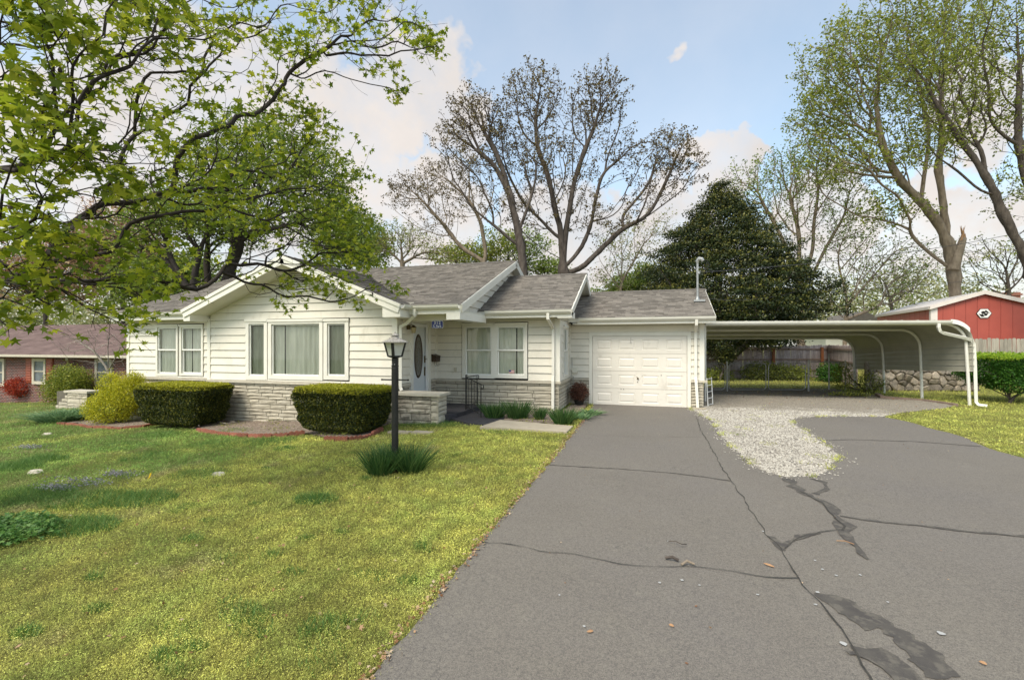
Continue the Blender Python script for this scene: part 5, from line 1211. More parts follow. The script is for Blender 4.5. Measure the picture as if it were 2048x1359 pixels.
# ================================================================== RUBBLE WALL
w0, w1 = at(1729, 780, 18.2), at(1960, 780, 17.9); w0.z = w1.z = 0
rw = thing('rubble_wall', 'dry laid rubble stone wall with mixed grey and tan stones behind the carport legs', 'stone wall', w0)
dW = (w1 - w0); LW = dW.length; dW.normalize(); nW = Vector((dW.y, -dW.x, 0))
mpW = lambda u, d, z: tuple(w0 + dW * u + nW * d + Vector((0, 0, z)))
MB().hexa([mpW(0.25, -.03, -.1), mpW(LW, -.03, -.1), mpW(LW, -.3, -.1), mpW(0.4, -.3, -.1), mpW(0.25, -.03, 1.10), mpW(LW, -.03, 1.10), mpW(LW, -.3, 1.10), mpW(0.4, -.3, 1.10)]).build('core', mat('rubble_core', (0.13, 0.115, 0.095), None, 9, 0.95), rw)
# irregular stones: cells of a relaxed scatter, each clipped polygon bulging out of the wall
r = random.Random(4); seeds = []
for j in range(5):
    nc = int(LW / 0.36)
    for i in range(nc): seeds.append(((i + 0.5 + 0.5 * (j % 2) + r.uniform(-.38, .38)) * LW / nc, (j + 0.5 + r.uniform(-.36, .36)) * 1.16 / 5))
def clip_half(poly, mx_, mz_, nx_, nz_):
    out = []; k = len(poly)
    for i in range(k):
        a_, c_ = poly[i], poly[(i + 1) % k]; da = (a_[0] - mx_) * nx_ + (a_[1] - mz_) * nz_; dc = (c_[0] - mx_) * nx_ + (c_[1] - mz_) * nz_
        if da <= 0: out.append(a_)
        if da * dc < 0: t = da / (da - dc); out.append((a_[0] + (c_[0] - a_[0]) * t, a_[1] + (c_[1] - a_[1]) * t))
    return out
for (sx, sz) in seeds:
    poly = [(max(0, sx - .6), 0), (min(LW, sx + .6), 0), (min(LW, sx + .6), 1.16), (max(0, sx - .6), 1.16)]
    for (tx, tz) in seeds:
        if (tx, tz) == (sx, sz) or abs(tx - sx) > 1.2: continue
        poly = clip_half(poly, (sx + tx) / 2, (sz + tz) / 2, tx - sx, (tz - sz) * 1.0)
        if len(poly) < 3: break
    if len(poly) < 3: continue
    m_ = []; k = len(poly); cx_ = sum(p[0] for p in poly) / k; cz = sum(p[1] for p in poly) / k
    for i in range(k):
        a_, c_ = poly[i], poly[(i + 1) % k]; m_ += [(a_[0] * .85 + c_[0] * .15, a_[1] * .85 + c_[1] * .15), (a_[0] * .5 + c_[0] * .5 + r.uniform(-.012, .012), a_[1] * .5 + c_[1] * .5 + r.uniform(-.012, .012)), (a_[0] * .15 + c_[0] * .85, a_[1] * .15 + c_[1] * .85)]
    n = len(m_); b = MB(); dd_ = r.uniform(0.03, 0.09); tx_, tz_ = r.uniform(-.25, .25), r.uniform(-.25, .25)
    for s_, d in ((0.95, -0.04), (0.92, dd_ * .6), (0.66, dd_)): b.v += [mpW(cx_ + (x - cx_) * s_, d + ((x - cx_) * tx_ + (z - cz) * tz_) * (d > 0) + r.uniform(-.006, .006), cz + (z - cz) * s_) for x, z in m_]
    b.v.append(mpW(cx_, dd_ * 1.05, cz)); b.f = [(k_ * n + i_, k_ * n + (i_ + 1) % n, (k_ + 1) * n + (i_ + 1) % n, (k_ + 1) * n + i_) for k_ in range(2) for i_ in range(n)] + [(2 * n + i_, 2 * n + (i_ + 1) % n, 3 * n) for i_ in range(n)]
    b.build('stone', M['rubble'], rw)

# ================================================================== RED SHED
sc = at(1863, 650, 24.5); sc.z = 0
shd = thing('red_shed', 'red metal shed with white trim behind the right fence', 'shed', sc)
dS = Vector((1, 0, 0)); bS = Vector((0.088, 0.996, 0)).normalized()
EZ, AZ, HW, DP = 3.86, 4.58, 2.2, 7.75
def sp_(u, v, z): return tuple(sc + dS * u + bS * v + Vector((0, 0, z)))
np_ = 9; pwd = 2 * HW / np_
for i in range(np_):
    a0, a1 = i * pwd + 0.006, (i + 1) * pwd - 0.006
    tz = lambda a_: EZ + (AZ - EZ) * (1 - abs(a_ - HW) / HW) - 0.06
    am = HW if a0 < HW < a1 else None
    for (x0, x1) in ([(a0, a1)] if am is None else [(a0, HW), (HW, a1)]):
        b = MB().hexa([sp_(x0, -0.03, -0.1), sp_(x1, -0.03, -0.1), sp_(x1, 0.02, -0.1), sp_(x0, 0.02, -0.1), sp_(x0, -0.03, tz(x0)), sp_(x1, -0.03, tz(x1)), sp_(x1, 0.02, tz(x1)), sp_(x0, 0.02, tz(x0))])
        b.build('wall_panel', M['shedred'], shd)
ns = 12
for i in range(ns):
    v0, v1 = i * DP / ns + 0.01, (i + 1) * DP / ns - 0.02
    MB().hexa([sp_(-0.03, v0, -.1), sp_(0.02, v0, -.1), sp_(0.02, v1, -.1), sp_(-0.03, v1, -.1), sp_(-0.03, v0, EZ - .1), sp_(0.02, v0, EZ - .1), sp_(0.02, v1, EZ - .1), sp_(-0.03, v1, EZ - .1)]).build('wall_panel', M['shedred'], shd)
MB().hexa([sp_(0.03, 0.03, -.1), sp_(2 * HW, 0.03, -.1), sp_(2 * HW, DP, -.1), sp_(0.03, DP, -.1), sp_(0.03, 0.03, EZ - .1), sp_(2 * HW, 0.03, EZ - .1), sp_(2 * HW, DP, EZ - .1), sp_(0.03, DP, EZ - .1)]).build('wall', M['shedred'], shd)
for s_, (u0, u1) in enumerate(((-0.15, HW), (2 * HW + 0.15, HW))):
    z0 = EZ - 0.03
    MB().hexa([sp_(u0, -0.18, z0), sp_(u1, -0.18, AZ), sp_(u1, DP, AZ), sp_(u0, DP, z0), sp_(u0, -0.18, z0 + .06), sp_(u1, -0.18, AZ + .06), sp_(u1, DP, AZ + .06), sp_(u0, DP, z0 + .06)]).build('roof', M['shedwhite'], shd)
    MB().hexa([sp_(u0, -0.21, z0 - .12), sp_(u1, -0.21, AZ - .12), sp_(u1, -0.185, AZ - .12), sp_(u0, -0.185, z0 - .12), sp_(u0, -0.21, z0 + .08), sp_(u1, -0.21, AZ + .08), sp_(u1, -0.185, AZ + .08), sp_(u0, -0.185, z0 + .08)]).build('rake_trim', M['shedwhite'], shd)
MB().hexa([sp_(-0.05, -0.06, -.1), sp_(0.24, -0.06, -.1), sp_(0.24, -.032, -.1), sp_(-0.05, -.032, -.1), sp_(-0.05, -0.06, EZ), sp_(0.24, -0.06, EZ + .04), sp_(0.24, -.032, EZ + .04), sp_(-0.05, -.032, EZ)]).build('corner_trim', M['shedwhite'], shd)
MB().hexa([sp_(-0.06, -0.05, -.1), sp_(-.034, -0.05, -.1), sp_(-.034, .12, -.1), sp_(-0.06, .12, -.1), sp_(-0.06, -0.05, EZ - .05), sp_(-.034, -0.05, EZ - .05), sp_(-.034, .12, EZ - .05), sp_(-0.06, .12, EZ - .05)]).build('corner_trim', M['shedwhite'], shd)
MB().hexa([sp_(-0.17, -0.1, EZ - .14), sp_(-.03, -0.1, EZ - .14), sp_(-.03, DP, EZ - .14), sp_(-0.17, DP, EZ - .14), sp_(-0.17, -0.1, EZ - .02), sp_(-.03, -0.1, EZ - .02), sp_(-.03, DP, EZ - .02), sp_(-0.17, DP, EZ - .02)]).build('eave_trim', M['shedwhite'], shd)
# hexagonal emblem
k_ = (1965 - CX) / FPX
def hexplate(R_, y0, y1, name, m, parent, cu, cz, pts=None):
    pts = pts or [(R_ * math.cos(math.pi / 3 * i), R_ * .86 * math.sin(math.pi / 3 * i)) for i in range(6)]; n = len(pts); b = MB()
    b.v = [sp_(cu + x, y0, cz + z) for x, z in pts] + [sp_(cu + x, y1, cz + z) for x, z in pts]; b.f = [tuple(range(n)), tuple(reversed(range(n, 2 * n)))] + [(i + n, (i + 1) % n + n, (i + 1) % n, i) for i in range(n)]; return b.build(name, m, parent)
EU = 2.22; EZc = 3.46
em = thing('hexagon_emblem', 'white hexagonal emblem plaque with black curls on the shed gable', 'emblem', sp_(EU, -0.04, EZc))
hexplate(0.325, -0.075, -0.04, 'rim_dark', M['black'], em, EU, EZc); hexplate(0.30, -0.085, -0.074, 'rim_white', M['white'], em, EU, EZc)
def blobp(cx_, cz, rx, rz, n=14, a0=0): return [(cx_ + rx * math.cos(a0 + 6.283 * i / n), cz + rz * math.sin(a0 + 6.283 * i / n)) for i in range(n)]
for pts in (blobp(-.045, .05, .085, .075), blobp(.06, -.055, .072, .075), [(.02, .10), (.05, .17), (.10, .15), (.17, .07), (.24, .0), (.16, .03), (.11, -.01), (.15, -.07), (.13, .03), (.06, .05), (.0, .05)], [(-.24, 0), (-.19, -.03), (-.10, -.04), (-.04, -.02), (-.03, -.09), (.02, -.155), (-.05, -.17), (-.10, -.19), (-.17, -.11)]):
    hexplate(0, -0.089, -0.084, 'black_curl', M['black'], em, EU, EZc, pts)
# brick chimney and house roofs beyond
ch = at(2012, 590, 36); setp(MB().box(ch.x - .6, ch.x + .6, ch.y - .5, ch.y + .5, 0, 5.9).box(ch.x - .68, ch.x + .68, ch.y - .58, ch.y + .58, 5.65, 5.78).build('chimney', mat('far_brick', (0.30, 0.13, 0.09), (0.20, 0.09, 0.07), 6, 0.9)), 'reddish brick chimney rising behind the red shed', 'chimney')
fh = at(1752, 640, 42); far = thing('far_house', 'distant grey gabled house between the cedar and the red shed', 'house', (fh.x, fh.y, 0))
MB().box(fh.x - 4, fh.x + 2, fh.y, fh.y + 8, 0, 3.0).build('wall', M['soffit'], far)
MB().add([(fh.x - 4.4, fh.y - .4, 2.9), (fh.x + 2.4, fh.y - .4, 2.9), (fh.x - 1, fh.y - .4, 4.9), (fh.x - 4.4, fh.y + 8, 2.9), (fh.x + 2.4, fh.y + 8, 2.9), (fh.x - 1, fh.y + 8, 4.9)], [(0, 1, 2), (5, 4, 3), (0, 2, 5, 3), (2, 1, 4, 5)]).build('roof', M['shingle'], far)

# ================================================================== NEIGHBOUR'S BRICK HOUSE
NY = 16.2; nb = thing('brick_house', 'dark red brick house with purple brown roof left of the white house', 'house', (-27, NY, -1.2))
def nP(px, py): return onY(px, py, NY)
nx0, nx1 = -52.0, nP(262, 750).x + 4
ez = nP(120, 711).z; bz = -1.6
MB().box(nx0, nx1, NY, NY + 9, bz, ez).build('wall', M['brickred'], nb)
NSH = []; NR_ = []
rl = 4.4; rs = 0.42; fN = fY(NY - 0.5, ez + 0.02, rs); Ln = rl * math.sqrt(1 + rs * rs)
MB().hexa([fN(nx0 - .5, 0, -.15), fN(nx1 + .5, 0, -.15), fN(nx1 + .5, Ln, -.15), fN(nx0 - .5, Ln, -.15), fN(nx0 - .5, 0, 0), fN(nx1 + .5, 0, 0), fN(nx1 + .5, Ln, 0), fN(nx0 - .5, Ln, 0)]).build('roof', M['nroof'], nb)
SH2, SHr2 = SH, SHr; SH = []; SHr = []
slope(fN, -42, nx1 + .5, Ln, course=0.15, tab=0.5, seed=8); npmesh('roof_shingles', np.array(SH, float), 4, M['nroof'], nb, np.array(SHr), kind='stuff')
fNb = fY(NY - .5 + 2 * rl, ez + 0.02, rs, -1)
MB().hexa([fNb(nx0 - .5, 0, -.15), fNb(nx1 + .5, 0, -.15), fNb(nx1 + .5, Ln, -.15), fNb(nx0 - .5, Ln, -.15), fNb(nx0 - .5, 0, 0), fNb(nx1 + .5, 0, 0), fNb(nx1 + .5, Ln, 0), fNb(nx0 - .5, Ln, 0)]).build('roof', M['nroof'], nb)
MB().box(nx0 - .5, nx1 + .5, NY - .62, NY - .5, ez - .06, ez + .06).build('gutter', M['cap'], nb)
MB().box(nx0 - .5, nx1 + .5, NY - .5, NY, ez - .06, ez - .04).build('soffit', M['soffit'], nb)
def nwin(px0, px1, py0, py1, label):
    a_, c_ = nP(px0, (py0 + py1) / 2), nP(px1, (py0 + py1) / 2); zt_, zb_ = nP((px0 + px1) / 2, py0).z, nP((px0 + px1) / 2, py1).z
    w = MB(); f = 0.16
    w.box(a_.x - f, a_.x, NY - .08, NY, zb_ - f, zt_ + f).box(c_.x, c_.x + f, NY - .08, NY, zb_ - f, zt_ + f).box(a_.x, c_.x, NY - .08, NY, zt_, zt_ + f).box(a_.x, c_.x, NY - .08, NY, zb_ - f, zb_).box(a_.x, c_.x, NY - .06, NY - .01, (zb_ + zt_) / 2 - .03, (zb_ + zt_) / 2 + .03)
    o = w.build('window', M['cap'], nb); o['label'] = label
    MB().add([(a_.x, NY - .02, zb_), (c_.x, NY - .02, zb_), (c_.x, NY - .02, zt_), (a_.x, NY - .02, zt_)], [(0, 1, 2, 3)]).build('pane', mat('dim_pane', (0.20, 0.23, 0.26), (0.10, 0.11, 0.13), 3, 0.12), o); return a_.x, c_.x, zb_, zt_
q = nwin(71, 90, 722, 762, 'small window between orange shutters')
for s_ in (-1, 1):
    xx = q[0] - .2 - .5 if s_ < 0 else q[1] + .2
    sb = MB().box(xx, xx + .5, NY - .06, NY, q[2] - .1, q[3] + .15); o = sb.build('shutter', M['shutter'], nb)
    for k in range(8): zz_ = q[2] + k * (q[3] - q[2]) / 8; MB().hexa([(xx + .07, NY - .075, zz_), (xx + .43, NY - .075, zz_), (xx + .43, NY - .06, zz_ + .09), (xx + .07, NY - .06, zz_ + .09), (xx + .07, NY - .085, zz_ + .02), (xx + .43, NY - .085, zz_ + .02), (xx + .43, NY - .061, zz_ + .11), (xx + .07, NY - .061, zz_ + .11)]).build('slat', M['shutter'], o)
nwin(197, 222, 722, 766, 'wide window with white frame beside the downspout')
nwin(-30, 8, 722, 766, 'window at the left edge')
d0 = nP(160, 714); d1 = nP(142, 730); MB().tube([(d0.x, NY - .56, ez - .02), (d0.x - .1, NY - .5, ez - .18), (d1.x + .1, NY - .12, ez - .42), (d1.x, NY - .08, ez - .6), (d1.x, NY - .08, bz + .1)], 0, flat=(.1, .1)).build('downspout', M['cap'], nb)
# limestone pillar wall
pa = onG(112, 816); pb = onG(180, 815); gz = terr(pa.x)
pil = thing('stone_pillar', 'stepped pale limestone garden pillar left of the golden shrub', 'stone pillar', (pa.x, pa.y, gz))
pw_ = pb.x - pa.x; mpp = mapY(pa.y); hh = (815 - 776) / FPX * 17.5
MB().box(pa.x + .02, pb.x - .02, pa.y + .02, pa.y + .5, gz - .2, gz + hh).build('core', M['mortar'], pil)
stones(mpp, pa.x + pw_ * 0.38, pb.x, gz, gz + hh - .04, pil, M['stone'], 51, minl=.3, maxl=.9, rowh=.14)
for k in range(4): 
    x0_ = pa.x + pw_ * (0.0 + 0.1 * k); stones(mpp, x0_, pa.x + pw_ * 0.38, gz + k * hh / 5, gz + (k + 1) * hh / 5, pil, M['stone'], 52 + k, minl=.2, maxl=.5, rowh=.16)
MB().box(pa.x + pw_ * .3, pb.x + .05, pa.y - .06, pa.y + .55, gz + hh - .03, gz + hh + .06).build('cap_slab', M['cap'], pil)

# ================================================================== LAMP POST
lp0 = onG(790, 944); LPX, LPY, LZg = lp0.x, lp0.y, terr(lp0.x)
lamp = thing('lamp_post', 'black yard lamp post with weathered cap and crossbar in the front lawn', 'lamp post', (LPX, LPY, LZg))
fwl = -LPX * ST + LPY * CT
def lz(py): return EYE - (py - HY) / FPX * fwl
k_ = fwl / FPX
MB().lathe((LPX, LPY, 0), [(6.8 * k_, LZg - .1), (6.8 * k_, lz(735)), (6.3 * k_, lz(734)), (6.3 * k_, lz(716))], 16).lathe((LPX, LPY, 0), [(7.3 * k_, lz(731)), (7.3 * k_, lz(733))][::-1], 16).build('post', M['black'], lamp, smooth=False)
xb = 29 * k_
MB().tube([(LPX - xb * .96, LPY - 0.02, lz(759)), (LPX + xb * .96, LPY + 0.02, lz(759))], 1.5 * k_, 8).lathe((LPX - xb * .96, LPY - .02, lz(759)), [(2.1 * k_, -.012), (2.1 * k_, .012)], 8).lathe((LPX + xb * .96, LPY + .02, lz(759)), [(2.1 * k_, -.012), (2.1 * k_, .012)], 8).build('crossbar', M['black'], lamp)
# four-sided tapered lantern: glass panes, corner bars
rt_, rb_ = 21 * k_, 13.5 * k_; ztp, zbt = lz(685), lz(712)
def corners(r_, z): return [Vector((LPX + r_ * math.cos(math.radians(a_)), LPY + r_ * math.sin(math.radians(a_)), z)) for a_ in (-73 + 0, 17, 107, 197)]
ct, cb_ = corners(rt_, ztp), corners(rb_, zbt)
for i in range(4):
    MB().tube([cb_[i], ct[i]], 0, flat=(0.022, 0.022) if i else (0.038, 0.022)).build('corner_bar', M['black'], lamp)
    j = (i + 1) % 4; sh_ = lambda p: Vector((LPX + (p.x - LPX) * .97, LPY + (p.y - LPY) * .97, p.z)); MB().add([sh_(cb_[i]), sh_(cb_[j]), sh_(ct[j]), sh_(ct[i])], [(0, 1, 2, 3)]).build('lantern_pane', M['milk'], lamp)
    MB().tube([cb_[i], cb_[j]], 0, flat=(.02, .02)).build('bottom_bar', M['black'], lamp)
MB().lathe((LPX, LPY, 0), [(0.03, zbt - .03), (rb_ * .95, zbt - .012), (rb_ * .95, zbt + .004)], 16).build('lantern_base', M['black'], lamp)
MB().lathe((LPX, LPY, 0), [(26 * k_, lz(685.2)), (26.5 * k_, lz(683.5)), (19 * k_, lz(680.5)), (11 * k_, lz(677)), (7 * k_, lz(674)), (6 * k_, lz(671.5)), (9 * k_, lz(671)), (9 * k_, lz(670)), (5 * k_, lz(668.5)), (3 * k_, lz(667)), (1.2 * k_, lz(666)), (1.6 * k_, lz(664.5)), (.3 * k_, lz(662.5))], 24).build('lantern_cap', M['lampcap'], lamp)
for i in range(8):
    t = math.radians(45 * i + 10); c_ = (LPX + 11 * k_ * math.cos(t), LPY + 11 * k_ * math.sin(t)); MB().lathe((c_[0], c_[1], lz(677.4)), [(.012, 0), (.012, .012), (.004, .02)], 6).build('cap_stud', M['lampcap'], lamp)
for s_ in (-2.6, 2.6): MB().lathe((LPX + s_ * k_ * 1, LPY - 6.3 * k_, lz(728)), [(.008, -.006), (.008, .006)], 6).build('screw', M['galv'], lamp)
# ================================================================== HEDGES AND SHRUBS
def hedge(name, label, c, wt, wb, dt, db, h, n, m, mtop, z0, ls=0.035, cat='hedge', gap=0.06, seed=1, group=None, stemn=14):
    """clipped hedge flaring upwards: leaf faces on and just under a rounded inverted-taper body"""
    rt = thing(name, label, cat, (c[0], c[1], z0), group=group)
    k = n; g = np.random.default_rng(seed)
    def surf(k, inner):
        v = g.random(k); q = g.random(k) * (wt + dt) * 2; sx = np.empty(k); sy = np.empty(k)
        for lo, hi, f in ((0, wt, 0), (wt, wt + dt, 1), (wt + dt, 2 * wt + dt, 2), (2 * wt + dt, 2 * wt + 2 * dt + 1, 3)):
            mk = (q >= lo) & (q < hi); t = (q[mk] - lo) / (wt if f % 2 == 0 else dt) * 2 - 1; rr_ = (1 + np.abs(t) ** 7) ** (-1 / 7.0)
            if f == 0: sx[mk], sy[mk] = t * rr_, -rr_
            elif f == 1: sx[mk], sy[mk] = rr_, t * rr_
            elif f == 2: sx[mk], sy[mk] = t * rr_, rr_
            else: sx[mk], sy[mk] = -rr_, t * rr_
        w = (wb + (wt - wb) * v ** 0.8) / 2; d = (db + (dt - db) * v ** 0.8) / 2
        rnd_ = 1 - 0.10 * np.clip((v - 0.88) / 0.12, 0, 1) ** 2 - 0.22 * np.clip((0.14 - v) / 0.14, 0, 1) ** 2
        ss_ = rnd_ * (1 - inner * g.random(k))
        nz = 0.018 * np.sin(sx * 9 + v * 14) + 0.015 * np.sin(sy * 13 + v * 23)
        return np.stack([c[0] + sx * (w + nz) * ss_, c[1] + sy * (d + nz) * ss_, z0 + gap + v * (h - gap)], 1), v
    p, v = surf(k, 0.10)
    rn = np.clip(g.random(k) ** 1.5 * 0.85 + 0.35 * (v > 0.9) * g.random(k), 0, 1)
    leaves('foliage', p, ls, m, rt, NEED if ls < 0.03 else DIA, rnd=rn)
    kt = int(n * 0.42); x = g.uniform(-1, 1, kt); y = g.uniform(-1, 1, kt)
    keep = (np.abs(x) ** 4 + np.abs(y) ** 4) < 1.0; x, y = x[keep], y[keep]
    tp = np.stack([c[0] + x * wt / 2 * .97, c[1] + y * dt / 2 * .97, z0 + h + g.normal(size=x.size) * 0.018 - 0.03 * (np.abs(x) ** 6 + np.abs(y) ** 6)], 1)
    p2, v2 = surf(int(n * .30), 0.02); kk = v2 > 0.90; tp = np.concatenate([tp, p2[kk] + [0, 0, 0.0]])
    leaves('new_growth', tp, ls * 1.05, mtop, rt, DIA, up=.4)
    # dense twiggy core
    b = MB(); nn_ = 12; rings = [(0.15, .62), (.5, .82), (.93, .90)]
    for vv, s_ in rings:
        w = (wb + (wt - wb) * vv) / 2 * s_; d = (db + (dt - db) * vv) / 2 * s_
        for i in range(nn_):
            t = 2 * math.pi * i / nn_; cc, ss = math.cos(t), math.sin(t); b.v.append((c[0] + math.copysign(abs(cc) ** .4, cc) * w, c[1] + math.copysign(abs(ss) ** .4, ss) * d, z0 + gap + vv * (h - gap)))
    b.f = [(k_ * nn_ + i, k_ * nn_ + (i + 1) % nn_, (k_ + 1) * nn_ + (i + 1) % nn_, (k_ + 1) * nn_ + i) for k_ in range(2) for i in range(nn_)] + [tuple(range(2 * nn_, 3 * nn_)), tuple(reversed(range(nn_)))]
    b.build('inner_growth', M['core'], rt)
    st = MB(); rr = random.Random(seed)
    for i in range(stemn):
        x_, y_ = c[0] + rr.uniform(-.3, .3) * wb, c[1] + rr.uniform(-.3, .3) * db; st.tube([(x_, y_, z0 - .05), (x_ + rr.uniform(-.1, .1), y_, z0 + .2), (x_ + rr.uniform(-.3, .3) * wb / 2, y_ + rr.uniform(-.2, .2), z0 + h * .6)], [.015, .012, .006], 5)
    st.build('stems', M['bark'], rt); return rt
M['core'] = mat('hedge_core_twigs', (0.022, 0.026, 0.010), (0.035, 0.028, 0.014), 20, 0.95)
h1 = onG(365, 861); h2 = onG(683, 876)
hc1 = onY(359, 800, h1.y + .3); hc2 = onY(679, 800, h2.y + .3)
hedge('clipped_hedge', 'clipped yew hedge block below the left bedroom windows', (hc1.x - .26, h1.y + .62), 2.50, 1.95, 1.25, 1.0, 1.13, 60000, M['lf_yew'], M['lf_yewtop'], terr(h1.x), ls=0.034, seed=1)
hedge('clipped_hedge', 'clipped yew hedge block below the picture window, nearer the lamp post', (hc2.x - .12, h2.y + .62), 2.22, 1.62, 1.2, .95, 1.02, 60000, M['lf_yew'], M['lf_yewtop'], terr(h2.x), ls=0.031, seed=2)

def shrub(name, label, lobes, z0, n, m, ls, bark='bark', stems=10, cat='shrub', up=0.2, tmpl=DIA, clump=0.06, shell=0.35, base=None, rb=0.03, lwig=0, rn=None):
    """lobes: (centre xyz, rx, ry, rz, weight)"""
    c0 = Vector(lobes[0][0]); bx_ = base or (c0.x, c0.y); rt = thing(name, label, cat, (bx_[0], bx_[1], z0)); tot = sum(l[4] for l in lobes); P_ = []
    for (c, rx, ry, rz, w) in lobes:
        k = int(n * w / tot); p = RNG.normal(size=(k, 3)); p /= np.linalg.norm(p, axis=1, keepdims=True); p *= (shell + (1 - shell) * RNG.random((k, 1))) ** .5
        p *= (1 + 0.16 * np.sin(p[:, :1] * 9 + 1) * np.sin(p[:, 1:2] * 8) * np.cos(p[:, 2:3] * 7)); P_.append(np.array(c)[None] + p * [rx, ry, rz])
    P_ = np.concatenate(P_); P_ = P_ + RNG.normal(size=P_.shape) * clump * 0.4; P_ = P_[P_[:, 2] > z0 + .03]
    sk_t = P_[RNG.choice(len(P_), min(stems * 14, len(P_)), replace=False)]
    sk = grow([[Vector((bx_[0], bx_[1], z0 - .05)), Vector((bx_[0], bx_[1], z0 + .12))]], sk_t, 0.12, 0.6, .15, rb * 2, .004, 2)
    tree_mesh('stems', sk, M[bark], rt); leaves('foliage', P_, ls, m, rt, tmpl, up=up, rnd=rn); return rt
g1 = onG(270, 842); g1.y = 9.1; zg = terr(g1.x)
shrub('golden_shrub', 'bright yellow golden shrub beside the left hedge', [((g1.x - .35, g1.y + .65, zg + .46), .80, .60, .50, 3), ((g1.x + .20, g1.y + .75, zg + .90), .70, .5, .48, 2), ((g1.x - .45, g1.y + .7, zg + 1.12), .30, .3, .42, 1), ((g1.x + .45, g1.y + .75, zg + 1.25), .26, .25, .30, .6)], zg, 26000, M['lf_gold'], 0.038, clump=.15, base=(g1.x, g1.y + .6))
f2_ = onG(82, 812); zf_ = terr(f2_.x)
shrub('olive_shrub', 'loose yellow green shrub in front of the brick house', [((f2_.x, f2_.y + 1, zf_ + .7), 1.15, .8, .75, 3), ((f2_.x + .5, f2_.y + 1, zf_ + 1.2), .9, .6, .6, 2), ((f2_.x - .3, f2_.y + 1, zf_ + 1.3), .6, .5, .6, 1)], zf_, 14000, M['lf_olive'], 0.07, clump=.3)
f3_ = onG(4, 808); shrub('red_maple_shrub', 'small red leaved maple shrub at the left edge', [((f3_.x - .2, f3_.y + 1, terr(f3_.x) + .85), .95, .8, .55, 1)], terr(f3_.x), 5000, M['lf_red'], 0.07, clump=.2)
pot = onG(1163, 815); px_, py_ = -2.0, 13.75
shrub('potted_shrub', 'round maroon shrub in a dark pot left of the garage door', [((px_, py_ - .05, .42), .29, .28, .27, 1)], 0.05, 3600, M['lf_maroon'], 0.036, clump=.07, shell=.2, base=(px_, py_ - .05), rb=.01)
setp(MB().lathe((px_, py_ - .05, 0), [(.10, -.02), (.16, .18), (.17, .19), (.15, .19), (.14, .12)], 16).build('flower_pot', M['black']), 'dark round flower pot under the maroon shrub', 'flower pot')
# privet at the right
pv = onG(2019, 806); shb = shrub('privet_hedge', 'bright green privet hedge with bare stems at the right edge', [((pv.x - .1, pv.y + .5, 1.0), 1.0, 1.0, .50, 3), ((pv.x + 1.1, pv.y + .4, 1.0), 1.4, 1.0, .52, 3), ((pv.x + 2.4, pv.y, 1.0), 1.3, 1.0, .5, 2), ((pv.x + .2, pv.y, .62), .8, .7, .3, 1)], 0.0, 36000, M['lf_priv'], 0.055, stems=40, cat='hedge', base=(pv.x, pv.y), rb=.03, clump=.12)
kt = 15000; x = RNG.uniform(-1.1, 3.8, kt); y = RNG.uniform(-.65, 1.3, kt); leaves('new_growth', np.stack([pv.x + x, pv.y + y, 1.47 + RNG.normal(size=kt) * .045 + .03 * np.sin(x * 6)], 1), .055, M['lf_privtop'], shb, up=.3)

# strap-leaved clumps
def blades(name, label, c, r_, n, L, w, m, cat='plant', z=None, droop=0.35, ell=(1, 1), seed=1, spread=0.55, group=None, parent_tag=True):
    g = np.random.default_rng(seed); a_ = g.random(n) * 2 * np.pi; rr = r_ * np.sqrt(g.random(n)); x = c[0] + rr * np.cos(a_) * ell[0]; y = c[1] + rr * np.sin(a_) * ell[1]
    z0 = (terr(x) if z is None else np.full(n, z)); out = np.stack([np.cos(a_), np.sin(a_)], 1) + g.normal(size=(n, 2)) * .45; ln = L * (.6 + .5 * g.random(n)); tilt = (rr / r_) * spread + g.random(n) * .15
    K = 4; V = np.zeros((n, K + 1, 3)); s_ = np.linspace(0, 1, K + 1)
    for i, t in enumerate(s_):
        hor = ln * (tilt * t + droop * tilt * t * t * 1.4); V[:, i, 0] = x + out[:, 0] * hor; V[:, i, 1] = y + out[:, 1] * hor; V[:, i, 2] = z0 + ln * (t - droop * (.4 + tilt) * t * t * t * .8)
    side = np.stack([-out[:, 1], out[:, 0], np.zeros(n)], 1); side = side / np.linalg.norm(side, axis=1, keepdims=True); an = g.random(n) * 3.14
    side = side * np.cos(an)[:, None] + np.stack([out[:, 0], out[:, 1], np.zeros(n)], 1) * np.sin(an)[:, None] * .8
    wd = w * np.array([.8, 1, .95, .7, .05]); Q = []
    for i in range(K):
        Q.append(np.stack([V[:, i] - side * wd[i] / 2, V[:, i] + side * wd[i] / 2, V[:, i + 1] + side * wd[i + 1] / 2, V[:, i + 1] - side * wd[i + 1] / 2], 1))
    rn = g.random(n); return npmesh(name, np.concatenate(Q), 4, m, None, np.tile(rn, K), label=label, category=cat, **({'group': group} if group else {})) if False else setp(npmesh(name, np.concatenate(Q), 4, m, None, np.tile(rn, K)), label, cat, group)
lpg = onG(790, 960)
blades('daffodil_clump', 'daffodil leaf clump in front of the lamp post, left side', (LPX - .15, LPY - .14), .16, 520, .42, .009, M['lf_blade'], z=terr(LPX), seed=1, spread=.38, droop=.16)
blades('daffodil_clump', 'daffodil leaf clump right of the lamp post foot', (LPX + .21, LPY + .07), .16, 520, .42, .009, M['lf_blade'], z=terr(LPX), seed=2, spread=.5, droop=.16)
blades('daffodil_clump', 'tall daffodil leaf tuft behind the lamp post on its left', (LPX - .08, LPY + .13), .16, 300, .45, .009, M['lf_blade'], z=terr(LPX), seed=3, spread=.35, droop=.15)
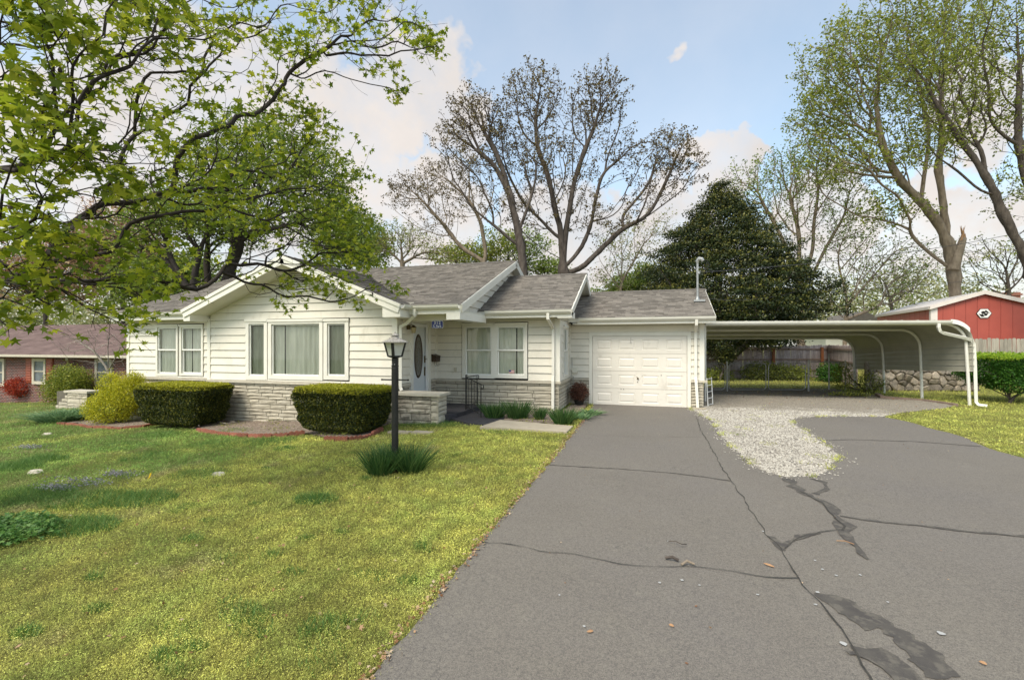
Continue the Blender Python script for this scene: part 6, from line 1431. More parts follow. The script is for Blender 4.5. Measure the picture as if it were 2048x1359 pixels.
for i, (px, py, r_, L_, lab) in enumerate(((988, 838, .26, .40, 'dark green daffodil clump nearest the handrail'), (1035, 838, .27, .46, 'largest dark green daffodil clump below the porch windows'), (1079, 840, .12, .33, 'narrow daffodil clump between the two bigger ones and the downspout'), (1126, 849, .23, .40, 'dark green daffodil clump at the driveway corner of the bed'))):
    p = onG(px, py); blades('daffodil_clump', lab, (p.x, p.y), r_ * .8, 520 if r_ > .2 else 240, L_ * 1.05, .012, M['lf_blade'], z=0, seed=10 + i, spread=.34, droop=.14)
for i, (px, py, lab) in enumerate(((1160, 838, 'silvery variegated foliage plant at the left edge of the driveway by the pot'), (1178, 830, 'small variegated plant right beside the garage door corner'))):
    p = onG(px, py); blades('foliage_plant', lab, (p.x, p.y), .2, 160, .2, .028, M['lf_iris'], z=0.0, seed=20 + i, spread=1.0)
for i, (px, py, rx, lab) in enumerate(((95, 846, .75, 'blue green strap leaf clump at the left end of the bed'), (140, 842, .7, 'blue green strap leaf clump in the middle of the left bed'), (185, 838, .7, 'blue green strap leaf clump next to the golden shrub'))):
    p = onG(px, py); blades('iris_clump', lab, (p.x, p.y + .3), .55, 520, .50, .028, M['lf_iris'], seed=30 + i, spread=.95, ell=(1.3, .7))
# taller grass tufts in the lawn
GT = []
for i, (px, py, r_, L_, n) in enumerate(((630, 1000, .22, .16, 500), (90, 920, .35, .2, 700), (30, 935, .4, .2, 700), (280, 1000, .4, .16, 900), (180, 1000, .5, .15, 900), (160, 1055, .35, .17, 800), (430, 890, .5, .13, 500), (540, 884, .5, .15, 600), (470, 862, .4, .14, 300), (870, 850, .5, .16, 900), (830, 848, .4, .16, 600), (320, 870, .6, .13, 600), (1010, 862, .4, .1, 300), (60, 990, .5, .16, 900), (570, 898, .2, .13, 250), (300, 912, .5, .12, 500), (400, 948, .4, .11, 500), (250, 892, .6, .12, 500))):
    p = onG(px, py); GT.append((p.x, p.y, r_, L_, n))
# ================================================================== GRASS (stuff)
_g = np.random.default_rng(77)
for _ in range(110):
    _fw = math.exp(_g.uniform(math.log(2.6), math.log(11))); _k = math.tan(_g.uniform(-.9, .12)); _x, _y = _k * _fw * CT - _fw * ST, _k * _fw * ST + _fw * CT
    if _x < -1.75 and not (_y > 7.6): GT.append((_x, _y, _g.uniform(.04, .16), _g.uniform(.05, .10), int(_g.uniform(20, 110))))
HOUSE_POLYS = [[(-16.2, YL - .05), (Gc, YL - .05), (Gc, YG - .05), (XD, YG - .05), (XD, YM), (XS, YM), (XS, YA), (XGR + .05, YA), (XGR + .05, 19), (-16.2, 19)], [(PX0, PY0), (PX1 + .02, PY0), (PX1 + .02, PY1), (PX0, PY1)], [(XD, 10.0), (-4.55, 10.0), (-4.55, 12.4), (XD, 12.4)]]
def lawn_points(n, f0, f1, a0=-0.98, a1=0.95, seed=1, gravel=False, beds=False):
    g = np.random.default_rng(seed); fw = np.exp(g.uniform(math.log(f0), math.log(f1), n)); k = np.tan(g.uniform(a0, a1, n)); r_ = k * fw
    x = r_ * CT - fw * ST; y = r_ * ST + fw * CT; keep = np.ones(n, bool)
    jx, jy = x + g.normal(size=n) * .03, y + g.normal(size=n) * .03
    for pl in [DRIVE, SLAB, MAT] + HOUSE_POLYS: keep &= ~inside(pl, jx, jy)
    if not gravel: keep &= ~inside(GRAVEL, jx, jy)
    else: keep &= inside(GRAVEL, x, y)
    ib = inside(BED1, jx, jy) | inside(BED2, jx, jy); keep &= ib if beds else ~ib
    return x[keep], y[keep], fw[keep], g
def blade_mesh(x, y, h, w, lean, g):
    n = len(x); a_ = g.random(n) * 6.283; dx, dy = np.cos(a_), np.sin(a_); z = terr(x); b_ = g.random(n) * 6.283; lx, ly = np.cos(b_) * lean * h, np.sin(b_) * lean * h
    V = np.zeros((n, 3, 3)); V[:, 0] = np.stack([x - dx * w / 2, y - dy * w / 2, z - .004], 1); V[:, 1] = np.stack([x + dx * w / 2, y + dy * w / 2, z - .004], 1); V[:, 2] = np.stack([x + lx, y + ly, z + h], 1); return V
x, y, fw, g = lawn_points(360000, 2.0, 17.0, seed=5); sc_ = np.clip(fw / 5, .55, 2.4)
V1 = blade_mesh(x, y, (.022 + .030 * g.random(len(x))) * np.clip(sc_, .8, 1.3), .0042 * sc_ * (.7 + .6 * g.random(len(x))), .7, g)
VT = []
for (tx, ty, r_, L_, n) in GT:
    n = n * 2; rr = r_ * np.sqrt(g.random(n)) ; an = g.random(n) * 6.283; xx, yy_ = tx + rr * np.cos(an) * 1.3, ty + rr * np.sin(an) * .8; VT.append(blade_mesh(xx, yy_, L_ * (.4 + .6 * g.random(n)) * (1.05 - .5 * rr / r_), np.full(n, .006), .75, g))
npmesh('grass', V1, 3, M['blade'], None, kind='stuff')
M['tuft'] = leafmat('deep_green_grass', (0.06, 0.14, 0.03), (0.11, 0.22, 0.045), (0.20, 0.33, 0.08), 0.3)
npmesh('grass', np.concatenate(VT), 3, M['tuft'], None, kind='stuff')
# low leafy weeds: tiny tilted leaves
x, y, fw, g = lawn_points(420000, 2.0, 15.0, seed=6); wk = g.random(len(x)) < (np.sin(x * 1.7 + 1) * np.sin(y * 1.3 + x * .6) * .25 + .78); x, y, fw = x[wk], y[wk], fw[wk]; sc_ = np.clip(fw / 4.2, .7, 2.6)
leaves('ground_weeds', np.stack([x, y, terr(x) + .012 + .03 * g.random(len(x))], 1), 0.0125 * sc_, M['blade'], None, up=.9, kind='stuff')
# far grass: coarser blades beyond
x, y, fw, g = lawn_points(60000, 14.0, 34.0, a0=-1.0, a1=1.0, seed=7); npmesh('grass', blade_mesh(x, y, .05 + .05 * g.random(len(x)), .02 + .01 * g.random(len(x)), .5, g), 3, M['blade'], None, kind='stuff')
# weeds in gravel and beds
x, y, fw, g = lawn_points(60000, 7, 22, a0=.3, a1=1.0, seed=8, gravel=True); cl = (np.sin(x * 5.1 + np.sin(y * 3)) * np.sin(y * 4.3 + x) > .66) & ((y < 13.8) | (g.random(len(x)) < .5)); npmesh('gravel_weeds', blade_mesh(x[cl], y[cl], .03 + .04 * g.random(cl.sum()), np.full(cl.sum(), .013), .8, g), 3, M['blade'], None, kind='stuff')
x, y, fw, g = lawn_points(50000, 7, 14.5, seed=9, beds=True); cl = np.sin(x * 3.1) * np.sin(y * 4.3 + x) > .15; x, y = x[cl], y[cl]; leaves('bed_weeds', np.stack([x, y, terr(x) + .03 + .08 * g.random(len(x))], 1), .03, M['lf_olive'], None, up=.4, kind='stuff')
ei = np.random.default_rng(31).integers(2, len(gr_left) - 1, 2600); eg = np.random.default_rng(32); ex = np.array([gr_left[i][0] for i in ei]) + eg.normal(size=2600) * .05; ey = np.array([gr_left[i][1] for i in ei]) + eg.normal(size=2600) * .05; ek = np.sin(ex * 7) * np.sin(ey * 6 + 1) > .05; npmesh('gravel_weeds', blade_mesh(ex[ek], ey[ek], .03 + .03 * eg.random(ek.sum()), np.full(ek.sum(), .011), .9, eg) + np.array([0, 0, .012]), 3, M['blade'], None, kind='stuff')
# ground ivy patch lower left
iv = onG(30, 1075); n = 2600; g = np.random.default_rng(3); a_ = g.random(n) * 6.283; rr = np.sqrt(g.random(n)); x = iv.x - .30 + (rr + .16 * g.normal(size=n)) * np.cos(a_) * .66; y = iv.y + (rr + .12 * g.normal(size=n)) * np.sin(a_) * .42
leaves('ground_ivy', np.stack([x, y, terr(x) + .03 + .08 * g.random(n)], 1), .034, M['lf_ivy'], None, STAR, up=1.0, kind='stuff')
for i, (cx_, cy_, rx, ry) in enumerate(((165, 968, .5, .09), (235, 951, .25, .08), (60, 897, .35, .1), (110, 980, .3, .06))):
    p = onG(cx_, cy_); n = 260; leaves('violet_weeds', np.stack([p.x + RNG.normal(size=n) * rx * .6, p.y + RNG.normal(size=n) * ry, np.full(n, terr(p.x)) + .03 + .04 * RNG.random(n)], 1), .028, M.setdefault('violet', leafmat('grey_violet_weed', (0.16, 0.17, 0.16), (0.25, 0.24, 0.27), (0.36, 0.34, 0.40), .2)), None, up=.6, kind='stuff')
# ================================================================== GRAVEL STONES
g = np.random.default_rng(12); n = 60000; xs_ = g.uniform(0.9, 9, n * 3); ys_ = 6.0 + (g.random(n * 3) ** 1.5) * 12; k = inside(GRAVEL, xs_, ys_); xs_, ys_ = xs_[k][:n], ys_[k][:n]
s_ = (.010 + .014 * g.random(len(xs_))) * np.clip(ys_ / 11, 1, 1.5); OCT = np.array([(1, 0, 0), (0, 1, 0), (-1, 0, 0), (0, -1, 0), (0, 0, .75), (0, 0, -.75)])
V = np.stack([xs_, ys_, .006 + s_ * .45], 1)[:, None, :] + OCT[None] * s_[:, None, None] * (0.7 + .6 * g.random((len(xs_), 6, 1))); e_n = 1500; ei = g.integers(0, len(gr_left) - 1, e_n); ex = np.array([gr_left[i][0] for i in ei]) + g.normal(size=e_n) * .09; ey = np.array([gr_left[i][1] for i in ei]) + g.normal(size=e_n) * .09; es = .006 + .012 * g.random(e_n)
Ve = np.stack([ex, ey, .012 + es * .5], 1)[:, None, :] + OCT[None] * es[:, None, None] * (0.7 + .6 * g.random((e_n, 6, 1))); V = np.concatenate([V, Ve]); xs_ = np.concatenate([xs_, ex])
fi = np.array([(0, 1, 4), (1, 2, 4), (2, 3, 4), (3, 0, 4)])
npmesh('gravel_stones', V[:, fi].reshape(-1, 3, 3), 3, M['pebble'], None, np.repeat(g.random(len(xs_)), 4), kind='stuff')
# ================================================================== EDGING, LITTER, TWIGS
def edging(name, label, pxs, scallop, n):
    pts = [onG(*p) for p in pxs]; rt = thing(name, label, 'garden edging', pts[0]); L = [0]
    for a_, c_ in zip(pts[:-1], pts[1:]): L.append(L[-1] + (c_ - a_).length)
    def pos(s_):
        for i in range(len(pts) - 1):
            if s_ <= L[i + 1] or i == len(pts) - 2: return pts[i].lerp(pts[i + 1], (s_ - L[i]) / (L[i + 1] - L[i]))
    m = int(L[-1] / n); rr = random.Random(len(pxs))
    for i in range(m):
        a_, c_ = pos(i * L[-1] / m + .005), pos((i + 1) * L[-1] / m - .005); d = (c_ - a_); w = d.length; d.normalize(); nr = Vector((d.y, -d.x, 0)); z0 = terr(a_.x) - .05; h = .12 + rr.uniform(-.02, .015); K = 6; tl_ = rr.uniform(-.02, .02); prof = [(0, 0), (w, 0)]
        for q in range(K + 1): t = 1 - q / K; prof.append((w * t, h + (.028 * abs(math.sin(math.pi * 3 * t)) if scallop else 0)))
        k = len(prof); b = MB(); b.v = [tuple(Vector((a_.x, a_.y, z0)) + d * u + nr * (.035 + tl_ * z / h) + Vector((0, 0, z))) for u, z in prof] + [tuple(Vector((a_.x, a_.y, z0)) + d * u - nr * (.03 - tl_ * z / h) + Vector((0, 0, z))) for u, z in prof]
        b.f = [tuple(range(k)), tuple(reversed(range(k, 2 * k)))] + [(j + k, (j + 1) % k + k, (j + 1) % k, j) for j in range(k)]; b.build('edging_brick', M['edging'], rt)
edging('garden_edging', 'straight terracotta edging of the bed left of the hedges', [(116, 849), (155, 850), (180, 856), (245, 858), (285, 855), (310, 850)], False, .42)
edging('garden_edging', 'scalloped terracotta edging between the two clipped hedges', [(394, 862), (410, 866), (440, 869), (480, 873), (530, 875), (575, 873), (610, 869)], True, .32)
edging('garden_edging', 'scalloped terracotta edging in front of the hedge near the lamp post', [(650, 880), (690, 882), (720, 880), (745, 872), (765, 862)], True, .3)
def litter(name, pts, size, m, **kw): return leaves(name, pts, size, m, None, STAR, up=1.2, **kw)
x, y, fw, g = lawn_points(1500, 2.1, 9, seed=15); k = g.random(len(x)) < .30; litter('dead_leaves', np.stack([x[k], y[k], terr(x[k]) + .022 + .015 * g.random(k.sum())], 1), .023, M['deadleaf'], kind='stuff')
n = 900; yy_ = RNG.uniform(1.5, 12, n); litter('dead_leaves', np.stack([-1.5 + RNG.normal(size=n) * .035, yy_, np.full(n, .026)], 1), .022, M['deadleaf'], kind='stuff')
n = 110; litter('dead_leaves', np.stack([RNG.uniform(-1.3, 7, n), RNG.uniform(2, 12, n), np.full(n, .022)], 1), .013, M['deadleaf'], kind='stuff')
n = 260; litter('dead_leaves', np.stack([RNG.uniform(2, 8, n), RNG.uniform(15, 20, n), np.full(n, .03)], 1), .04, M['deadleaf'], kind='stuff')
def twigt(label, pxs, r_, m='bark', z=.03): 
    pts = [onG(*p) for p in pxs]; setp(MB().tube([(p.x, p.y, z + (.02 if 0 < i < len(pts) - 1 else 0)) for i, p in enumerate(pts)], r_, 6).build('twig', M[m]), label, 'twig')
twigt('thin bent dark twig lying on the driveway', [(1337, 1088), (1352, 1093), (1364, 1099), (1373, 1094)], .004)
twigt('short thick mossy twig below the thin bent one on the driveway', [(1331, 1122), (1345, 1125), (1357, 1127)], .012)
twigt('brown twig lying across the long driveway crack', [(1363, 1136), (1374, 1133), (1389, 1135)], .010, 'barkl')
twigt('thin reddish twig lying on the dark sealer at the right of the driveway', [(1673, 1087), (1690, 1092), (1708, 1094)], .004, 'rawwood')
def bark_piece(label, px, py, L_, w, rz, m='rawwood'):
    p = onG(px, py); d = Vector((math.cos(rz), math.sin(rz), 0)); nr = Vector((-d.y, d.x, 0)); z = .024; b = MB(); S = [(-1, .1), (-.5, .8), (.2, 1), (.8, .6), (1, .05)]
    for t, ww in S: c_ = p + d * t * L_ / 2; b.v += [tuple(c_ - nr * w * ww / 2 + Vector((0, 0, z))), tuple(c_ + Vector((0, 0, z + .012 * ww))), tuple(c_ + nr * w * ww / 2 + Vector((0, 0, z)))]
    b.f = [(3 * i + j, 3 * i + j + 1, 3 * i + j + 4, 3 * i + j + 3) for i in range(4) for j in range(2)] + [(3 * i, 3 * i + 3, 3 * i + 5, 3 * i + 2) for i in range(4)]; setp(b.build('bark_chip', M[m]), label, 'bark chip')
bark_piece('pointed brown bark chip on the driveway right of the twigs', 1538, 1135, .09, .022, -.6)
bark_piece('pale orange leaf chip on the near part of the driveway', 1180, 1269, .045, .02, .5); bark_piece('small ochre bark chip near the bottom centre of the driveway', 1343, 1257, .035, .018, -.4); bark_piece('small brown bark chip near the bottom right corner of the driveway', 1966, 1333, .035, .02, -.7)
for i, (px, py, w, lab) in enumerate(((437, 949, .24, 'flat pale stone in the lawn at the middle left'), (71, 944, .3, 'white stone sunk in the turf at the left'), (95, 868, .28, 'pale stone on the lawn below the left bed'))):
    p = onG(px, py); b = MB(); rr = random.Random(i); n = 10; b.v = [(p.x + w / 2 * math.cos(6.283 * k / n) * rr.uniform(.8, 1.1), p.y + w / 3 * math.sin(6.283 * k / n) * rr.uniform(.8, 1.1), terr(p.x) + .0) for k in range(n)] + [(p.x + w / 2.6 * math.cos(6.283 * k / n) * rr.uniform(.8, 1.1), p.y + w / 4 * math.sin(6.283 * k / n), terr(p.x) + .035) for k in range(n)]
    b.f = [(k, (k + 1) % n, (k + 1) % n + n, k + n) for k in range(n)] + [tuple(range(n, 2 * n))]; setp(b.build('stone', M['cap']), lab, 'stone')
yf = onG(297, 958); yl = thing('yellow_flag', 'small yellow marker blade standing in the lawn', 'marker', yf); b = MB().add([(yf.x - .01, yf.y, yf.z), (yf.x + .012, yf.y, yf.z), (yf.x + .09, yf.y, yf.z + .17), (yf.x + .05, yf.y + .01, yf.z + .09), (yf.x + .02, yf.y + .01, yf.z + .1)], [(0, 1, 2, 3), (0, 3, 4)]); b.build('blade', mat('yellow_plastic', (0.75, 0.5, 0.01), None, 5, .5), yl)
# garden hose / cable coil, stone slab by planter
hs = [onG(*p) for p in ((398, 858), (392, 850), (405, 844), (430, 848), (452, 853), (470, 850), (455, 846))]
setp(MB().tube([(p.x, p.y, terr(p.x) + .09) for p in hs], .012, 6).build('garden_hose', M['twig']), 'loop of pale hose lying in the bed between the hedges', 'hose')
for i, (px, py, w, lab) in enumerate(((800, 866, .5, 'grey flat stone at the foot of the planter wall'), (845, 867, .45, 'tan flat stone right of the grey one at the planter foot'), (1399, 819, .35, 'concrete splash block under the garage downspout'))):
    p = onG(px, py); z = terr(p.x); setp(MB().box(p.x - w / 2, p.x + w / 2, p.y - .1, p.y + .12, z - .02, z + .045).build('flat_stone', M['concrete']), lab, 'flat stone')
# white rack leaning by the garage corner
rk = thing('white_rack', 'white wire rack leaning on the garage corner', 'rack', (1.75, 14.7, 0)); z1r = .85
for (x_, y_) in ((1.68, 14.5), (1.86, 14.9)): MB().tube([(x_, y_, 0), (x_ - .04, y_, z1r)], .014, 6).build('upright', M['white'], rk)
for k in range(5): MB().tube([(1.68 - .04 * k / 5, 14.5, .06 + .19 * k), (1.86 - .04 * k / 5, 14.9, .06 + .19 * k)], .01, 5).build('rung', M['white'], rk)
# ================================================================== TREES
# big sweetgum whose branches reach in from the left, trunk just outside the frame
def fg_tree():
    base = Vector((-8.2, 2.9, 0)); base.z = terr(base.x)
    rt = thing('sweetgum_tree', 'large sweetgum with star shaped leaves overhanging the lawn from the left', 'tree', base)
    A_ = lambda *t: [at(a_, b_, c_) for a_, b_, c_ in t]
    trunk = [base - Vector((0, 0, .1)), base + Vector((.05, .05, 1.6)), base + Vector((.1, .1, 2.9)), base + Vector((.2, .3, 4.2)), base + Vector((.1, .6, 6.0)), base + Vector((.3, .9, 8.0))]
    T0, T1, T2 = trunk[2], trunk[3], trunk[4]
    limbs = [trunk,
      [T1] + A_((-60, 60, 4.6), (30, 53, 4.4), (141, 44, 4.6), (206, 32, 4.9), (294, 41, 5.3), (338, 47, 5.6), (382, 70, 5.9), (418, 47, 6.2), (442, 26, 6.4)),
      [T1] + A_((-80, 60, 4.5), (6, 112, 4.2), (59, 147, 4.2), (103, 177, 4.4), (138, 206, 4.6), (176, 241, 4.8), (230, 250, 5.0)),
      [at(176, 241, 4.8)] + A_((218, 238, 5.0), (260, 262, 5.3), (330, 272, 5.7), (383, 278, 6.2), (430, 307, 6.8), (470, 340, 7.3)),
      [T0] + A_((-60, 330, 4.6), (30, 350, 4.5), (110, 385, 4.7), (200, 400, 5.2), (265, 424, 5.7), (353, 424, 6.3), (400, 440, 6.6), (441, 468, 6.9), (500, 446, 7.4), (530, 380, 7.8)),
      [at(353, 424, 6.3)] + A_((440, 490, 6.9), (500, 475, 7.4), (540, 520, 7.8), (600, 530, 8.1), (680, 560, 8.5), (740, 560, 8.8), (795, 582, 9.0)),
      [at(500, 475, 7.4)] + A_((560, 460, 7.8), (620, 470, 8.3), (690, 480, 8.8), (735, 500, 9.0)),
      [at(530, 400, 7.6)] + A_((560, 350, 8.0), (620, 340, 8.4), (680, 380, 8.7)),
      [at(540, 520, 7.8)] + A_((560, 570, 7.9), (575, 610, 8.0)), [at(680, 560, 8.5)] + A_((700, 590, 8.6), (690, 610, 8.6)),
      [T0] + A_((-60, 560, 4.6), (0, 648, 4.5), (42, 630, 4.6), (79, 643, 4.8), (127, 664, 5.1)),
      [T0] + A_((-40, 480, 4.5), (40, 560, 4.5), (100, 611, 4.9), (159, 624, 5.3), (206, 625, 5.6), (219, 665, 5.8), (246, 667, 6.0), (262, 620, 6.2), (280, 590, 6.4)),
      [at(100, 611, 4.9)] + A_((150, 590, 5.3), (205, 540, 5.7), (270, 520, 6.1), (330, 545, 6.5)),
      [at(442, 26, 6.4)] + A_((490, 38, 6.8), (548, 53, 7.2), (600, 75, 7.5), (650, 84, 7.8), (690, 90, 8.0)),
      [at(490, 38, 6.8)] + A_((515, 85, 7.0), (539, 132, 7.2), (560, 175, 7.4), (578, 208, 7.6), (632, 247, 8.0), (660, 262, 8.1)),
      [T2] + A_((200, -160, 5.6), (420, -120, 6.6), (600, -60, 7.6), (700, -10, 8.0), (722, 20, 8.1), (751, 35, 8.2), (808, 44, 8.4), (850, 55, 8.6), (885, 75, 8.7)),
      [at(722, 20, 8.1)] + A_((748, 75, 8.2), (775, 115, 8.3), (792, 150, 8.4), (798, 195, 8.4)),
      [at(600, -60, 7.6)] + A_((610, 0, 7.7), (640, 60, 7.8), (640, 120, 7.9)),
      [T2] + A_((100, -200, 4.6), (300, -150, 5.4), (350, -60, 5.6)), ]
    lobes = [(60, 40, 130, 70, 4.0, 120), (200, 40, 160, 75, 4.8, 190), (340, 70, 110, 75, 5.5, 170), (430, 60, 90, 70, 6.3, 110), (560, 60, 110, 50, 7.2, 100), (620, 120, 60, 50, 7.8, 60), (700, 50, 90, 60, 8.0, 130), (790, 40, 80, 50, 8.4, 120), (850, 75, 40, 45, 8.6, 80), (745, 110, 60, 45, 8.2, 60), (795, 165, 22, 48, 8.4, 30),
      (60, 170, 100, 60, 4.1, 90), (110, 300, 130, 90, 4.2, 170), (40, 400, 90, 90, 4.0, 120), (240, 180, 130, 60, 5.0, 90), (230, 330, 130, 70, 5.0, 150), (400, 190, 80, 50, 6.2, 55), (400, 280, 110, 55, 6.4, 130), (560, 190, 60, 50, 7.4, 40), (640, 260, 48, 45, 8.0, 70), (560, 250, 90, 40, 7.6, 60), (350, 380, 120, 60, 6.0, 150), (480, 370, 130, 65, 7.2, 210), (620, 350, 100, 70, 8.3, 190), (660, 430, 90, 70, 8.7, 190), (560, 460, 110, 50, 8.0, 150), (700, 510, 80, 45, 8.9, 130), (640, 560, 110, 35, 8.5, 120), (770, 575, 42, 22, 9.0, 24),
      (150, 500, 140, 70, 4.9, 170), (280, 480, 120, 60, 5.8, 120), (60, 520, 90, 60, 4.4, 90), (60, 600, 70, 50, 4.6, 70), (180, 580, 110, 60, 5.5, 130), (250, 640, 55, 40, 6.0, 40), (330, 560, 70, 30, 6.4, 40), (20, 660, 30, 20, 4.5, 12), (520, 530, 80, 30, 7.6, 60), (580, 590, 60, 25, 8.0, 34), (690, 600, 40, 18, 8.6, 16)]
    T = np.concatenate([ellips(l[0], l[1], l[2], l[3], l[4], l[5], df=min(1.1, l[2] / FPX * l[4])) for l in lobes])
    # crown above and behind the frame, so the tree is whole
    up = RNG.normal(size=(260, 3)); up /= np.linalg.norm(up, axis=1, keepdims=True); up = up * [4.2, 3.6, 2.4] * RNG.random((260, 1)) ** .4 + np.array([base.x + .3, base.y + .6, 8.4]); T = np.concatenate([T, up])
    T = np.concatenate([T, (T + RNG.normal(size=T.shape) * .2)[RNG.random(len(T)) < .15]]); sk = grow(limbs, T, 0.15, 0.36, .30, .26, .0026, 1, limb_r=.036)
    tree_mesh('trunk', sk, M['barkd'], rt, thin=4)
    tn = tipnodes(sk, 1)
    # twiglets
    pts = np.concatenate([around(tn[(np.sin(tn[:, 0] * 3.1 + tn[:, 2] * 2.3) * np.sin(tn[:, 1] * 2.7 + 1) * np.cos(tn[:, 2] * 3.7 + tn[:, 0]) + .45 * RNG.normal(size=len(tn))) > .02], 5, .06), around(tipnodes(sk, 3)[::8], 1, .05)]); sz = .074
    d = np.linalg.norm(pts - np.array([0, 0, EYE]), axis=1); o = np.argsort(d); fwv = -pts[:, 0] * ST + pts[:, 1] * CT
    ppx = CX + (pts[:, 0] * CT + pts[:, 1] * ST) / np.maximum(fwv, .1) * FPX; ppy = HY - (pts[:, 2] - EYE) / np.maximum(fwv, .1) * FPX
    vis = (ppx > 0) & (ppx < 2048) & (ppy > 0); near = [i for i in o if vis[i]][:260]; rest = np.setdiff1d(np.arange(len(pts)), near)
    leaves('foliage', pts[rest], sz, M['lf_sweet'], rt, STAR, up=.5, kind='stuff')
    me = bpy.data.meshes.new('leaf'); me.from_pydata([tuple(p) for p in STAR], [], [tuple(range(10))]); at_ = me.attributes.new('rnd', 'FLOAT', 'FACE'); at_.data[0].value = .55; me.materials.append(M['lf_sweet'])
    variants = []
    for k in range(5):
        m2 = me.copy(); m2.name = 'leaf'; m2.attributes['rnd'].data[0].value = .15 + k * .19; variants.append(m2)
    u, v, w = rand_rot(len(near), .5); from mathutils import Matrix
    for q, i in enumerate(near):
        ob = bpy.data.objects.new('leaf', variants[q % 5]); COL.objects.link(ob); ob.parent = rt; s_ = sz * random.uniform(.9, 1.3); p = Vector(pts[i]) - rt.location
        ob.matrix_local = Matrix(((u[q][0] * s_, v[q][0] * s_, w[q][0] * s_, p.x), (u[q][1] * s_, v[q][1] * s_, w[q][1] * s_, p.y), (u[q][2] * s_, v[q][2] * s_, w[q][2] * s_, p.z), (0, 0, 0, 1)))
    # round seed balls
    b = MB(); sel = tn[RNG.choice(len(tn), 26, replace=False)]
    for p in sel: b.lathe((p[0], p[1], p[2] - .05), [(.004, .03), (.013, .018), (.018, 0), (.013, -.016), (.003, -.02)], 7).tube([(p[0], p[1], p[2]), (p[0], p[1], p[2] - .03)], .0015, 3)
    b.build('seed_balls', M['bark'], rt, kind='stuff')
fg_tree()

# cedar
def cedar(name, label, px, fw, zt, prof, n, m, bx=0):
    b0 = at(px, 700, fw); rt = thing(name, label, 'tree', (b0.x, b0.y, terr(b0.x)))
    # prof: list of (z, left half width, right half width) in metres
    g = np.random.default_rng(int(px)); zs = [p[0] for p in prof]; P_ = []; zz = g.uniform(zs[0], zs[-1], n * 3); wl = np.interp(zz, zs, [p[1] for p in prof]); wr = np.interp(zz, zs, [p[2] for p in prof]); acc_ = g.random(n * 3) < (wl + wr) / (max(p[1] + p[2] for p in prof)) ; zz, wl, wr = zz[acc_][:n], wl[acc_][:n], wr[acc_][:n]
    k = len(zz); th = g.random(k) * 6.283; rad = (.45 + .55 * g.random(k)) ** .6; w = np.where(np.cos(th) > 0, wr, wl); w = w * (1 + .16 * np.sin(th * 4 + zz * 2.1) + .20 * np.sin(zz * 5.6 + th * 2) + .13 * g.normal(size=k))
    x = b0.x + (np.cos(th) * w * CT - np.sin(th) * (wl + wr) / 2 * ST) * rad; y = b0.y + (np.cos(th) * w * ST + np.sin(th) * (wl + wr) / 2 * CT) * rad
    C_ = np.stack([x, y, zz], 1); per = 56; q = np.repeat(C_, per, axis=0); e_ = g.normal(size=q.shape) * [.24, .24, .10]; q = q + e_; rn = np.clip(.24 + e_[:, 2] * 3.0 + g.random(len(q)) * .35 + np.repeat(g.random(k) * .3 - .15, per), 0, 1)  # leaves low in each spray get darker colour, painting in a shaded underside
    leaves('foliage', q, .115, m, rt, DIA, rnd=rn)
    sk = grow([[Vector((b0.x, b0.y, terr(b0.x) - .1)), Vector((b0.x, b0.y, zt * .5)), Vector((b0.x, b0.y, zt * .96))]], C_[:420], .5, .6, .1, .28, .015, 2); tree_mesh('trunk', sk, M['bark'], rt)
def hz(py, fw): return EYE - (py - HY) / FPX * fw
FC = 25.5; kc = FC / FPX
cedar('cedar_tree', 'tall dark cedar behind the garage roof and carport', 1440, FC, hz(368, FC), [(hz(690, FC), 105 * kc, 120 * kc), (hz(640, FC), 150 * kc, 180 * kc), (hz(590, FC), 155 * kc, 182 * kc), (hz(540, FC), 135 * kc, 150 * kc), (hz(480, FC), 95 * kc, 105 * kc), (hz(430, FC), 55 * kc, 62 * kc), (hz(395, FC), 20 * kc, 34 * kc), (hz(366, FC), 4 * kc, 7 * kc)], 2300, M['lf_cedar'])

def T_(name, label, fw, limbs, lobes, bark, leafm, **kw):
    kw['rbase'] = kw['rbase'] * .66; kw['rtip'] = kw['rtip'] * .80; kw['step'] = kw['step'] * .75; kw['bf'] = .42; kw['jit'] = .16; kw['lspread'] = kw['lspread'] * .52
    kw['lper'] = int(kw['lper'] * 1.1 + .5); kw['lsize'] = kw['lsize'] * 1.05
    return make_tree(name, label, fw, limbs, [tuple(l[:4]) + (int(l[4] * 2.3),) + tuple(l[5:]) for l in lobes], bark, leafm, **kw)
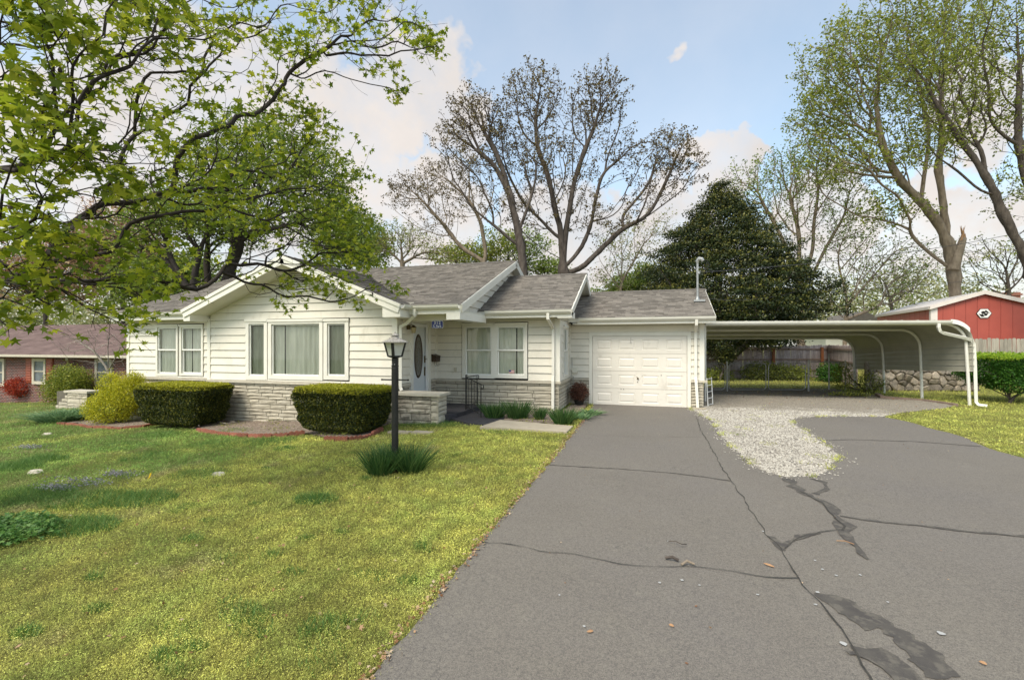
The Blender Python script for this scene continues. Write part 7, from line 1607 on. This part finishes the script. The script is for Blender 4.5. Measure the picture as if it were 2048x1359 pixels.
# centre silver maples behind the roof
T_('maple_tree', 'tall bare limbed maple with brown seed clusters behind the middle roof', 29, [
   [(1128, 560), (1126, 520), (1123, 463), (1107, 405), (1096, 348), (1073, 290), (1069, 233), (1084, 170)],
   [(1126, 530), (1134, 443), (1146, 378), (1165, 310), (1191, 252), (1207, 165)],
   [(1130, 540), (1165, 493), (1184, 443), (1199, 367), (1215, 310), (1235, 260)],
   [(1130, 545), (1160, 540), (1199, 501), (1245, 455), (1287, 440), (1314, 405), (1352, 317), (1371, 271)],
   [(1287, 440), (1337, 401), (1391, 360)], [(1199, 501), (1180, 480), (1230, 455), (1287, 442)], [(1123, 470), (1107, 470), (1077, 432), (1046, 409), (1015, 348), (1000, 290)],
   [(1107, 405), (1130, 360), (1140, 300)], [(1165, 545), (1215, 537), (1240, 520), (1262, 525)]],
  [(1065, 190, 62, 62, 150), (1200, 195, 62, 62, 160), (1130, 260, 90, 60, 90), (1010, 290, 50, 60, 70), (1250, 300, 50, 60, 60), (1335, 300, 52, 50, 120), (1370, 330, 45, 50, 60), (1300, 370, 60, 50, 60), (1110, 360, 110, 70, 110), (1200, 430, 90, 50, 50), (1060, 440, 60, 50, 30)],
  M['bark'], M['lf_brown'], step=.55, rbase=.52, rtip=.014, lper=7, lsize=.13, lspread=.20, maxtips=1, jit=.12)
T_('maple_tree', 'dark trunked maple with brown seed clusters right of the main roof ridge', 27, [
   [(1049, 560), (1046, 520), (1036, 463), (1019, 390), (1008, 340), (985, 290), (950, 245)],
   [(1036, 463), (1055, 420), (1070, 370), (1075, 310)], [(1019, 390), (990, 330), (940, 290), (905, 270)], [(1046, 500), (1000, 460), (960, 430), (930, 400)]],
  [(955, 225, 60, 50, 110), (905, 275, 45, 45, 70), (1000, 260, 55, 50, 60), (940, 330, 55, 50, 50), (1070, 310, 40, 50, 40), (1010, 400, 60, 50, 40), (920, 210, 30, 25, 20)],
  M['bark'], M['lf_brown'], step=.5, rbase=.40, rtip=.014, lper=7, lsize=.12, lspread=.19, maxtips=1)
T_('maple_tree', 'slender maple with a wide left crown behind the main roof', 33, [
   [(975, 560), (970, 500), (962, 440), (940, 400), (937, 345), (942, 290)], [(965, 520), (925, 500), (880, 440), (840, 395), (805, 365)], [(962, 440), (985, 400), (990, 350)]],
  [(840, 375, 62, 30, 90), (800, 385, 35, 35, 40), (880, 350, 45, 40, 60), (930, 400, 60, 50, 60), (870, 440, 60, 40, 50), (945, 330, 40, 40, 40)],
  M['barkl'], M['lf_brown'], step=.55, rbase=.30, rtip=.014, lper=6, lsize=.13, lspread=.22, maxtips=1)
# right-hand group
T_('maple_tree', 'leaning green leaved maple with broken crown stub behind the red shed', 27, [
   [(1915, 620), (1912, 589), (1907, 540), (1900, 495), (1877, 443), (1841, 402), (1795, 356), (1759, 274), (1752, 200), (1760, 120)],
   [(1900, 480), (1885, 400), (1875, 340), (1885, 250), (1880, 180), (1900, 80)], [(1905, 545), (1891, 529), (1850, 502), (1804, 447), (1760, 440)], [(1908, 540), (1940, 525), (1978, 507), (2048, 497)],
   [(1841, 402), (1850, 340), (1860, 270), (1840, 180), (1820, 80)], [(1795, 356), (1730, 350), (1680, 340), (1640, 320)], [(1759, 274), (1700, 250), (1650, 230)], [(1877, 443), (1830, 390), (1800, 390), (1720, 380)]],
  [(1690, 130, 90, 90, 210), (1640, 240, 60, 70, 150), (1770, 70, 110, 90, 200), (1760, 190, 110, 80, 190), (1680, 320, 80, 50, 130), (1860, 130, 90, 100, 160), (1800, 300, 80, 60, 90), (1900, 230, 80, 80, 100), (1770, 420, 70, 40, 60), (1860, 40, 80, 60, 90), (1930, 60, 70, 70, 70)],
  M['barkl'], M['lf_green'], step=.5, rbase=.46, rtip=.013, lper=7, lsize=.15, lspread=.30, maxtips=2)
stb = at(1910, 520, 27); bs_ = thing('broken_limb', 'splintered orange stub at the top of the leaning maple trunk', 'broken limb', stb)
MB().tube([at(1906, 540, 26.8), at(1913, 512, 26.8), at(1922, 490, 26.8), at(1926, 476, 26.8)], [.30, .27, .20, .17], 9).build('stub', M['barkl'], bs_)
b = MB(); rr = random.Random(2); tt = at(1926, 478, 26.8)
for i in range(9): b.tube([tt + Vector((rr.uniform(-.14, .14), rr.uniform(-.14, .14), -.1)), tt + Vector((rr.uniform(-.2, .25), rr.uniform(-.2, .2), rr.uniform(.3, .85)))], [.07, .008], 4)
b.build('splinters', M['rawwood'], bs_)
T_('maple_tree', 'thick leaning grey trunk maple at the right edge', 22, [
   [(2105, 700), (2075, 590), (2048, 510), (2012, 440), (1990, 390), (1972, 350), (1930, 290), (1890, 235), (1850, 165), (1800, 90)],
   [(1990, 390), (1960, 385), (1915, 340), (1880, 320), (1850, 290)], [(1972, 350), (1965, 300), (1930, 250)], [(2060, 550), (2075, 450), (2045, 330), (2035, 290), (2040, 180), (2035, 60), (2030, -20)], [(2035, 290), (1995, 265), (1975, 230), (1955, 225)], [(2035, 290), (2010, 330), (2048, 370)]],
  [(1900, 180, 90, 80, 110), (1980, 130, 80, 90, 90), (2060, 80, 80, 90, 90), (1960, 230, 70, 60, 70), (1880, 290, 60, 50, 50), (2050, 250, 50, 90, 50), (2040, 380, 60, 60, 40), (1840, 120, 80, 70, 80), (1950, 40, 110, 60, 70)],
  M['bark'], M['lf_green'], step=.42, rbase=.40, rtip=.011, lper=5, lsize=.12, lspread=.24, maxtips=2)
T_('young_tree', 'yellow green multi stemmed tree right of the cedar', 33, [
   [(1603, 680), (1602, 566), (1597, 500), (1599, 456), (1580, 400), (1560, 350)], [(1605, 566), (1628, 500), (1625, 440), (1640, 380), (1630, 330)], [(1602, 560), (1575, 500), (1540, 430), (1520, 390)], [(1610, 580), (1650, 500), (1690, 430), (1700, 380)]],
  [(1560, 350, 70, 50, 130), (1620, 330, 60, 60, 120), (1520, 400, 50, 50, 70), (1680, 380, 60, 60, 90), (1600, 430, 90, 50, 80), (1700, 450, 50, 50, 50), (1480, 370, 40, 40, 40)],
  M['barkl'], M['lf_spring'], step=.6, rbase=.36, rtip=.016, lper=6, lsize=.14, lspread=.32, maxtips=1)
T_('bare_tree', 'nearly bare tree with fine pale twigs behind the carport roof', 30, [
   [(1690, 700), (1695, 600), (1680, 540), (1672, 480), (1660, 440)], [(1694, 610), (1740, 560), (1790, 500), (1830, 470)], [(1690, 640), (1740, 620), (1800, 600)], [(1680, 540), (1730, 480), (1760, 440)]],
  [(1740, 520, 90, 60, 170), (1680, 480, 50, 50, 60), (1790, 580, 60, 40, 80), (1660, 590, 60, 40, 50), (1830, 520, 50, 50, 60)],
  M['barkl'], M['lf_spring'], step=.5, rbase=.2, rtip=.012, lper=3, lsize=.13, lspread=.3, maxtips=1)
T_('bare_tree', 'bare branching tree low behind the red shed roof', 38, [
   [(1780, 690), (1785, 620), (1770, 560), (1720, 520)], [(1782, 600), (1830, 560), (1850, 520)]], [(1760, 560, 80, 50, 100), (1840, 560, 60, 45, 70)], M['bark'], M['lf_haze'], step=.6, rbase=.2, rtip=.013, lper=4, lsize=.16, lspread=.4, maxtips=1)
T_('bare_tree', 'dark twisted tree above the right end of the shed roof', 30, [
   [(2020, 640), (2018, 580), (2010, 530), (1975, 500), (1960, 470)], [(2015, 560), (2035, 520), (2048, 480)], [(2012, 545), (1960, 545), (1940, 520)]], [(1980, 510, 70, 45, 110), (2040, 520, 40, 50, 60), (1960, 570, 50, 25, 50)], M['bark'], M['lf_haze'], step=.4, rbase=.22, rtip=.012, lper=2, lsize=.14, lspread=.3, maxtips=1)
# small trees between the maples and the cedar
T_('young_tree', 'pale twiggy tree just left of the cedar', 36, [[(1241, 680), (1242, 580), (1245, 520), (1240, 470)], [(1243, 560), (1270, 520), (1290, 480)], [(1242, 580), (1215, 545), (1200, 520)]], [(1240, 500, 50, 55, 110), (1290, 480, 40, 50, 60), (1220, 560, 45, 30, 50), (1330, 450, 30, 30, 30)], M['barkl'], M['lf_haze'], step=.5, rbase=.16, rtip=.012, lper=4, lsize=.15, lspread=.3, maxtips=1)
T_('young_tree', 'yellow green bush tree behind the gap between middle and garage roofs', 40, [[(1255, 680), (1255, 610), (1258, 570)]], [(1255, 575, 45, 28, 110), (1285, 560, 28, 35, 60), (1210, 590, 40, 16, 40)], M['bark'], M['lf_spring'], step=.5, rbase=.14, rtip=.02, lper=14, lsize=.2, lspread=.35, maxtips=2)
# left side behind the house
T_('maple_tree', 'broad green maple behind the left end of the white house', 24, [
   [(300, 700), (440, 600), (448, 560), (474, 500), (490, 440), (520, 380), (540, 300)], [(448, 560), (430, 500), (400, 430), (380, 350)], [(474, 500), (530, 450), (590, 400), (620, 350)]] if False else [
   [(452, 640), (450, 580), (474, 500), (490, 440), (520, 380), (540, 290)], [(474, 500), (450, 440), (410, 390), (390, 330)], [(480, 480), (550, 430), (610, 390), (650, 340)], [(485, 470), (580, 450), (660, 430)]],
  [(540, 300, 110, 70, 200), (620, 370, 100, 80, 200), (450, 340, 90, 70, 140), (660, 440, 80, 60, 130), (500, 430, 110, 60, 120), (390, 420, 80, 60, 90), (700, 500, 50, 40, 60)],
  M['barkd'], M['lf_spring'], step=.5, rbase=.42, rtip=.012, lper=11, lsize=.15, lspread=.32, maxtips=2)
T_('maple_tree', 'dark double trunk maple beside the broad one over the left roof', 22, [
   [(392, 640), (384, 585), (366, 550), (340, 518), (330, 480), (320, 420)], [(384, 585), (392, 540), (400, 500), (420, 440)], [(384, 590), (365, 560), (300, 480)]],
  [(320, 430, 80, 60, 110), (400, 440, 60, 60, 80), (260, 470, 60, 50, 60)], M['barkd'], M['lf_spring'], step=.45, rbase=.36, rtip=.012, lper=8, lsize=.13, lspread=.3, maxtips=2)
T_('maple_tree', 'slim dark trunk tree right of the double trunk over the left roof', 26, [[(430, 640), (421, 590), (412, 540), (415, 480), (430, 420)]], [(430, 430, 60, 60, 80), (470, 470, 50, 40, 40)], M['barkd'], M['lf_spring'], step=.5, rbase=.25, rtip=.012, lper=8, lsize=.14, lspread=.3, maxtips=2)
T_('blossom_tree', 'pinkish budding tree far behind the brick house', 40, [[(245, 720), (245, 600), (240, 540), (230, 480)], [(243, 590), (290, 540), (320, 500)], [(243, 580), (200, 530), (170, 490)]], [(240, 500, 90, 60, 260), (300, 530, 50, 50, 120), (180, 510, 60, 50, 130), (270, 440, 80, 40, 90)], M['bark'], M['lf_pink'], step=.6, rbase=.25, rtip=.018, lper=10, lsize=.22, lspread=.5, maxtips=2)
T_('blossom_tree', 'second pinkish budding tree further left behind the brick house roof', 44, [[(90, 720), (90, 620), (100, 540)], [(92, 600), (130, 540)], [(90, 610), (50, 560)]], [(90, 540, 110, 60, 240), (30, 560, 60, 50, 90), (150, 560, 60, 50, 80)], M['bark'], M['lf_pink'], step=.7, rbase=.25, rtip=.018, lper=10, lsize=.24, lspread=.55, maxtips=2)
T_('green_tree', 'yellow green tree between the pink trees and the white house roof', 34, [[(330, 700), (330, 600), (325, 540)], [(330, 590), (360, 550), (380, 520)]], [(320, 560, 80, 50, 200), (390, 540, 50, 40, 90), (260, 580, 50, 40, 80)], M['bark'], M['lf_spring'], step=.6, rbase=.2, rtip=.018, lper=12, lsize=.2, lspread=.45, maxtips=2)
T_('green_tree', 'rounded green tree behind the main roof left of the maples', 38, [[(700, 680), (700, 600), (700, 520), (690, 460)], [(700, 560), (740, 500), (760, 470)]], [(700, 470, 70, 55, 200), (740, 500, 50, 40, 90), (660, 510, 50, 40, 70)], M['bark'], M['lf_spring'], step=.6, rbase=.25, rtip=.018, lper=12, lsize=.2, lspread=.45, maxtips=2)
T_('small_oak', 'small spreading tree standing above the main roof ridge', 31, [[(806, 600), (805, 545), (803, 500), (800, 470)], [(804, 530), (840, 505), (870, 500)], [(804, 525), (775, 500), (760, 480)], [(804, 520), (830, 490)]], [(800, 475, 55, 30, 120), (850, 495, 45, 25, 70), (765, 490, 30, 25, 40), (900, 515, 40, 15, 40)], M['barkl'], M['lf_olive'], step=.35, rbase=.24, rtip=.012, lper=6, lsize=.10, lspread=.18, maxtips=1)
for i, (px, py, rx, ry, n, lab) in enumerate(((930, 510, 70, 22, 150, 'yellow green undergrowth tree behind the ridge below the slender maple'), (1090, 535, 50, 20, 120, 'light green undergrowth tree between the two big maples'), (1000, 500, 60, 40, 120, 'thin leafed tree filling the gap behind the dark maple'), (1050, 490, 60, 35, 90, 'sparse yellowish tree behind the crossing maple trunks'))):
    T_('undergrowth_tree', lab, 40, [[(px, 680), (px + 3, 600), (px, py)], [(px, py + 40), (px + 30, py)]], [(px, py, rx, ry, n)], M['bark'], M['lf_spring'] if i % 2 else M['lf_olive'], step=.6, rbase=.15, rtip=.016, lper=9, lsize=.18, lspread=.4, maxtips=2)
# far woods as one mass
pts = []
for px in range(-200, 2300, 20):
    top = 560 + 28 * math.sin(px * .013) + 16 * math.sin(px * .041); k = 90
    if 1150 < px < 1300: top += 50
    pts.append(ellips(px, (top + 690) / 2, 34, (690 - top) / 2, 62 + 8 * math.sin(px), k, df=3))
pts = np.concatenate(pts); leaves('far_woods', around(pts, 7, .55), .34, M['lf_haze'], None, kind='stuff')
sk = None
# pale bare shrub in front of the brick house
bb = onG(217, 815); rt = thing('bare_shrub', 'pale leafless small tree in front of the brick house window', 'shrub', (bb.x, bb.y, bb.z)); fwb = -bb.x * ST + bb.y * CT
L_ = [[Vector((bb.x, bb.y, bb.z - .05)), at(218, 740, fwb), at(216, 700, fwb), at(212, 650, fwb)], [at(218, 745, fwb), at(190, 700, fwb), at(150, 680, fwb)], [at(218, 735, fwb), at(240, 700, fwb), at(250, 670, fwb)]]
T2_ = np.concatenate([ellips(200, 690, 60, 45, fwb, 110), ellips(150, 690, 35, 25, fwb, 40), ellips(240, 700, 20, 40, fwb, 40)]); tree_mesh('branches', grow(L_, T2_, .25, .3, .15, .06, .006, 2), M['twig'], rt)
# plants along the back fence
for i, (px, py, w, h, lab) in enumerate(((1420, 762, 1.1, .5, 'low green weeds at the fence foot near the garage'), (1520, 745, .9, .8, 'leafy vine clump climbing the back fence'), (1570, 762, 1.2, .7, 'green bush in front of the middle of the back fence'), (1662, 750, .55, .75, 'dark rounded bush at the corner of the back fence'))):
    p = at(px, py, 23.5 if i != 3 else 22.5); shrub('fence_bush', lab, [((p.x, p.y, h * .5), w, .5, h * .55, 1)], 0, 3200, M['lf_green'] if i != 3 else M['lf_priv'], .09, clump=.3)
ivp = at(1740, 770, 17.4); shrub('wall_vine', 'dark vine at the left end of the rubble wall', [((ivp.x, ivp.y, .35), .5, .3, .45, 1), ((ivp.x - .9, ivp.y, .55), .35, .3, .6, 1)], 0, 3000, M['lf_olive'], .05, clump=.15)
wv = onG(1700, 793); shrub('edge_weeds', 'low weeds around the rear carport leg', [((wv.x, wv.y + .1, .06), .7, .2, .09, 1)], 0, 1200, M['lf_olive'], .04, clump=.1)
# overhanging branches of the cedar over the fence
cb2 = at(1440, 690, 23); shrub('low_conifer', 'hanging cedar foliage over the back fence beside the garage', [((cb2.x, cb2.y, 1.9), 1.2, .8, .75, 2), ((cb2.x + 1.9, cb2.y, 2.1), 1.0, .8, .5, 1), ((cb2.x + .2, cb2.y - .3, 1.35), .4, .4, .5, 1)], 0, 5200, M['lf_cedar'], .10, clump=.3, cat='tree')
for nm, grp in (('clipped_hedge', 'clipped hedges in front of the house'), ('daffodil_clump', 'daffodil leaf clumps'), ('iris_clump', 'strap leaf clumps in the left bed'), ('foliage_plant', 'small plants beside the driveway'), ('chain_link_gate', 'chain link gates behind the carport'), ('gate_post', 'chain link gate posts'), ('twig', 'twigs on the driveway'), ('bark_chip', 'chips on the driveway'), ('stone', 'pale stones in the lawn'), ('flat_stone', 'flat stones along the house'), ('power_line', 'overhead wires'), ('handrail', 'porch handrails'), ('garden_edging', 'terracotta bed edging'), ('wood_fence', 'weathered wood fences'), ('maple_tree', 'tall maples around the house'), ('undergrowth_tree', 'undergrowth trees behind the roof ridge'), ('young_tree', 'young trees behind the garage'), ('bare_tree', 'bare trees behind the carport'), ('blossom_tree', 'pink trees behind the brick house'), ('green_tree', 'green trees behind the left roof'), ('fence_bush', 'bushes along the back fence')):
    for o in bpy.data.objects:
        if o.parent is None and o.name.split('.')[0] == nm and 'category' in o: o['group'] = grp
print('BOARDS', NB[0], 'OBJECTS', len(bpy.data.objects), 'TRIS', sum(sum(max(0, p.loop_total - 2) for p in o.data.polygons) if len(o.data.polygons) < 3000 else len(o.data.polygons) * (len(o.data.loops) // len(o.data.polygons) - 2) for o in bpy.data.objects if o.type == 'MESH'))
